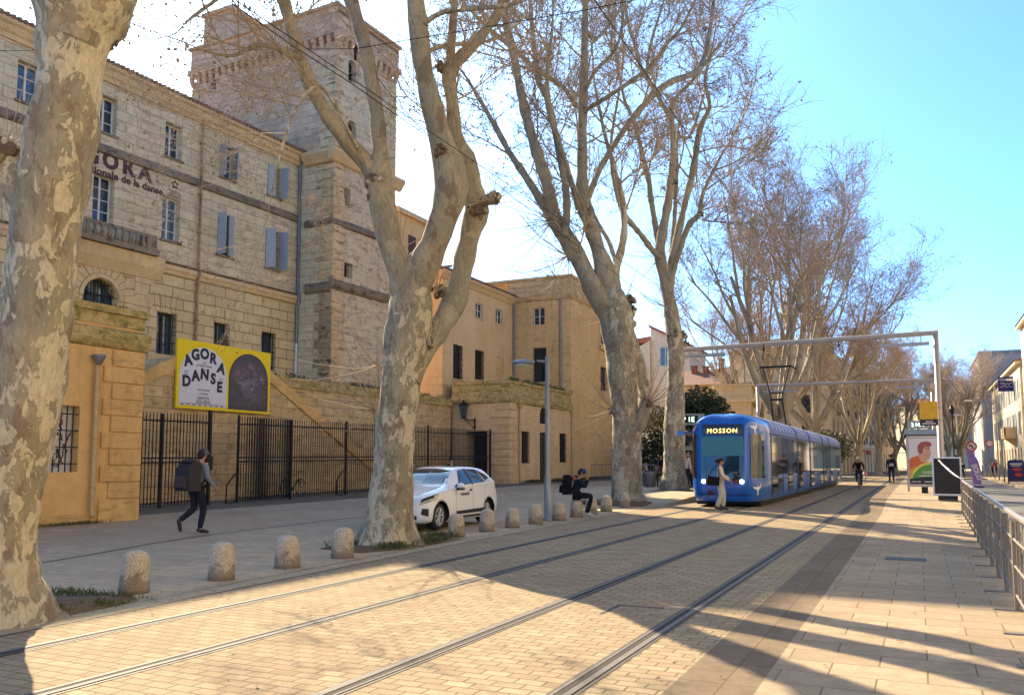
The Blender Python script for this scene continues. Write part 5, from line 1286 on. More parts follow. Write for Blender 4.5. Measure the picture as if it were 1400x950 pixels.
m = MB()
for sx in (-1, 1): tram_patch(m, 2.44, 2.82, 0, .31, .012, sx, 4, 6)
dsp = m.build('destination_display', TSCR, tram)
AMB = plain('amber_led', (.5,.3,.05), .5, 0, 0, emit=((1,.62,.16), .55))
_p = tram_pt(2.60, .05, .03)
text('led_lettering', 'MOSSON', .22, AMB, dsp, Matrix.Translation((0, _p.y-.045, 2.54)) @ Matrix.Rotation(R(75), 4, 'X'), .002, spacing=1.25)
m = MB()
for sx in (-1, 1): tram_patch(m, .42, .445, 0, .42, .01, sx, 1, 8); tram_patch(m, 2.80, 2.83, 0, .3, .012, sx, 1, 6)
m.build('front_seams', TDK, tram)
for sx in (-1, 1):
    m = MB(); tram_patch(m, 1.0, 2.5, .44, .80, .012, sx, 8, 8); m.build('corner_window', TGL, tram)
    m = MB(); c0 = tram_pt(.88, .26, .0, sx); m.ball((c0.x, c0.y-.01, c0.z), (.075, .04, .07), 0, 12, 8)
    m.build('headlight', plain('lit_headlamp', (.9,.9,.85), .3, 0, 0, emit=((1,.93,.75), 2.6)), tram)
    m = MB(); c0 = tram_pt(.88, .19, .0, sx); m.ball((c0.x, c0.y-.01, c0.z), (.13, .03, .07), 0, 12, 8); m.build('marker_lamp', plain('dim_red_lamp', (.25,.05,.06), .3, 0, 0), tram)
# livery birds: a body, two swept wings and a forked tail each
def bird(mb, z, s, sx, sc, flip=1):
    sh = [(0,.28),(.05,.12),(.2,.2),(.42,.42),(.26,.06),(.10,-.04),(.06,-.22),(.12,-.42),(.0,-.27),(-.10,-.44),(-.05,-.2),(-.10,-.02),(-.32,.02),(-.5,.16),(-.24,.14),(-.06,.14)]
    pts = [tram_pt(z+b*sc, s+flip*a*sc*.42, .018, sx) for a, b in sh]; c = tram_pt(z, s, .02, sx)
    mb.add([c]+pts, [(0, 1+i, 1+(i+1) % len(pts)) for i in range(len(pts))], 0)
m = MB(); bird(m, 2.68, .56, 1, .55); m.build('bird_motif', TWH, tram); m = MB(); bird(m, .62, .60, 1, .55); m.build('bird_motif', TWH, tram); m = MB(); bird(m, 2.62, .56, -1, .6, -1); m.build('bird_motif', TWH, tram)
m = MB(); m.tube([(-1.2, .75, 2.60), (-1.5, .70, 2.58)], .03, 6); m.cbox((-1.58, .68, 2.56), (.22, .16, .16)); m.build('mirror_camera', TB_, tram)
m = MB(); m.ball(tuple(tram_pt(.5, .16, 0, -1)), (.10, .04, .09)); m.build('coupler_cover', plain('dark_red_cap', (.09,.02,.03), .5, 0, 0), tram)
def tmark(mb, y0):
    for pts in ([(0,.45),(0,.85),(.35,.85),(.35,.58)], [(.35,.85),(.62,.85),(.85,.85),(.85,.45)]):
        for (a, b), (c, d) in zip(pts, pts[1:]): mb.box(1.334, 1.342, y0+min(a, c)-.05, y0+max(a, c)+.05, min(b, d)-.05, max(b, d)+.05)
m = MB(); tmark(m, 3.7); m.build('side_emblem', INK, tram)
pg = MB(); y0 = 12.6
for sx in (-1, 1):
    pg.tube([(sx*.3, y0+1.3, 3.25), (sx*.25, y0+.35, 4.55)], .04, 6)
    pg.tube([(sx*.22, y0+.35, 4.5), (sx*.3, y0+.35, 4.85), (sx*.62, y0+.5, 6.1)], .035, 6)
    pg.tube([(sx*.72, y0+.5, 6.12), (sx*.95, y0+.5, 5.98)], .035, 6)
pg.tube([(-.75, y0+.35, 6.13), (.75, y0+.35, 6.13)], .04, 6); pg.tube([(-.75, y0+.65, 6.13), (.75, y0+.65, 6.13)], .04, 6)
pg.tube([(-.3, y0+.35, 4.52), (.3, y0+.35, 4.52)], .06, 6); pg.tube([(-.28, y0+.35, 4.85), (.28, y0+.35, 4.85)], .04, 6); pg.tube([(-.5, y0+1.3, 3.3), (.5, y0+1.3, 3.3)], .08, 6)
pg.build('pantograph', M['iron'], tram)
# ================================================================== PEOPLE
def skin(name, pts, edges, radii, mat_, parent, sub=2):
    me = bpy.data.meshes.new(name); me.from_pydata([tuple(p) for p in pts], edges, []); o = bpy.data.objects.new(name, me); COL.objects.link(o)
    sm = o.modifiers.new('skin', 'SKIN'); sm.use_smooth_shade = True; sm.branch_smoothing = .3
    o.modifiers.new('sub', 'SUBSURF').levels = sub; o.modifiers['sub'].render_levels = sub
    lay = me.skin_vertices[0].data
    for i, r_ in enumerate(radii): lay[i].radius = (r_, r_) if not hasattr(r_, '__len__') else r_; lay[i].use_root = (i == 0)
    bake(o); o.data.materials.clear(); o.data.materials.append(mat_)
    for p in o.data.polygons: p.use_smooth = True
    if parent is not None: o.parent = parent
    return o
SKIN = plain('human_skin', (.42,.23,.15), .55, 0, .06, 8)
def cloth(name, c): return plain(name, c, .9, 0, .18, 14, .15, .15)
def V3(a): return Vector(a)
def body_graph(J, s=1.0, fingers=True):
    pts, rad, ed = [], [], []
    def P(p, r_, par=None):
        pts.append(V3(p)); rad.append(r_*s)
        if par is not None: ed.append((par, len(pts)-1))
        return len(pts)-1
    pel = P(J['pelvis'], .105); wa = P(J['waist'], .105, pel); ch = P(J['chest'], .125, wa); nb = P(J['neck'], .058, ch)
    hd = V3(J['head']); n = V3(J['neck']); up = (hd-n).normalized(); f = V3(J.get('face', (1, 0, 0))).normalized()
    a = P(n+up*.06*s, .052, nb); b = P(hd-up*.06*s+f*.012*s, .072, a); c = P(hd+up*.0*s, .088, b); P(hd+up*.075*s, .066, c)
    P(hd+f*.105*s-up*.012*s, .013, c)
    for sd in ('l', 'r'):
        q = 1 if sd == 'l' else -1
        sh = P(J['sh_'+sd], .056, ch); e = P(J['el_'+sd], .040, sh); w = P(J['wr_'+sd], .027, e)
        d = (V3(J['wr_'+sd])-V3(J['el_'+sd])).normalized(); d = V3(J.get('hand_'+sd, d)).normalized()
        pm = P(V3(J['wr_'+sd])+d*.06*s, .034, w)
        if fingers:
            side = d.cross(f)
            if side.length < .1: side = d.cross(Vector((0, 0, 1)))
            side.normalize(); nrm = d.cross(side)
            base = V3(J['wr_'+sd])+d*.085*s
            for k, L in enumerate((.062, .072, .067, .052)):
                o_ = side*(k-1.5)*.019*s; k1 = P(base+o_, .0095, pm); k2 = P(base+o_+d*L*.5*s+nrm*.012*s, .0085, k1); P(base+o_+d*L*.8*s+nrm*.036*s, .0075, k2)
            t1 = P(V3(J['wr_'+sd])+d*.035*s-side*.034*s+nrm*.012*s, .0105, pm); P(V3(J['wr_'+sd])+d*.075*s-side*.046*s+nrm*.03*s, .009, t1)
        hp = P(J['hip_'+sd], .082, pel); kn = P(J['kn_'+sd], .055, hp); an = P(J['an_'+sd], .037, kn); P(J['toe_'+sd], .032, an)
    return pts, ed, rad
def chain(*pairs):
    pts = [V3(p) for p, _ in pairs]; rad = [r_ for _, r_ in pairs]; return pts, [(i, i+1) for i in range(len(pts)-1)], rad
def merge(root, *chains):
    """chains that start at a shared root point"""
    pts, ed, rad = [V3(root[0])], [], [root[1]]
    for c in chains:
        prev = 0
        for p, r_ in c: pts.append(V3(p)); rad.append(r_); ed.append((prev, len(pts)-1)); prev = len(pts)-1
    return pts, ed, rad
def person(label, loc, rz, J, top, bottom, hair, shoes, s=1.0, long_hair=False, cap=None, wide=1.0, group=None, bun=False, topk=1.0, bald=False, skirted=False):
    root = thing('person', label, 'person', loc, rz, group)
    J = {k: (Vector(v)*s if k not in ('face', 'hand_l', 'hand_r') else Vector(v)) for k, v in J.items()}
    p, e, r_ = body_graph(J, s); skin('body', p, e, r_, SKIN, root)
    def K(x): return x*s
    ch = []
    for q in 'lr': ch.append([(J['chest'].lerp(J['neck'], .4).lerp(J['sh_'+q], .55), K(.085*topk)), (J['sh_'+q], K(.074*topk)), (J['sh_'+q].lerp(J['el_'+q], .5), K(.062*topk)), (J['el_'+q], K(.056*topk)), (J['wr_'+q], K(.042*topk))])
    ch.append([(J['chest'].lerp(J['neck'], .78), K(.075))])
    ch.append([(J['waist'], K(.132*topk)), (J['pelvis']+Vector((0, 0, K(.02))), K(.140*topk))])
    skin('jacket', *[x for x in merge((J['chest'], K(.146*topk)), *ch)], cloth('jacket_cloth', top), root)
    ch = []
    for q in 'lr': ch.append([(J['hip_'+q], K(.105*min(wide, 1.15))), (J['hip_'+q].lerp(J['kn_'+q], .5), K(.090*wide)), (J['kn_'+q], K(.072*wide)), (J['kn_'+q].lerp(J['an_'+q], .5), K(.064*wide**1.5)), (J['an_'+q]+Vector((0, 0, K(.01))), K(.056*wide**2))])
    skin('trousers', *merge((J['pelvis'], K(.122)), *ch), cloth('trouser_cloth', bottom), root)
    f = J['face'].normalized() if 'face' in J else Vector((1, 0, 0)); up = (J['head']-J['neck']).normalized()
    if hair:
        m = MB(); c = J['head']; m.ball(tuple(c+up*K(.035)-f*K(.022)), (K(.102), K(.098), K(.100)), 0, 12, 8)
        m.ball(tuple(c-f*K(.055)-up*K(.01)), (K(.065), K(.085), K(.085)), 0, 10, 7)
        if long_hair:
            for k in range(7):
                a = c-f*K(.07)+Vector((rnd.uniform(-.03, .03), rnd.uniform(-.06, .06), 0))*s; m.tube([a, a-up*K(.12)-f*K(.02), a-up*K(.24)-f*K(.015)], [K(.045), K(.045), K(.02)], 6)
        if bun: m.ball(tuple(c-f*K(.13)-up*K(.0)), (K(.065), K(.06), K(.07)), 0, 10, 7)
        m.build('hair', plain('hair', hair, .7, 0, .3, 30), root)
    m = MB(); c = J['head']; sd = up.cross(f).normalized()
    for q in (-1, 1):
        m.ball(tuple(c+f*K(.078)+sd*K(.032*q)+up*K(.012)), (K(.011), K(.011), K(.008)), 1, 6, 5); m.ball(tuple(c+sd*K(.089*q)-up*K(.012)-f*K(.006)), (K(.018), K(.014), K(.030)), 0, 6, 5)
    m.tube([c+f*K(.082)-up*K(.050)+sd*K(.024), c+f*K(.090)-up*K(.051), c+f*K(.082)-up*K(.050)-sd*K(.024)], K(.006), 5, 2)
    m.build('face_features', [SKIN, M['dark'], plain('lip', (.30,.10,.09), .5, 0, 0)], root)
    for q in 'lr':
        a, t = J['an_'+q], J['toe_'+q]; d = (t-a); d2 = Vector((d.x, d.y, 0)); d2 = d2.normalized() if d2.length > .02 else Vector((1, 0, 0))
        dn = d.normalized() if d.length > .05 else d2
        skin('shoe', *chain((a-dn*K(.07)-Vector((0, 0, K(.01))), K(.040)), (a+dn*K(.02)-Vector((0, 0, K(.01))), K(.048)), (t, K(.042)), (t+dn*K(.06), K(.030))), plain('shoe_leather', shoes, .6, 0, .1, 9), root)
    if cap:
        m = MB(); c = J['head']+up*K(.045); m.ball(tuple(c), (K(.112), K(.104), K(.085)), 0, 14, 8)
        if cap[1]:
            b = c+f*K(.10)*cap[1]
            m.add([tuple(b+sd*K(.08)-f*K(.03)*cap[1]), tuple(b-sd*K(.08)-f*K(.03)*cap[1]), tuple(b-sd*K(.065)+f*K(.07)*cap[1]-up*K(.02)), tuple(b+sd*K(.065)+f*K(.07)*cap[1]-up*K(.02)),
                   tuple(b+sd*K(.08)-f*K(.03)*cap[1]-up*K(.015)), tuple(b-sd*K(.08)-f*K(.03)*cap[1]-up*K(.015)), tuple(b-sd*K(.065)+f*K(.07)*cap[1]-up*K(.032)), tuple(b+sd*K(.065)+f*K(.07)*cap[1]-up*K(.032))], [(0,1,2,3),(7,6,5,4),(0,3,7,4),(1,5,6,2),(2,6,7,3)])
        m.build('cap', cloth('cap_cloth', cap[0]), root)
    return root
def stand(**kw):
    J = dict(pelvis=(0,0,.95), waist=(0,0,1.10), chest=(0,0,1.29), neck=(0,0,1.47), head=(.02,0,1.625), sh_l=(0,.185,1.41), sh_r=(0,-.185,1.41), el_l=(-.02,.24,1.13), el_r=(-.02,-.24,1.13), wr_l=(.06,.25,.89), wr_r=(.06,-.25,.89),
             hip_l=(0,.095,.90), hip_r=(0,-.095,.90), kn_l=(.02,.10,.49), kn_r=(.02,-.10,.49), an_l=(-.02,.10,.085), an_r=(-.02,-.10,.085), toe_l=(.12,.12,.04), toe_r=(.12,-.12,.04))
    J.update(kw); return J
def backpack(label, loc, rz, c, w=.34, h=.50, d=.24, z=1.18, x=-.27, cols=None):
    b = thing('backpack', label, 'backpack', loc, rz)
    m = MB()
    pr = [(-d/2, -h/2), (d/2, -h/2), (d/2, h*.35), (d*.32, h/2), (-d*.15, h/2), (-d/2, h*.28)]
    m.prism([(x+a, z+q) for a, q in pr], 'y', -w/2, w/2); o = bevel(m.build('pack', cloth('pack_cloth', c), b), .09, 4)
    m = MB(); m.prism([(x-d/2-.09, z-h*.38), (x-d/2+.002, z-h*.40), (x-d/2+.002, z+.02), (x-d/2-.07, z+.0)], 'y', -w*.38, w*.38); bevel(m.build('front_pocket', cloth('pack_pocket', cols or c), b), .03, 2)
    m = MB(); m.ball((x, 0, z+h*.5), (d*.5, w*.5, .06), 0, 12, 6); m.build('top_flap', cloth('pack_flap', tuple(v*.7 for v in c)), b)
    for q in (-1, 1):
        m = MB(); m.tube([(x+d*.4, q*.13, z+h*.38), (-.0, q*.13, z+.275), (.13, q*.14, z+.16), (.12, q*.155, z-.05), (x+d*.5, q*.15, z-h*.36)], .022, 6); m.build('strap', cloth('pack_strap', (.02,.02,.022)), b)
    return b
MW = (-14.0, 13.75, 0.02)
person('person in grey jacket and flat cap walking past the iron gate with a big backpack', MW, R(82), stand(pelvis=(-.02,0,.96), chest=(.05,0,1.31), neck=(.08,0,1.48), head=(.12,0,1.63), sh_l=(.05,.185,1.42), sh_r=(.05,-.185,1.42), el_l=(-.06,.24,1.15), wr_l=(.00,.26,.90), el_r=(.08,-.24,1.15), wr_r=(.26,-.23,.97), kn_l=(.02,.09,.52), an_l=(-.33,.10,.27), toe_l=(-.30,.10,.11), hip_l=(-.02,.095,.91), hip_r=(0,-.095,.91), kn_r=(.10,-.10,.50), an_r=(.02,-.10,.085), toe_r=(.17,-.12,.04)), (.20,.22,.25), (.018,.02,.03), (.03,.02,.015), (.03,.03,.035), 1.03, cap=((.13,.125,.12), 1))
backpack('large dark hiking backpack carried by the walking person in grey', MW, R(82), (.045,.04,.045), .44, .62, .30, 1.22, -.22, (.07,.05,.05))
WM = (-5.83, 28.0, 0)
person('dark haired person in cream top and wide pale trousers crossing in front of the tram', WM, R(8), stand(head=(.04,0,1.62), chest=(.02,0,1.29), el_r=(.10,-.21,1.14), wr_r=(.31,-.19,.98), el_l=(.08,.22,1.14), wr_l=(.28,.16,1.05), kn_l=(.10,.09,.50), an_l=(.06,.09,.085), toe_l=(.2,.09,.04), kn_r=(.02,-.10,.49), an_r=(-.12,-.10,.09), toe_r=(.02,-.11,.04)), (.62,.52,.40), (.52,.46,.38), (.035,.02,.015), (.08,.06,.05), .965, bun=True, wide=1.22, topk=1.12)
hb = thing('shoulder_bag', 'soft black shoulder bag hanging at the hip of the crossing person', 'bag', WM, R(8))
m = MB(); m.prism([(-.40, .80), (-.02, .78), (.0, 1.05), (-.36, 1.10)], 'y', -.33, -.20); bevel(m.build('bag_body', cloth('bag_leather', (.012,.012,.013)), hb), .03, 2)
m = MB(); m.tube([(-.36, -.26, 1.08), (-.2, -.25, 1.32), (-.03, -.15, 1.46), (-.02, -.24, 1.30), (-.02, -.26, 1.05)], .013, 6); m.build('strap', cloth('bag_strap', (.012,.012,.013)), hb)
ST = (-8.76, 22.70, 0)
SJ = stand(pelvis=(-.03,0,.61), waist=(-.03,0,.75), chest=(.03,0,.94), neck=(.09,0,1.10), head=(.16,0,1.235), face=(1,0,-.25), sh_l=(.06,.18,1.05), sh_r=(.06,-.18,1.05), el_l=(.22,.20,.84), el_r=(.24,-.20,.84), wr_l=(.30,.07,1.04), wr_r=(.31,-.08,1.06), hand_l=(-.1,-.3,1), hand_r=(-.1,.3,1), hip_l=(0,.095,.60), hip_r=(0,-.095,.60), kn_l=(.44,.13,.60), kn_r=(.42,-.10,.59), an_l=(.33,.12,.12), an_r=(.28,-.10,.10), toe_l=(.46,.13,.05), toe_r=(.42,-.11,.04))
person('person in navy jacket and blue cap sitting on a stone bollard, hands at the face', ST, R(25), SJ, (.012,.016,.035), (.012,.012,.015), (.03,.02,.015), (.35,.35,.36), 1.0, cap=((.015,.05,.22), 1), topk=1.12)
backpack('plump black backpack on the person sitting on the bollard', ST, R(25), (.008,.008,.009), .36, .50, .26, .88, -.27)
m = MB(); m.tube([(-.06, -.14, 1.08), (-.10, 0, 1.13), (-.05, .14, 1.08), (.1, .15, 1.06)], [.05, .06, .05, .03], 8)
sc_ = tag(m.build('scarf', cloth('rust_scarf', (.38,.16,.07))), 'rust coloured scarf round the neck of the seated person', 'scarf'); sc_.location = ST; sc_.rotation_euler = (0, 0, R(25))

# ------------------------------------------------------------------ bicycles
def bicycle(label, loc, rz, colr, group=None):
    b = thing('bicycle', label, 'bicycle', loc, rz, group); FM = plain('bicycle_frame_paint', colr, .4, .3, .05)
    for x in (-.52, .52):
        m = MB(); N = 28; R_ = .335
        m.tube([(x+R_*math.cos(2*PI*k/N), 0, .35+R_*math.sin(2*PI*k/N)) for k in range(N+1)], .019, 8, 0, False); w_ = m.build('wheel', TYRE, b)
        m = MB(); m.tube([(x+.305*math.cos(2*PI*k/N), 0, .35+.305*math.sin(2*PI*k/N)) for k in range(N+1)], .011, 5, 0, False)
        for k in range(14): m.tube([(x, .02*(-1)**k, .35), (x+.305*math.cos(2*PI*k/14), 0, .35+.305*math.sin(2*PI*k/14))], .0022, 3, 0, False)
        m.tube([(x, -.04, .35), (x, .04, .35)], .02, 6); m.build('rim', ALLOY, w_)
    m = MB(); BB, SE, HT, HB = (-.08,0,.30), (-.20,0,.86), (.36,0,.86), (.39,0,.72)
    for a, c, r_ in ((BB, SE, .017), (SE, HT, .015), (BB, HB, .018), (BB, (-.52,.05,.35), .010), (BB, (-.52,-.05,.35), .010), (SE, (-.52,.05,.35), .009), (SE, (-.52,-.05,.35), .009), (HT, HB, .018), (HB, (.52,.05,.35), .012), (HB, (.52,-.05,.35), .012)): m.tube([a, c], r_, 6)
    m.tube([SE, (-.225,0,.97)], .012, 6); m.build('frame', FM, b)
    m = MB(); m.tube([(.36,0,.85), (.345,0,1.0)], .013, 6); m.tube([(.20,-.29,1.04), (.32,-.24,1.03), (.36,-.08,1.0), (.36,.08,1.0), (.32,.24,1.03), (.20,.29,1.04)], .012, 6); m.build('handlebar', M['iron'], b)
    m = MB(); m.add([(-.36,-.075,.98), (-.36,.075,.98), (-.08,.02,.97), (-.08,-.02,.97), (-.36,-.07,.94), (-.36,.07,.94), (-.08,.018,.945), (-.08,-.018,.945)], [(3,2,1,0),(4,5,6,7),(0,1,5,4),(1,2,6,5),(2,3,7,6),(3,0,4,7)]); m.build('saddle', BLK, b)
    m = MB(); m.tube([(-.08,-.07,.30), (-.08,.07,.30)], .04, 8); m.tube([(-.08,.08,.30), (.05,.08,.20)], .01, 5); m.tube([(-.08,-.08,.30), (-.21,-.08,.40)], .01, 5); m.cbox((.05,.12,.20), (.09,.08,.02)); m.cbox((-.21,-.12,.40), (.09,.08,.02)); m.build('cranks', M['iron'], b)
    return b
RJ = stand(pelvis=(-.20,0,1.04), waist=(-.16,0,1.17), chest=(-.06,0,1.34), neck=(.01,0,1.50), head=(.05,0,1.65), sh_l=(-.03,.18,1.45), sh_r=(-.03,-.18,1.45), el_l=(.10,.27,1.23), el_r=(.10,-.27,1.23), wr_l=(.24,.27,1.08), wr_r=(.24,-.27,1.08), hand_l=(.3,.0,-1), hand_r=(.3,0,-1), hip_l=(-.19,.09,.99), hip_r=(-.19,-.09,.99), kn_l=(.16,.12,.68), kn_r=(.14,-.12,.80), an_l=(.0,.12,.28), an_r=(-.16,-.12,.48), toe_l=(.11,.13,.24), toe_r=(-.04,-.13,.44))
b1 = (-3.1, 52.5, .01)
bicycle('pale city bicycle ridden along the right hand track', b1, R(-88), (.25,.27,.3))
person('person in black sweater riding a bicycle along the tracks beside the tram', b1, R(-88), RJ, (.012,.012,.014), (.03,.04,.07), (.30,.27,.24), (.03,.03,.03), 1.02)
p2 = at(904, 655, 51); b2 = (p2.x, p2.y, gz(p2.x, p2.y)+.15)
bicycle('dark bicycle ridden beside the waste bin on the left', b2, R(-75), (.05,.07,.1))
person('person in dark vest riding a bicycle between the two trees on the left', b2, R(-75), RJ, (.015,.017,.03), (.20,.10,.06), (.06,.04,.03), (.03,.03,.03), 1.02)
bicycle('bicycle parked behind the iron fence below the staircase', (-22.4, 27.0, gz(-22.4, 27)), R(96), (.03,.03,.035))
pw = (-1.55, 58, .24)
person('person in dark clothes walking away beside the bus shelter', pw, R(95), stand(kn_l=(.12,.10,.5), an_l=(.1,.1,.085), toe_l=(.24,.1,.04), an_r=(-.22,-.1,.16), toe_r=(-.12,-.1,.06), head=(.03,0,1.63)), (.03,.03,.04), (.03,.035,.05), (.03,.02,.015), (.05,.04,.04), 1.02)
backpack('black backpack with pale patch worn by the person walking away', pw, R(95), (.02,.02,.022), .32, .46, .22, 1.2, -.22, (.4,.4,.4))
q = at(938, 660, 41); person('person in pale grey top waiting at the left tram stop', (q.x, q.y, PH), R(-60), stand(), (.42,.42,.42), (.02,.02,.03), (.10,.06,.04), (.03,.03,.03), .97, long_hair=True)
q = at(943.5, 660, 42); person('dark dressed person standing close behind the one in pale grey', (q.x, q.y, PH), R(-120), stand(), (.05,.05,.06), (.02,.02,.03), (.03,.02,.015), (.03,.03,.03), 1.0)
q = at(616, 690, 37); person('dark haired person behind the white car, only the head visible over its roof', (q.x, q.y, gz(q.x, q.y)), R(-10), stand(), (.02,.02,.022), (.02,.02,.02), (.012,.01,.01), (.03,.03,.03), .92)
for px, d_, lab, c in ((1362, 88, 'person in red coat on the far right pavement', (.40,.05,.03)), (1356, 92, 'person in light blue top on the far right pavement', (.35,.45,.52)), (1316, 82, 'person in black standing on the side street behind the dark panel', (.015,.015,.02)), (1389, 75, 'person in dark coat behind the blue pavement board', (.05,.05,.07))):
    q = at(px, 650, d_); person(lab, (q.x, q.y, .05 if px > 1320 else -.1), R(-70), stand(an_l=(.12,.1,.085), toe_l=(.25,.1,.04)), c, (.03,.03,.04), (.04,.03,.02), (.03,.03,.03), 1.0)

# ================================================================== GANTRIES, WIRES
POLE = plain('beige_painted_pole', (.40,.35,.29), .45, .2, .1, 3)
def gantry(label, y, xr, xl, H=6.8, skew=0.0):
    g = thing('catenary_gantry', label, 'gantry', (0, y, 0))
    for x, yy in ((xr, 0), (xl, skew)):
        m = MB(); m.lathe([(.16, 0), (.16, .25), (.12, .3), (.105, H), (0, H+.02)], 14, (x, yy, 0)); m.build('post', POLE, g)
    m = MB(); m.tube([(xr+.1, 0, H), (xl-.1, skew, H)], .105, 12); m.build('beam', POLE, g)
    LB = plain('grey_light_bar', (.33,.34,.35), .5, .3, .05)
    for a, b in ((xr-.25, xr-2.1), (xl+.3, xl+2.4)): m = MB(); m.box(b, a, -.12, .12, H-.48, H-.36); m.tube([(a-.3*(1 if a > b else -1), 0, H-.36), (a-.3*(1 if a > b else -1), 0, H)], .02, 6); m.build('light_bar', LB, g)
    for x in (-2.92, -6.07):
        m = MB(); m.tube([(x, skew*.4, H), (x, skew*.4, 6.25)], .02, 6); m.lathe([(.03, 6.5), (.06, 6.52), (.06, 6.6), (.03, 6.62)], 8, (x, skew*.4, 0)); m.build('wire_hanger', M['iron'], g)
    return g
gantry('nearer beige portal gantry over both tracks with long top beam', 38.7, .83, -10.1, 6.8, .9)
g2 = gantry('farther beige portal gantry seen under the nearer one', 61.0, .97, -9.9, 6.8, -.4)
m = MB(); m.ball((.75, -.2, 6.3), (.35, .3, .32), 0, 12, 8); m.tube([(.97, 0, 6.2), (.75, -.2, 6.2)], .05, 6); m.build('dome_lamp', POLE, g2)
WIRE = plain('black_cable', (.015,.015,.017), .6, 0, 0)
def wire(label, pts, r_=.012):
    m = MB(); m.tube(pts, r_, 5, 0, True); return tag(m.build('overhead_wire', WIRE), label, 'wire', 'overhead tram wires')
wire('contact wire over the right hand track', [(-2.75, -6, 6.2), (-2.80, 15, 6.2), (-2.92, 38.5, 6.2), (-2.92, 61, 6.2), (-2.92, 95, 6.2)], .006)
wire('contact wire over the tram, touching its pantograph', [(-6.07, -6, 6.2), (-6.07, 38.4, 6.2), (-6.07, 60.7, 6.2), (-6.07, 95, 6.2)], .006)
nd = at(486, 67, 16.5)
wire('thin span wire running level across the left facade to the knot before the tower', [at(-60, 70, 20), at(150, 69, 18.6), at(330, 68.5, 17.4), nd], .006)
wire('span wire rising from the knot towards the upper right', [nd, at(570, 53, 15.6), at(690, 33, 14.5), at(800, 14, 13.7), at(940, -14, 12.8)], .008)
wire('heavy cable slanting down from the top left across the tower', [at(290, -14, 12), at(400, 63, 13.5), at(480, 114, 15), at(560, 170, 16.8), at(606, 200, 17.6)], .009)
wire('cable dropping from the knot behind the big forked tree', [nd, at(530, 125, 16.8), at(570, 171, 17.2), at(606, 202, 17.7), at(660, 236, 19), at(740, 300, 22), at(850, 380, 29), at(905, 425, 37)], .008)
m = MB(); m.ball(tuple(nd), (.045, .045, .06)); m.tube([nd, nd-Vector((0, 0, .22))], .03, 6); tag(m.build('cable_joint', WIRE), 'black cable joint hanging at the wire knot in front of the tower', 'cable joint')

# ================================================================== RIGHT SIDE: RAILING, PANELS, SHELTER
RAILM = plain('weathered_beige_rail', (.20,.17,.135), .55, .25, .18, 6)
TUBEM = plain('polished_top_tube', (.52,.47,.40), .25, .6, .1, 5)
rl = thing('railing', 'long beige metal railing along the platform edge at the right', 'railing', (0, 0, 0))
rx = lambda y: .80+.0135*(y-5) if y < 32 else 1.16
rz_ = lambda y: prz(0, y)
posts = [3.4+1.42*k for k in range(19)]
for i, y in enumerate(posts):
    x = rx(y); z = rz_(y); m = MB(); m.box(x-.022, x+.022, y-.045, y+.045, z+.012, z+.93); m.box(x-.22, x+.05, y-.05, y+.05, z, z+.012); m.box(x+.03, x+.05, y-.03, y+.03, z+.5, z+.93); m.build('post', RAILM, rl)
m = MB(); pts = [(rx(y), y, rz_(y)+1.0) for y in posts]; e = pts[-1]
m.tube([(rx(2), 2, 1.0)]+pts+[(e[0]-.02, e[1]+1.2, e[2]+.02), (e[0]-.16, e[1]+2.0, e[2]+.14), (e[0]-.42, e[1]+2.6, e[2]+.42), (e[0]-.52, e[1]+2.8, e[2]+.56)], .030, 10)
m.tube([(e[0]+.05, e[1]+.1, e[2]-.02), (e[0]+.0, e[1]+1.4, e[2]+.0), (e[0]-.14, e[1]+2.2, e[2]+.1)], .028, 8); m.build('top_tube', TUBEM, rl)
for dz in (.16, .46, .74): m = MB(); m.tube([(rx(y), y, rz_(y)+dz) for y in [2]+posts], .017, 6); m.build('cross_rail', RAILM, rl)
for a, b in zip(posts, posts[1:]):
    for k in (1, 2, 3):
        y = a+(b-a)*k/4; m = MB(); m.box(rx(y)-.006, rx(y)+.006, y-.016, y+.016, rz_(y)+.16, rz_(y)+.95); m.build('baluster', RAILM, rl)
dp = thing('display_panel', 'dark slatted back of a street display with pale frame at the railing end', 'display panel', (.86, 33, .24))
m = MB(); m.box(-.40, .40, -.05, .05, .22, 1.42)
for k in range(9): m.box(-.40, .40, -.062, -.05, .25+k*.13, .34+k*.13)
m.build('panel', plain('charcoal_panel', (.03,.03,.03), .6, .2, .3, 4), dp)
m = MB(); m.box(-.45, -.40, -.07, .07, .15, 1.47); m.box(.40, .45, -.07, .07, .15, 1.47); m.box(-.40, .40, -.07, .07, 1.42, 1.47); m.box(-.40, .40, -.07, .07, .15, .22); m.build('frame', TUBEM, dp)
m = MB(); m.box(-.30, .30, -.12, .12, 0, .15); m.build('foot', BLK, dp)
ad = thing('advertising_panel', 'freestanding lightbox advertisement with red haired person and rainbow arc', 'advertising panel', (.19, 40, .24), R(-4))
m = MB(); m.box(-.62, .62, -.09, .09, .26, 2.40); m.build('case', plain('pale_lightbox_case', (.45,.42,.38), .5, .1, .05), ad)
m = MB(); m.box(-.12, .12, -.06, .06, 0, .26); m.build('foot', BLK, ad)
def ad_mat():
    k = NT('poster_sky_print'); co = k.coord(); n = k.noise(co, 2.5, 4, .6); k.base(k.mix(n, (.62,.58,.58), (.50,.55,.62))).rough(.35); return k.mat
m = MB(); m.box(-.54, .54, -.098, -.088, .38, 2.28); po = m.build('poster', ad_mat(), ad)
def cutout(name, polys, y=-.100):
    m = MB()
    mats_ = []
    for i, (poly, c) in enumerate(polys):
        m.prism(poly, 'y', y-.002*i, y-.002*i-.002, i); mats_.append(plain(name, c, .4, 0, .22, 7))
    return m.build(name, mats_, po)
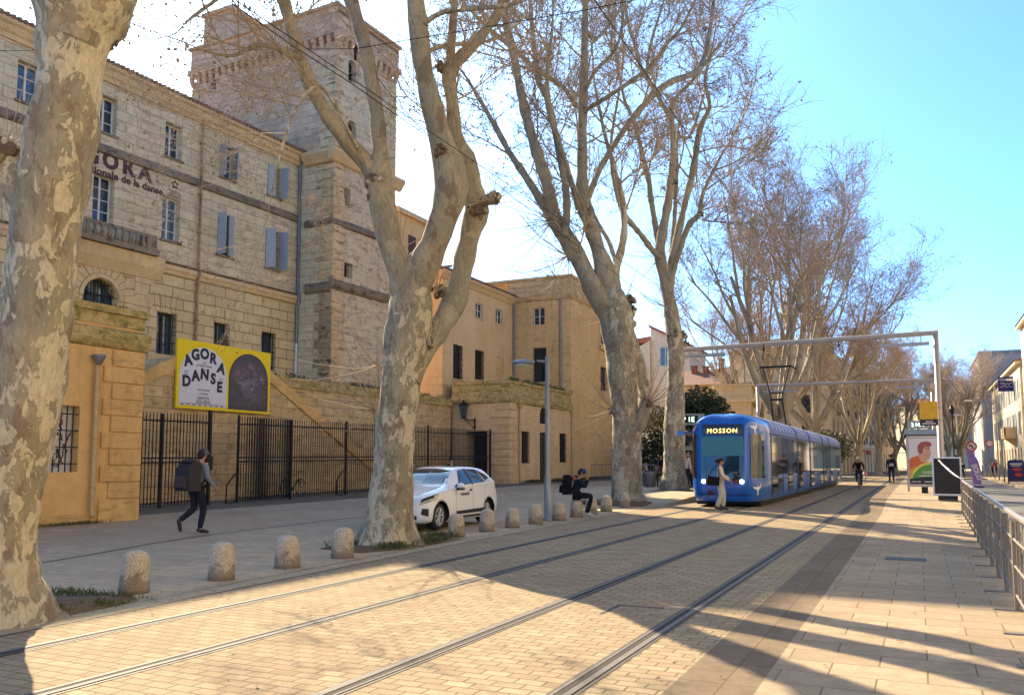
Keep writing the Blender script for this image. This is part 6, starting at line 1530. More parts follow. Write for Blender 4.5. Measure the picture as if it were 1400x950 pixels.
ell = lambda cx, cz, a, b, t0=0, t1=360, n=18: [(cx+a*math.cos(R(t0+(t1-t0)*i/n)), cz+b*math.sin(R(t0+(t1-t0)*i/n))) for i in range(n+1)]
cutout('poster_portrait', [([(-.54,.75),(-.54,1.42),(-.40,1.50),(-.18,1.58),(-.06,1.42),(.12,1.30),(.36,1.22),(.40,1.05),(.0,.62)], (.55,.13,.04)), ([(-.2,1.56),(-.12,1.35),(.08,1.25),(.16,1.42),(.1,1.7),(-.1,1.75)], (.55,.32,.2)),
    ([(-.12,1.98),(-.10,1.62),(.04,1.45),(.17,1.40),(.25,1.46),(.27,1.58),(.31,1.66),(.27,1.78),(.27,1.98),(.10,2.06)], (.52,.30,.21)), ([(-.20,1.72),(-.20,1.98),(-.08,2.12),(.12,2.17),(.30,2.12),(.34,2.00),(.26,1.92),(.08,1.95),(.0,1.85),(-.02,1.68),(-.12,1.62)], (.30,.08,.06)),
    ([(.08,1.86),(.24,1.83),(.24,1.86),(.08,1.89)], (.12,.05,.04)), ([(.17,1.60),(.27,1.58),(.26,1.61),(.17,1.62)], (.25,.08,.07)), ([(-.54,.62),(-.54,1.0),(-.3,1.12),(-.1,.98),(.0,.62)], (.62,.28,.04)),
    (ell(.30,.44,.84,.86,62,180)+[(-.54,.38),(.54,.38),(.54,1.2)], (.62,.55,.06)), (ell(.30,.40,.78,.80,68,180)+[(-.48,.38),(.54,.38),(.54,1.1)], (.10,.26,.05)), ([(-.54,.38),(.54,.38),(.54,.72),(-.1,.66),(-.54,.6)], (.02,.03,.03))])
text('poster_lettering', 'OPERA', .17, M['white_paint'], po, Matrix.Translation((.19, -.124, .80)) @ Matrix.Rotation(R(90), 4, 'X'), .001)
m = MB()
for a, b, z in ((-.2,.5,.70), (-.48,-.3,.46), (-.26,-.14,.46), (0,.48,.46)): m.box(a, b, -.126, -.122, z, z+.035)
m.build('poster_small_print', M['white_paint'], po)
bs = thing('bus_shelter', 'tram stop shelter with flat black roof behind the advertisement', 'shelter', (.2, 42.5, .24))
m = MB(); m.prism([(-.95, 2.36), (1.0, 2.62), (1.0, 2.80), (-.95, 2.50)], 'x', -.75, .65); m.build('roof', BLK, bs)
for x in (-.65, .55):
    for y in (-.8, .9): m = MB(); m.box(x-.03, x+.03, y-.03, y+.03, 0, 2.4); m.build('post', GALV, bs)
m = MB(); m.box(.50, .53, -.75, .85, .4, 2.3); m.build('glass_panel', TGL, bs)
m = MB(); m.box(-.5, .45, -.15, .15, .42, .47); m.build('bench', RAILM, bs)
le = thing('time_display', 'small green lit departure display above the right shelter roof', 'display', (.02, 41.6, 3.0))
m = MB(); m.box(-.42, .42, -.08, .08, 0, .34); m.build('case', plain('grey_display_case', (.25,.28,.28), .5, .2, .05), le); m = MB(); m.box(-.03, .03, -.03, .03, -.45, 0); m.build('foot', GALV, le)
text('led_text', '2 MN', .22, plain('green_led', (.3,.5,.38), .5, 0, 0, emit=((.55,.9,.7), .6)), le, Matrix.Translation((-.0, -.085, .09)) @ Matrix.Rotation(R(90), 4, 'X'), .002)
ys_ = thing('stop_sign_board', 'square ochre yellow stop name board with dark lower band on the gantry post', 'sign', (.44, 38.45, 3.0))
m = MB(); m.box(-.33, .33, -.03, .03, .26, .98); b_ = m.build('board', plain('ochre_board_print', (.62,.36,.02), .5, 0, .35, 6), ys_)
m = MB(); m.box(-.33, .33, -.032, .032, 0, .26); m.build('dark_band', plain('dark_board_band', (.035,.02,.03), .5, 0, .1), ys_)
m = MB(); m.box(.3, .45, -.02, .02, .2, .24); m.box(.3, .45, -.02, .02, .7, .74); m.build('bracket', GALV, ys_)
m = MB()
for a, b, z in ((-.12,.14,.15), (-.24,.24,.07)): m.box(a, b, -.036, -.032, z, z+.035)
m.build('white_lettering', M['white_paint'], ys_)
m = MB(); m.box(-.40, -.33, -.025, .025, .62, .92); m.build('side_tab', plain('brown_tab', (.12,.06,.02), .6, 0, .3), ys_)

# left stop: sign, shelter, bin
ls = at(943, 573, 45); ld = thing('time_display', 'green lit departure display on the left stop, beside the tram front', 'display', (ls.x, ls.y, 0), R(4))
m = MB(); m.box(-.75, .75, -.10, .10, ls.z-.30, ls.z+.28); m.build('case', plain('grey_display_case', (.25,.28,.28), .5, .2, .05), ld)
m = MB(); m.box(-.55, .45, -.115, -.10, ls.z-.2, ls.z+.2); sc2 = m.build('screen', TDK, ld)
text('led_text', 'P 1E', .36, plain('green_led', (.3,.5,.38), .5, 0, 0, emit=((.5,.95,.65), .9)), sc2, Matrix.Translation((-.05, -.12, ls.z-.13)) @ Matrix.Rotation(R(90), 4, 'X'), .002)
m = MB(); m.box(.55, .68, -.05, .05, .1, ls.z-.3); m.build('post', GALV, ld)
q = at(941, 640, 46); sh_ = thing('tram_shelter', 'dark glazed shelter of the left tram stop behind the tree trunk', 'shelter', (q.x, q.y, PH))
m = MB(); m.box(-1.3, 1.1, -.8, .9, 2.35, 2.62); m.build('roof', BLK, sh_)
for x in (-1.2, 1.0): m = MB(); m.box(x-.04, x+.04, .7, .78, 0, 2.35); m.build('post', M['white_paint'], sh_)
m = MB(); m.box(-1.15, .95, .70, .73, .3, 1.9); m.build('glass_panel', TGL, sh_); m = MB(); m.box(-1.15, .95, .66, .70, 1.9, 2.15); m.build('white_band', M['white_paint'], sh_)
m = MB(); m.box(-1.1, .9, .1, .5, .40, .46); m.build('bench', RAILM, sh_)
q = at(888, 672, 43.5); wb = thing('waste_bin', 'tapered slatted grey waste bin between two plane trees', 'bin', (q.x, q.y, .12))
m = MB(); m.lathe([(.24, .0), (.26, .05), (.36, .80), (.36, .82), (.33, .82), (.30, .6)], 20)
for k in range(20):
    a = 2*PI*k/20; m.tube([(.27*math.cos(a), .27*math.sin(a), .05), (.375*math.cos(a), .375*math.sin(a), .80)], .018, 4)
m.build('basket', M['zinc'], wb); m = MB(); m.lathe([(.38, .86), (.44, .88), (.44, .92), (.0, .93)], 20); m.build('lid', M['zinc'], wb); m = MB(); m.box(.40, .46, -.04, .04, 0, .9); m.build('post', M['iron'], wb)
lr = thing('low_railing', 'low white metal railing in the shade behind the waste bin', 'railing', (at(885, 640, 58).x, at(885, 640, 58).y, .28))
m = MB(); m.box(-4, 4, -.02, .02, 1.05, 1.1); m.box(-4, 4, -.02, .02, .15, .19)
for k in range(41): m.box(-4+k*.2-.012, -4+k*.2+.012, -.012, .012, .19, 1.05)
m.build('bars', M['zinc'], lr)
# ================================================================== BACKGROUND HOUSES
def px_at_y(px, py, y):
    a = at(px, py, 1.0)-Vector((0, 0, EYE)); t = y/a.y; return Vector((a.x*t, y, EYE+a.z*t))
M['house_white'] = stone('white_house_render', (.62,.54,.43), (.60,.52,.41), (.56,.48,.38), 4, 2, .003, None, 0, .04, bump=.15)
M['house_yellow'] = stone('yellow_house_render', (.47,.40,.30), (.45,.38,.285), (.40,.34,.25), 4, 2, .003, None, 0, .1, bump=.15)
M['apt'] = stone('apartment_stone', (.50,.40,.265), (.45,.36,.24), (.34,.27,.18), 1.2, .45, .008, None, 0, .2, bump=.3)
M['red_tiles'] = plain('red_clay_roof', (.30,.105,.065), .9, 0, .3, 4)
wh = thing('white_house', 'white gabled house with red roof and blue window above the left tram stop', 'house', (-26.0, 95, 0))
m = MB(); m.prism([(-1.35, 0), (3.1, 0), (3.1, 14.6), (-1.35, 16.9)], 'y', 0, 8); m.build('wall', M['house_white'], wh)
m = MB(); m.prism([(-3.9, 0), (-1.36, 0), (-1.36, 15.4), (-3.9, 14.1)], 'y', -.5, 7.5); m.prism([(-6, 0), (-3.9, 0), (-3.9, 15.6), (-6, 15.6)], 'y', 3, 9); m.build('yellow_annex', M['house_yellow'], wh)
m = MB(); m.prism([(-1.5, 16.95), (3.4, 14.45), (3.4, 14.7), (-1.5, 17.25)], 'y', -.4, 8.3); m.prism([(-6.2, 15.6), (-1.36, 15.6), (-1.36, 16.4), (-6.2, 15.9)], 'y', 2.4, 9); m.build('roof', M['red_tiles'], wh)
w_ = window(wh, (0, 0, 0), (1, 0, 0), (0, -1, 0), (-.3, 1.0, 12.4, 14.6), -.02, 'white_paint', 'pane_blue', 2, 1, sill=False)
m = MB(); m.box(-3.1, -1.9, -1.1, -.5, 12.0, 12.3); m.box(-2.6, -2.4, -.9, -.6, 10.6, 12.0); m.build('terracotta_vent', M['red_tiles'], wh)
th_ = thing('tiled_house', 'low house with weathered brown tile roof and three chimneys', 'house', (-19.2, 85, 0))
m = MB(); m.box(-3.2, 2.0, 0, 8, 0, 9.3); m.build('wall', M['stair'], th_)
m = MB(); m.add([(-3.6,-.4,9.2),(2.3,-.4,9.2),(2.3,8.4,9.2),(-3.6,8.4,9.2),(-2.6,4,11.1),(1.3,4,11.1)], [(0,1,5,4),(1,2,5),(2,3,4,5),(3,0,4)]); rf = m.build('roof', M['tiles'], th_)
for x, h in ((-1.6, 11.4), (-.4, 11.3), (1.2, 12.0)):
    m = MB(); m.box(x-.25, x+.25, 3.0, 3.6, 9.6, h); m.box(x-.32, x+.32, 2.93, 3.67, h, h+.12); m.build('chimney', M['red_tiles'], rf)
sh2 = thing('stone_house', 'small classical stone house with cornice just above the tram roof', 'house', (-13.7, 80, 0), R(8))
m = MB(); facade(m, (0, 0, 0), (1, 0, 0), (0, -1, 0), -3.2, 0, 0, 7.0, [(-2.2, -1.4, 3.4, 6.2)], .3); facade(m, (0, 0, 0), (0, 1, 0), (1, 0, 0), 0, 9, 0, 7.0, [(1.5, 2.5, 3.5, 6), (5, 6, 3.5, 6)], .3); m.quad((-3.2,.4,0),(-.4,.4,0),(-.4,.4,7),(-3.2,.4,7),1); m.quad((-.4,.4,0),(-.4,9,0),(-.4,9,7),(-.4,.4,7),1); m.build('wall', [M['apt'], M['dark']], sh2)
m = MB(); m.box(-3.6, .4, -.4, 9.4, 7.0, 7.35); m.box(-3.3, .1, -.1, 9.1, 7.35, 8.5); m.box(-3.5, .3, -.3, 9.3, 8.5, 8.7); m.build('cornice', M['apt'], sh2)
def block(name, label, loc, rz, L, W, Z, rows, step, mat_, attic=None, roofm='tiles', side_ops=True, shop=True, first=1.6, ww=1.1):
    """street facade along local y facing +x, end facade along local -x facing -y"""
    b = thing(name, label, 'building', loc, rz)
    ops = []; y = first
    while y < L-1.2:
        for z0, z1 in rows: ops.append((y-ww/2, y+ww/2, z0, z1))
        y += step
    so = []
    if side_ops:
        x = -W+1.5
        while x < -1.2:
            for z0, z1 in rows[1:]: so.append((x-ww/2, x+ww/2, z0, z1))
            x += step*1.35
    m = MB(); facade(m, (0,0,0), (0,1,0), (1,0,0), 0, L, 0, Z, ops, .3); facade(m, (0,0,0), (1,0,0), (0,-1,0), -W, 0, 0, Z, so, .3)
    m.quad((-.6,.6,0),(-.6,L,0),(-.6,L,Z),(-.6,.6,Z),1); m.quad((-W,.6,0),(-.6,.6,0),(-.6,.6,Z),(-W,.6,Z),1); m.quad((0,L,0),(-W,L,0),(-W,L,Z),(0,L,Z)); m.quad((-W,L,0),(-W,0,0),(-W,0,Z),(-W,L,Z)); m.quad((0,0,Z),(0,L,Z),(-W,L,Z),(-W,0,Z))
    m.build('wall', [mat_, M['dark']], b)
    for i, op in enumerate(ops):
        if op[2] < 1.0 and shop:
            f = MB(); f.box(-.25, -.2, op[0]+.03, op[1]-.03, op[2], op[3]); f.build('shop_door', M['shutter_dark'], b); continue
        f = MB(); f.box(-.22, -.16, op[0], op[0]+.07, op[2], op[3]); f.box(-.22, -.16, op[1]-.07, op[1], op[2], op[3]); f.box(-.22, -.16, (op[0]+op[1])/2-.04, (op[0]+op[1])/2+.04, op[2], op[3]); f.box(-.221, -.161, op[0]+.07, op[1]-.07, op[3]-.07, op[3])
        if i % 2: f.box(.0, .32, op[0]-.1, op[1]+.1, op[2]-.16, op[2]-.06); f.box(.28, .31, op[0]-.1, op[1]+.1, op[2]-.06, op[2]+.8, 1)
        w_ = f.build('window', [M['shutter' if i % 3 else 'white_paint'], M['iron']], b); g_ = MB(); g_.box(-.24, -.225, op[0]+.02, op[1]-.02, op[2]+.02, op[3]-.02); g_.build('pane', M['glass'], w_)
    for op in so:
        f = MB(); f.box(op[0], op[1], .16, .2, op[2], op[3]); f.build('window', M['glass'], b)
    m = MB(); m.box(-W-.35, .35, -.35, L+.2, Z, Z+.35); m.box(0, .12, 0, L, rows[1][0]-.75, rows[1][0]-.5); m.box(-W, 0, -.12, -.0, rows[1][0]-.75, rows[1][0]-.5); m.build('cornice', mat_, b)
    if attic:
        m = MB(); facade(m, (-1.6,1.6,0), (0,1,0), (1,0,0), 0, L-2, Z+.35, Z+attic, [(y-.5, y+.5, Z+.9, Z+attic-.9) for y in [1.5+k*step for k in range(int((L-4)/step))]], .25); facade(m, (-1.6,1.6,0), (1,0,0), (0,-1,0), -W+1.6, 0, Z+.35, Z+attic); m.quad((-2,2.2,Z),(-2,L,Z),(-2,L,Z+attic),(-2,2.2,Z+attic),1); m.build('attic', [mat_, M['dark']], b)
        m = MB(); m.box(-W+.2, -1.25, 1.25, L, Z+attic, Z+attic+.3); m.build('attic_cornice', mat_, b)
        m = MB()
        m.box(-.06, -.03, 0, L, Z+1.15, Z+1.2); m.box(-W, 0, .03, .06, Z+1.15, Z+1.2)
        y = 0
        while y < L: m.box(-.06, -.03, y, y+.03, Z+.35, Z+1.15); y += .35
        x = -W
        while x < 0: m.box(x, x+.03, .03, .06, Z+.35, Z+1.15); x += .35
        m.build('balcony_rail', M['iron'], b)
    zt = Z+(attic or .35)+.3
    m = MB(); x0, x1, y0, y1 = (-W, -1.2, 1.2, L) if attic else (-W-.4, .4, -.4, L)
    m.add([(x0,y0,zt),(x1,y0,zt),(x1,y1,zt),(x0,y1,zt),((x0+x1)/2,y0+3,zt+1.6),((x0+x1)/2,y1-3,zt+1.6)], [(0,1,4),(1,2,5,4),(2,3,5),(3,0,4,5)]); m.build('roof', M[roofm], b)
    return b
ab = block('apartment_building', 'pale stone apartment building with attic storey behind the tram and far trees', (-9.2, 108, 0), R(-5), 60, 12.5, 10.2, [(.1, 2.9), (4.2, 6.6), (7.4, 9.6)], 3.0, M['apt'], 5.2)
m = MB(); m.box(.02, 1.3, 17.5, 22, 3.0, 3.1); m.box(1.25, 1.3, 17.5, 22, 2.5, 3.05); m.build('red_awning', plain('red_awning_cloth', (.42,.06,.04), .8, 0, .1), ab)
block('apartment_building', 'brownish apartment block left of the pale one, partly behind the pantograph', (-15.5, 122, 0), R(4), 20, 14, 13.2, [(.1, 2.9), (4.4, 6.6), (8.2, 10.4)], 3.6, M['stair'], None, 'tiles')
block('apartment_building', 'distant cream building closing the avenue behind the shelter', (3.5, 210, 0), R(-55), 40, 16, 14, [(.1, 3), (4.5, 6.7), (8, 10.2), (11, 13)], 3.4, M['apt'], None, 'red_tiles')
# right hand street front, facing the low sun
def rblock(label, y0, y1, x, Z, mat_, rows, step):
    b = thing('street_house', label, 'building', (x, y0, 0)); L = y1-y0; ops = []; y = 2.0
    while y < L-1.2:
        for r0, r1 in rows: ops.append((y-.55, y+.55, r0, r1))
        y += step
    m = MB(); facade(m, (0,0,0), (0,1,0), (-1,0,0), 0, L, 0, Z, ops, .3); facade(m, (0,0,0), (1,0,0), (0,-1,0), 0, 9, 0, Z); m.quad((.6,.2,0),(.6,L,0),(.6,L,Z),(.6,.2,Z),1); m.quad((0,L,0),(9,L,0),(9,L,Z),(0,L,Z)); m.quad((0,0,Z),(9,0,Z),(9,L,Z),(0,L,Z)); m.build('wall', [mat_, M['dark']], b)
    for i, op in enumerate(ops):
        f = MB()
        if op[2] < .5: f.box(.22, .26, op[0]+.02, op[1]-.02, op[2], op[3]); f.build('shop_door', M['glass'], b); continue
        f.box(-.05, .0, op[0]-.55, op[0]-.02, op[2], op[3]); f.box(-.05, .0, op[1]+.02, op[1]+.55, op[2], op[3]); f.box(.2, .24, (op[0]+op[1])/2-.04, (op[0]+op[1])/2+.04, op[2], op[3])
        w_ = f.build('window', M['shutter' if i % 2 else 'white_paint'], b); g_ = MB(); g_.box(.245, .26, op[0]+.02, op[1]-.02, op[2]+.02, op[3]-.02); g_.build('pane', M['glass'], w_)
    m = MB(); m.box(-.4, 9, -.2, L, Z, Z+.3); m.build('cornice', mat_, b)
    m = MB(); m.add([(-.5,-.3,Z+.31),(9,-.3,Z+.31),(9,L,Z+.31),(-.5,L,Z+.31),(4.5,-.3,Z+2.2),(4.5,L,Z+2.2)], [(0,3,5,4),(1,4,5,2),(0,4,1),(2,5,3)]); m.build('roof', M['red_tiles'], b)
    return b
rb = rblock('sunlit ochre street house at the right edge with stone balcony and blue banner', 93.5, 128, 9.0, 10.8, M['house_yellow'], [(.1, 2.9), (4.2, 6.4), (7.6, 9.6)], 3.0)
m = MB(); m.box(-1.1, 0, 5.5, 9.5, 3.9, 4.05); m.box(-1.1, -1.0, 5.5, 9.5, 4.05, 5.0); m.box(-1.1, 0, 5.5, 5.6, 4.05, 5.0); m.box(-1.1, 0, 9.4, 9.5, 4.05, 5.0); m.prism([(-.9, 3.9), (0, 3.9), (0, 3.2)], 'y', 6.2, 6.6); m.prism([(-.9, 3.9), (0, 3.9), (0, 3.2)], 'y', 8.4, 8.8); m.build('stone_balcony', M['trim'], rb)
rblock('taller sunlit cream house cut by the right picture edge', 62, 93.3, 9.2, 14.0, M['house_white'], [(.1, 3.0), (4.4, 6.8), (8.0, 10.2), (11.2, 13)], 3.2)
rblock('unseen sunlit cream street house standing across the street from the white car', 26, 61.6, 9.2, 18.5, M['house_white'], [(.1, 3.0), (4.4, 6.8), (8.0, 10.2), (11.2, 13.2), (14.4, 16.6)], 3.1)  # unseen houses opposite, built tall and pale to bounce sunlight onto the facades
rblock('unseen sunlit cream tall street house standing across the street from the billboard', -6, 25.7, 9.3, 19.0, M['house_white'], [(.1, 3.0), (4.4, 6.8), (8.0, 10.2), (11.4, 13.4)], 3.3)
rblock('unseen sunlit pale street house across the street behind the viewpoint', -44, -6.3, 9.2, 18.0, M['house_white'], [(.1, 3.0), (4.4, 6.8), (8.0, 10.2)], 3.2)
m = MB(); fb = thing('flat_roofed_block', 'grey brown flat roofed block behind the right hand street houses', 'building', (9.2, 150, 0)); m.box(0, 14, 0, 25, 0, 18.2); m.build('wall', plain('grey_brown_render', (.36,.31,.265), .9, 0, .15, .3), fb); m = MB(); m.box(-.2, 14.2, -.2, 25.2, 18.2, 18.6); m.build('parapet', plain('grey_parapet', (.3,.27,.24), .9, 0, .1), fb)
m = MB(); q = px_at_y(1378, 525, 100); m.box(q.x-.9, q.x+.9, 99.9, 100, q.z-.75, q.z+.75); bn = m.build('banner', plain('deep_blue_banner', (.03,.03,.16), .6, 0, .1)); tag(bn, 'deep blue banner with white script hung on the ochre street house', 'banner')
m = MB(); rr = random.Random(5)
for k in range(3):
    pts = [(q.x-.7, 99.88, q.z+.35-k*.3)]
    for j in range(9): pts.append((pts[-1][0]+.15, 99.88, q.z+.35-k*.3+rr.uniform(-.13, .13)))
    m.tube(pts, .03, 4)
m.build('white_script', M['white_paint'], bn)

# ================================================================== RIGHT STREET FURNITURE
fl = thing('feather_flag', 'tilted purple feather flag beside the round road sign', 'flag', (3.15, 62, -.1))
PUR = plain('purple_flag_cloth', (.26,.15,.40), .7, 0, .12)
m = MB(); m.prism([(-.05, .25), (.38, .2), (.42, 1.0), (.28, 1.7), (.05, 2.15), (-.22, 2.4), (-.38, 2.4), (-.30, 1.9), (-.16, 1.2)], 'y', -.015, .015); fg = m.build('flag_cloth', PUR, fl)
m = MB(); m.tube([(.0, .03, .12), (-.12, .03, 1.2), (-.32, .03, 1.95), (-.42, .03, 2.4)], .015, 5); m.build('flag_pole', GALV, fl); m = MB(); m.cbox((.15, 0, .08), (.8, .6, .12)); m.build('flag_base', plain('purple_base', (.12,.07,.18), .7, 0, .1), fl)
text('flag_lettering', 'SOLO', .40, M['white_paint'], fg, Matrix.Translation((.05, -.02, .95)) @ Matrix.Rotation(R(90), 4, 'X') @ Matrix.Rotation(R(-72), 4, 'Z'), .002, bold=.02)
RED = plain('red_sign_face', (.50,.035,.03), .4, 0, .03)
def road_sign(label, px, py, d, arrow):
    q = at(px, py, d); s = thing('road_sign', label, 'road sign', (q.x, q.y, 0)); h = q.z
    m = MB(); m.tube([(0, .04, -.1), (0, .04, h+.3)], .03, 6); m.build('pole', GALV, s)
    m = MB(); m.lathe([(.40, -.0), (.40, .02)], 24, (0, 0, h), 0, False, 'y'); f = m.build('red_disc', RED, s); f.location = (0, -.03, 0)
    m = MB(); m.lathe([(.29, -.004), (.29, .0)], 20, (0, -.03, h), 0, False, 'y'); m.build('white_centre', M['white_paint'], s)
    if arrow:
        m = MB(); m.box(.02, .09, -.04, -.036, h-.2, h+.1); m.box(-.08, .09, -.04, -.036, h+.03, h+.1); m.add([(-.2, -.039, h+.065), (-.06, -.039, h-.03), (-.06, -.039, h+.16)], [(0, 1, 2)]); m.build('black_arrow', M['dark'], s)
        m = MB(); m.M = Matrix.Translation((0, 0, h)) @ Matrix.Rotation(R(45), 4, 'Y') @ Matrix.Translation((0, 0, -h)); m.box(-.29, .29, -.046, -.042, h-.03, h+.03); m.build('red_bar', RED, s)
    return s
road_sign('round red and white no left turn sign above the purple flag', 1328, 610, 66, True)
road_sign('round red and white sign farther along the right pavement', 1353, 606, 92, False)
q = at(1390, 655, 58); ab_ = thing('pavement_board', 'dark blue pavement board with red pictures at the right edge', 'sign', (q.x, q.y, .05))
m = MB(); m.prism([(-.52, .15), (.52, .15), (.52, 1.45), (.40, 1.62), (-.40, 1.62), (-.52, 1.45)], 'y', -.04, .04); bd = m.build('board', plain('navy_board', (.02,.025,.09), .5, 0, .05), ab_)
m = MB(); m.ball((.12, -.045, .62), (.26, .01, .13), 0, 12, 6); m.ball((.05, -.045, .98), (.28, .01, .11), 0, 12, 6); m.build('red_picture', RED, bd)
m = MB(); m.box(-.36, .36, -.046, -.041, 1.32, 1.40); m.box(-.28, .28, -.046, -.041, 1.20, 1.26); m.build('white_lettering', M['white_paint'], bd); m = MB(); m.box(-.5, -.44, -.2, .2, 0, .16); m.box(.44, .5, -.2, .2, 0, .16); m.build('feet', BLK, ab_)
def far_lamp(label, px, py_base, py_top, d, arm):
    a, t = at(px, py_base, d), at(px, py_top, d); s = thing('street_lamp', label, 'street lamp', (a.x, a.y, -.1)); h = t.z
    m = MB(); m.tube([(0, 0, 0), (0, 0, h-.5), (arm*.15, 0, h-.1), (arm*.6, 0, h+.12), (arm*1.1, 0, h)], [.08, .06, .05, .045, .05], 8); m.build('pole', GALV, s)
    m = MB(); m.ball((arm*1.3, 0, h-.02), (.42, .2, .1), 0, 10, 5); m.build('lamp_head', M['white_paint'], s)
far_lamp('curved grey street lamp right of the gantry post, lower of the pair', 1331, 652, 565, 95, -1)
far_lamp('taller curved grey street lamp near the right row of trees', 1349, 650, 545, 85, -1)
far_lamp('tall street lamp at the corner of the ochre street house', 1366, 655, 517, 82, 1)
q = at(1306, 655, 75); s = thing('street_lamp', 'old style dark lamp post between gantry post and right trees', 'street lamp', (q.x, q.y, -.1))
m = MB(); m.lathe([(.14, 0), (.14, .6), (.06, .7), (.05, 5.6), (.09, 5.7), (.03, 5.8)], 10); m.build('pole', M['iron'], s); m = MB(); m.lathe([(.12, 5.8), (.26, 6.3), (.1, 6.6), (0, 6.7)], 6, (0, 0, 0), 0, False); m.build('lantern', M['iron'], s)
for i in range(7):
    q = at(1338+i*5.6, 650, 100-i*6); m = MB(); m.lathe([(.05, 0), (.05, 1.05), (.0, 1.1)], 8)
    o = m.build('steel_post', RAILM) if i == 0 else None
    if o is None: o = sp0.copy(); COL.objects.link(o)
    else: sp0 = o
    o.location = (max(5.75, q.x), q.y, .05); tag(o, 'thin beige steel post in the row along the right hand pavement', 'post', 'steel posts along the right pavement')
q = at(1224, 656, 62)
for px, d, lab in ((1183, 75, 'small red and white marker post behind the cyclist'), (1219, 92, 'small red and white marker post by the far trees')):
    q = at(px, 654, d); m = MB(); m.lathe([(.12, 0), (.12, .32), (.0, .33)], 8); m.lathe([(.16, .34), (.16, .62), (.0, .66)], 10, (0,0,0), 1); m.lathe([(.165, .44), (.165, .52)], 10, (0,0,0), 0); o = m.build('marker_post', [M['white_paint'], RED]); o.location = (q.x, q.y, 0); tag(o, lab, 'marker post')

# ================================================================== SHRUBS, GRASS
def leaf_mat(name, a, b):
    k = NT(name); oi = k.node('ShaderNodeNewGeometry'); n = k.noise(k.coord(), 1.2, 4); k.base(k.mix(k.math('ADD', k.math('MULTIPLY', oi.outputs['Random Per Island'], .7), k.math('MULTIPLY', n, .3)), a, b)).rough(.6); return k.mat
LEAF = leaf_mat('evergreen_leaves', (.018,.03,.014), (.07,.085,.035)); LEAF2 = leaf_mat('olive_leaves', (.06,.07,.03), (.16,.155,.075))
def shrub(label, loc, lobes, n, size, mat_, seed, name='shrub', stem=True, group=None):
    r = random.Random(seed); t = thing(name, label, name.replace('_', ' '), loc, 0, group); m = MB()
    for i in range(n):
        L_ = lobes[r.randrange(len(lobes))]; v = rvec(r)*(r.random()**.45); c = Vector((L_[0]+v.x*L_[3], L_[1]+v.y*L_[4], max(.05, L_[2]+v.z*L_[5])))
        a = rvec(r); b = a.cross(rvec(r))
        if b.length < .1: continue
        b.normalize(); s_ = size*r.uniform(.6, 1.4)
        m.add([c-a*s_, c+b*s_*.45, c+a*s_, c-b*s_*.45], [(0, 1, 2, 3)])
    m.build('foliage', mat_, t)
    if stem:
        m = MB()
        for L_ in lobes: m.tube([(L_[0]*.3, L_[1]*.3, 0), (L_[0]*.7, L_[1]*.7, L_[2]*.5), (L_[0], L_[1], L_[2]+L_[5]*.4)], [.12, .09, .04], 6)
        m.build('stems', M['twig'], t)
    return t
q = at(958, 600, 56); shrub('large dark evergreen tree crown above the left stop, behind the tram front', (q.x, q.y, .2), [(0,0,5.2,1.4,1.4,1.2),(-1,.3,4.6,1.2,1.2,1.1),(.9,0,4.7,1.1,1.2,1.0),(0,.2,4.2,1.7,1.4,1.0)], 5200, .13, LEAF, 3)
q = at(905, 600, 66); shrub('broad dark hedge in deep shade behind the left waste bin and cyclist', (q.x, q.y, .2), [(-3.4,0,1.7,2,1.2,1.9),(-1.2,0,2.0,2,1.2,2.2),(1,0,2.2,2,1.2,2.4),(3,0,2.0,2,1.2,2.2),(5,0,1.9,2,1.2,2.1)], 9000, .15, LEAF, 4, 'hedge')
q = at(893, 600, 76); shrub('pale olive shrub crown below the white house', (q.x, q.y, .2), [(0,0,5.2,1.9,1.4,1.3),(1.8,0,5.0,1.6,1.4,1.2)], 3000, .14, LEAF2, 5)
q = at(1122, 600, 84); shrub('dark shrub showing over the rear roof of the tram', (q.x, q.y, .1), [(0,0,3.4,1.8,1.4,1.4),(1.6,0,2.8,1.5,1.4,1.4),(-1.6,0,3.2,1.4,1.4,1.2)], 3600, .14, LEAF2, 6)
q = at(1104, 600, 90); shrub('dense green shrub left of the V forked tree', (q.x, q.y, .1), [(0,0,2.6,1.8,1.4,1.9),(-2.2,0,2.8,1.6,1.4,1.7)], 3200, .14, LEAF, 8)
GR = leaf_mat('grass_blades', (.045,.065,.018), (.11,.12,.04))
def grass(name, spots, n, seed):
    r = random.Random(seed); m = MB()
    for _ in range(n):
        s_ = spots[r.randrange(len(spots))]; x, y = s_[0]+r.gauss(0, s_[2]), s_[1]+r.gauss(0, s_[3]); z = s_[4]
        a = r.random()*6.28; h = r.uniform(.04, .13)*s_[5]; w = .006+.004*s_[5]; dx_, dy_ = math.cos(a), math.sin(a); l = r.uniform(.3, .9)*h
        m.add([(x-dy_*w, y+dx_*w, z), (x+dy_*w, y-dx_*w, z), (x+dx_*l*.5, y+dy_*l*.5, z+h*.7), (x+dx_*l, y+dy_*l, z+h)], [(0, 1, 2), (0, 2, 3)])
    tag(m.build(name, GR), kind='stuff')
grass('grass', [(-8.05,6.6,.15,.1,.02,.5), (-8.0,5.9,.12,.1,.05,.7), (-9.0,6.9,.2,.1,.02,.7), (-8.6,7.1,.3,.06,.0,.6)], 700, 1)
grass('grass', [(-8.55,13.0,.12,.2,.03,1), (-8.45,14.2,.1,.3,.03,1), (-8.8,15.1,.2,.1,.03,1.1), (-9.5,13.0,.1,.2,.03,1)], 1500, 2)
grass('grass', [(-21.3,48+2.2*k,.07,.8,gz(-21.3,48),1.7) for k in range(9)]+[(-18.4,12,.04,1.2,.05,.9), (-18.38,14.2,.04,.5,.05,.8)], 3600, 3)
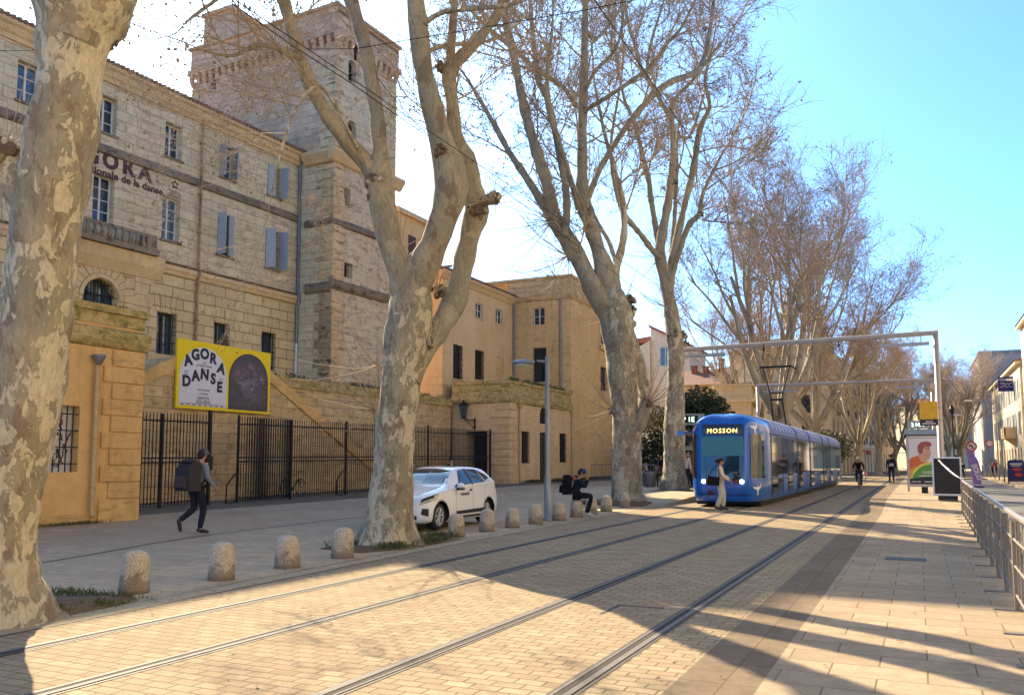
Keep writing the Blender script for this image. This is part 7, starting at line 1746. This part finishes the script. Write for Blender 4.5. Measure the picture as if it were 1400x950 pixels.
pr_ = random.Random(9); sp_ = []
for k in range(26): sp_.append((-18.45, 8.5+pr_.random()*7.6, .06, .12, 5.5, pr_.uniform(.5, 1.3)))
for k in range(34): sp_.append((-21.45+.0, 44.9+pr_.random()*9.8, .05, .2, 6.32, pr_.uniform(1.0, 2.2)))
for k in range(26): sp_.append((-25.25, 27.5+pr_.random()*16, .06, .25, 5.3, pr_.uniform(1.0, 2.4)))
grass('wall_top_weeds', sp_, 2600, 12)
def litter(name, n, seed):
    r = random.Random(seed); m = MB()
    for _ in range(n):
        x, y = r.uniform(-9, 1.0), r.uniform(4, 26); s_ = r.uniform(.012, .035); a = r.random()*6.28
        if r.random() < .55: x = -7.9+r.gauss(0, .4)-.03*max(0, y-6)
        z = .012+(prz(x, y) if x > XB0 else 0)
        m.add([(x+s_*math.cos(a), y+s_*math.sin(a), z), (x-s_*.5*math.sin(a), y+s_*.5*math.cos(a), z+.008), (x-s_*math.cos(a), y-s_*math.sin(a), z), (x+s_*.5*math.sin(a), y-s_*.5*math.cos(a), z+.004)], [(0, 1, 2, 3)])
    tag(m.build(name, M['seed']), kind='stuff')
litter('dry_leaf_litter', 420, 5)

# ================================================================== LIGHT, SKY, CAMERA
AZ, EL = R(52), R(33.5)                       # the sun stands left of the street, beyond the facades
sv = Vector((-math.sin(AZ)*math.cos(EL), math.cos(AZ)*math.cos(EL), math.sin(EL)))
sd = bpy.data.lights.new('sun', 'SUN'); sd.energy = 2.0; sd.angle = R(.53); sd.color = (1.0, .80, .54)
so_ = bpy.data.objects.new('sun', sd); COL.objects.link(so_); so_.rotation_euler = sv.to_track_quat('Z', 'Y').to_euler(); so_.location = (-30, 20, 60)
w = bpy.data.worlds.new('World'); scene.world = w; w.use_nodes = True; nt = w.node_tree; bg = nt.nodes['Background']
sky = nt.nodes.new('ShaderNodeTexSky'); sky.sky_type = 'NISHITA'; sky.sun_disc = False; sky.sun_elevation = EL
sky.sun_rotation = -AZ if True else AZ; sky.air_density = .4; sky.dust_density = .9; sky.ozone_density = 6.0; sky.altitude = 60
tint = nt.nodes.new('ShaderNodeMix'); tint.data_type = 'RGBA'; tint.blend_type = 'MULTIPLY'; tint.inputs[0].default_value = 1; tint.inputs[7].default_value = (.63, .885, .92, 1)
nt.links.new(sky.outputs[0], tint.inputs[6]); nt.links.new(tint.outputs[2], bg.inputs['Color']); bg.inputs['Strength'].default_value = .091
cam = bpy.data.cameras.new('camera'); co = bpy.data.objects.new('camera', cam); COL.objects.link(co)
cam.sensor_width = 36; cam.lens = 36*FPX/1400; cam.shift_y = (PCY-475)/1400; cam.clip_start = .05; cam.clip_end = 3000
co.location = (0, 0, EYE); co.rotation_euler = (R(90)+PITCH, 0, YAW)
scene.camera = co
vs_ = scene.view_settings; scene.display_settings.display_device = 'sRGB'; vs_.view_transform = 'Standard'; vs_.look = 'None'; vs_.exposure = 2.92; vs_.gamma = 1; vs_.use_curve_mapping = False
scene.cycles.max_bounces = 10; scene.cycles.diffuse_bounces = 6
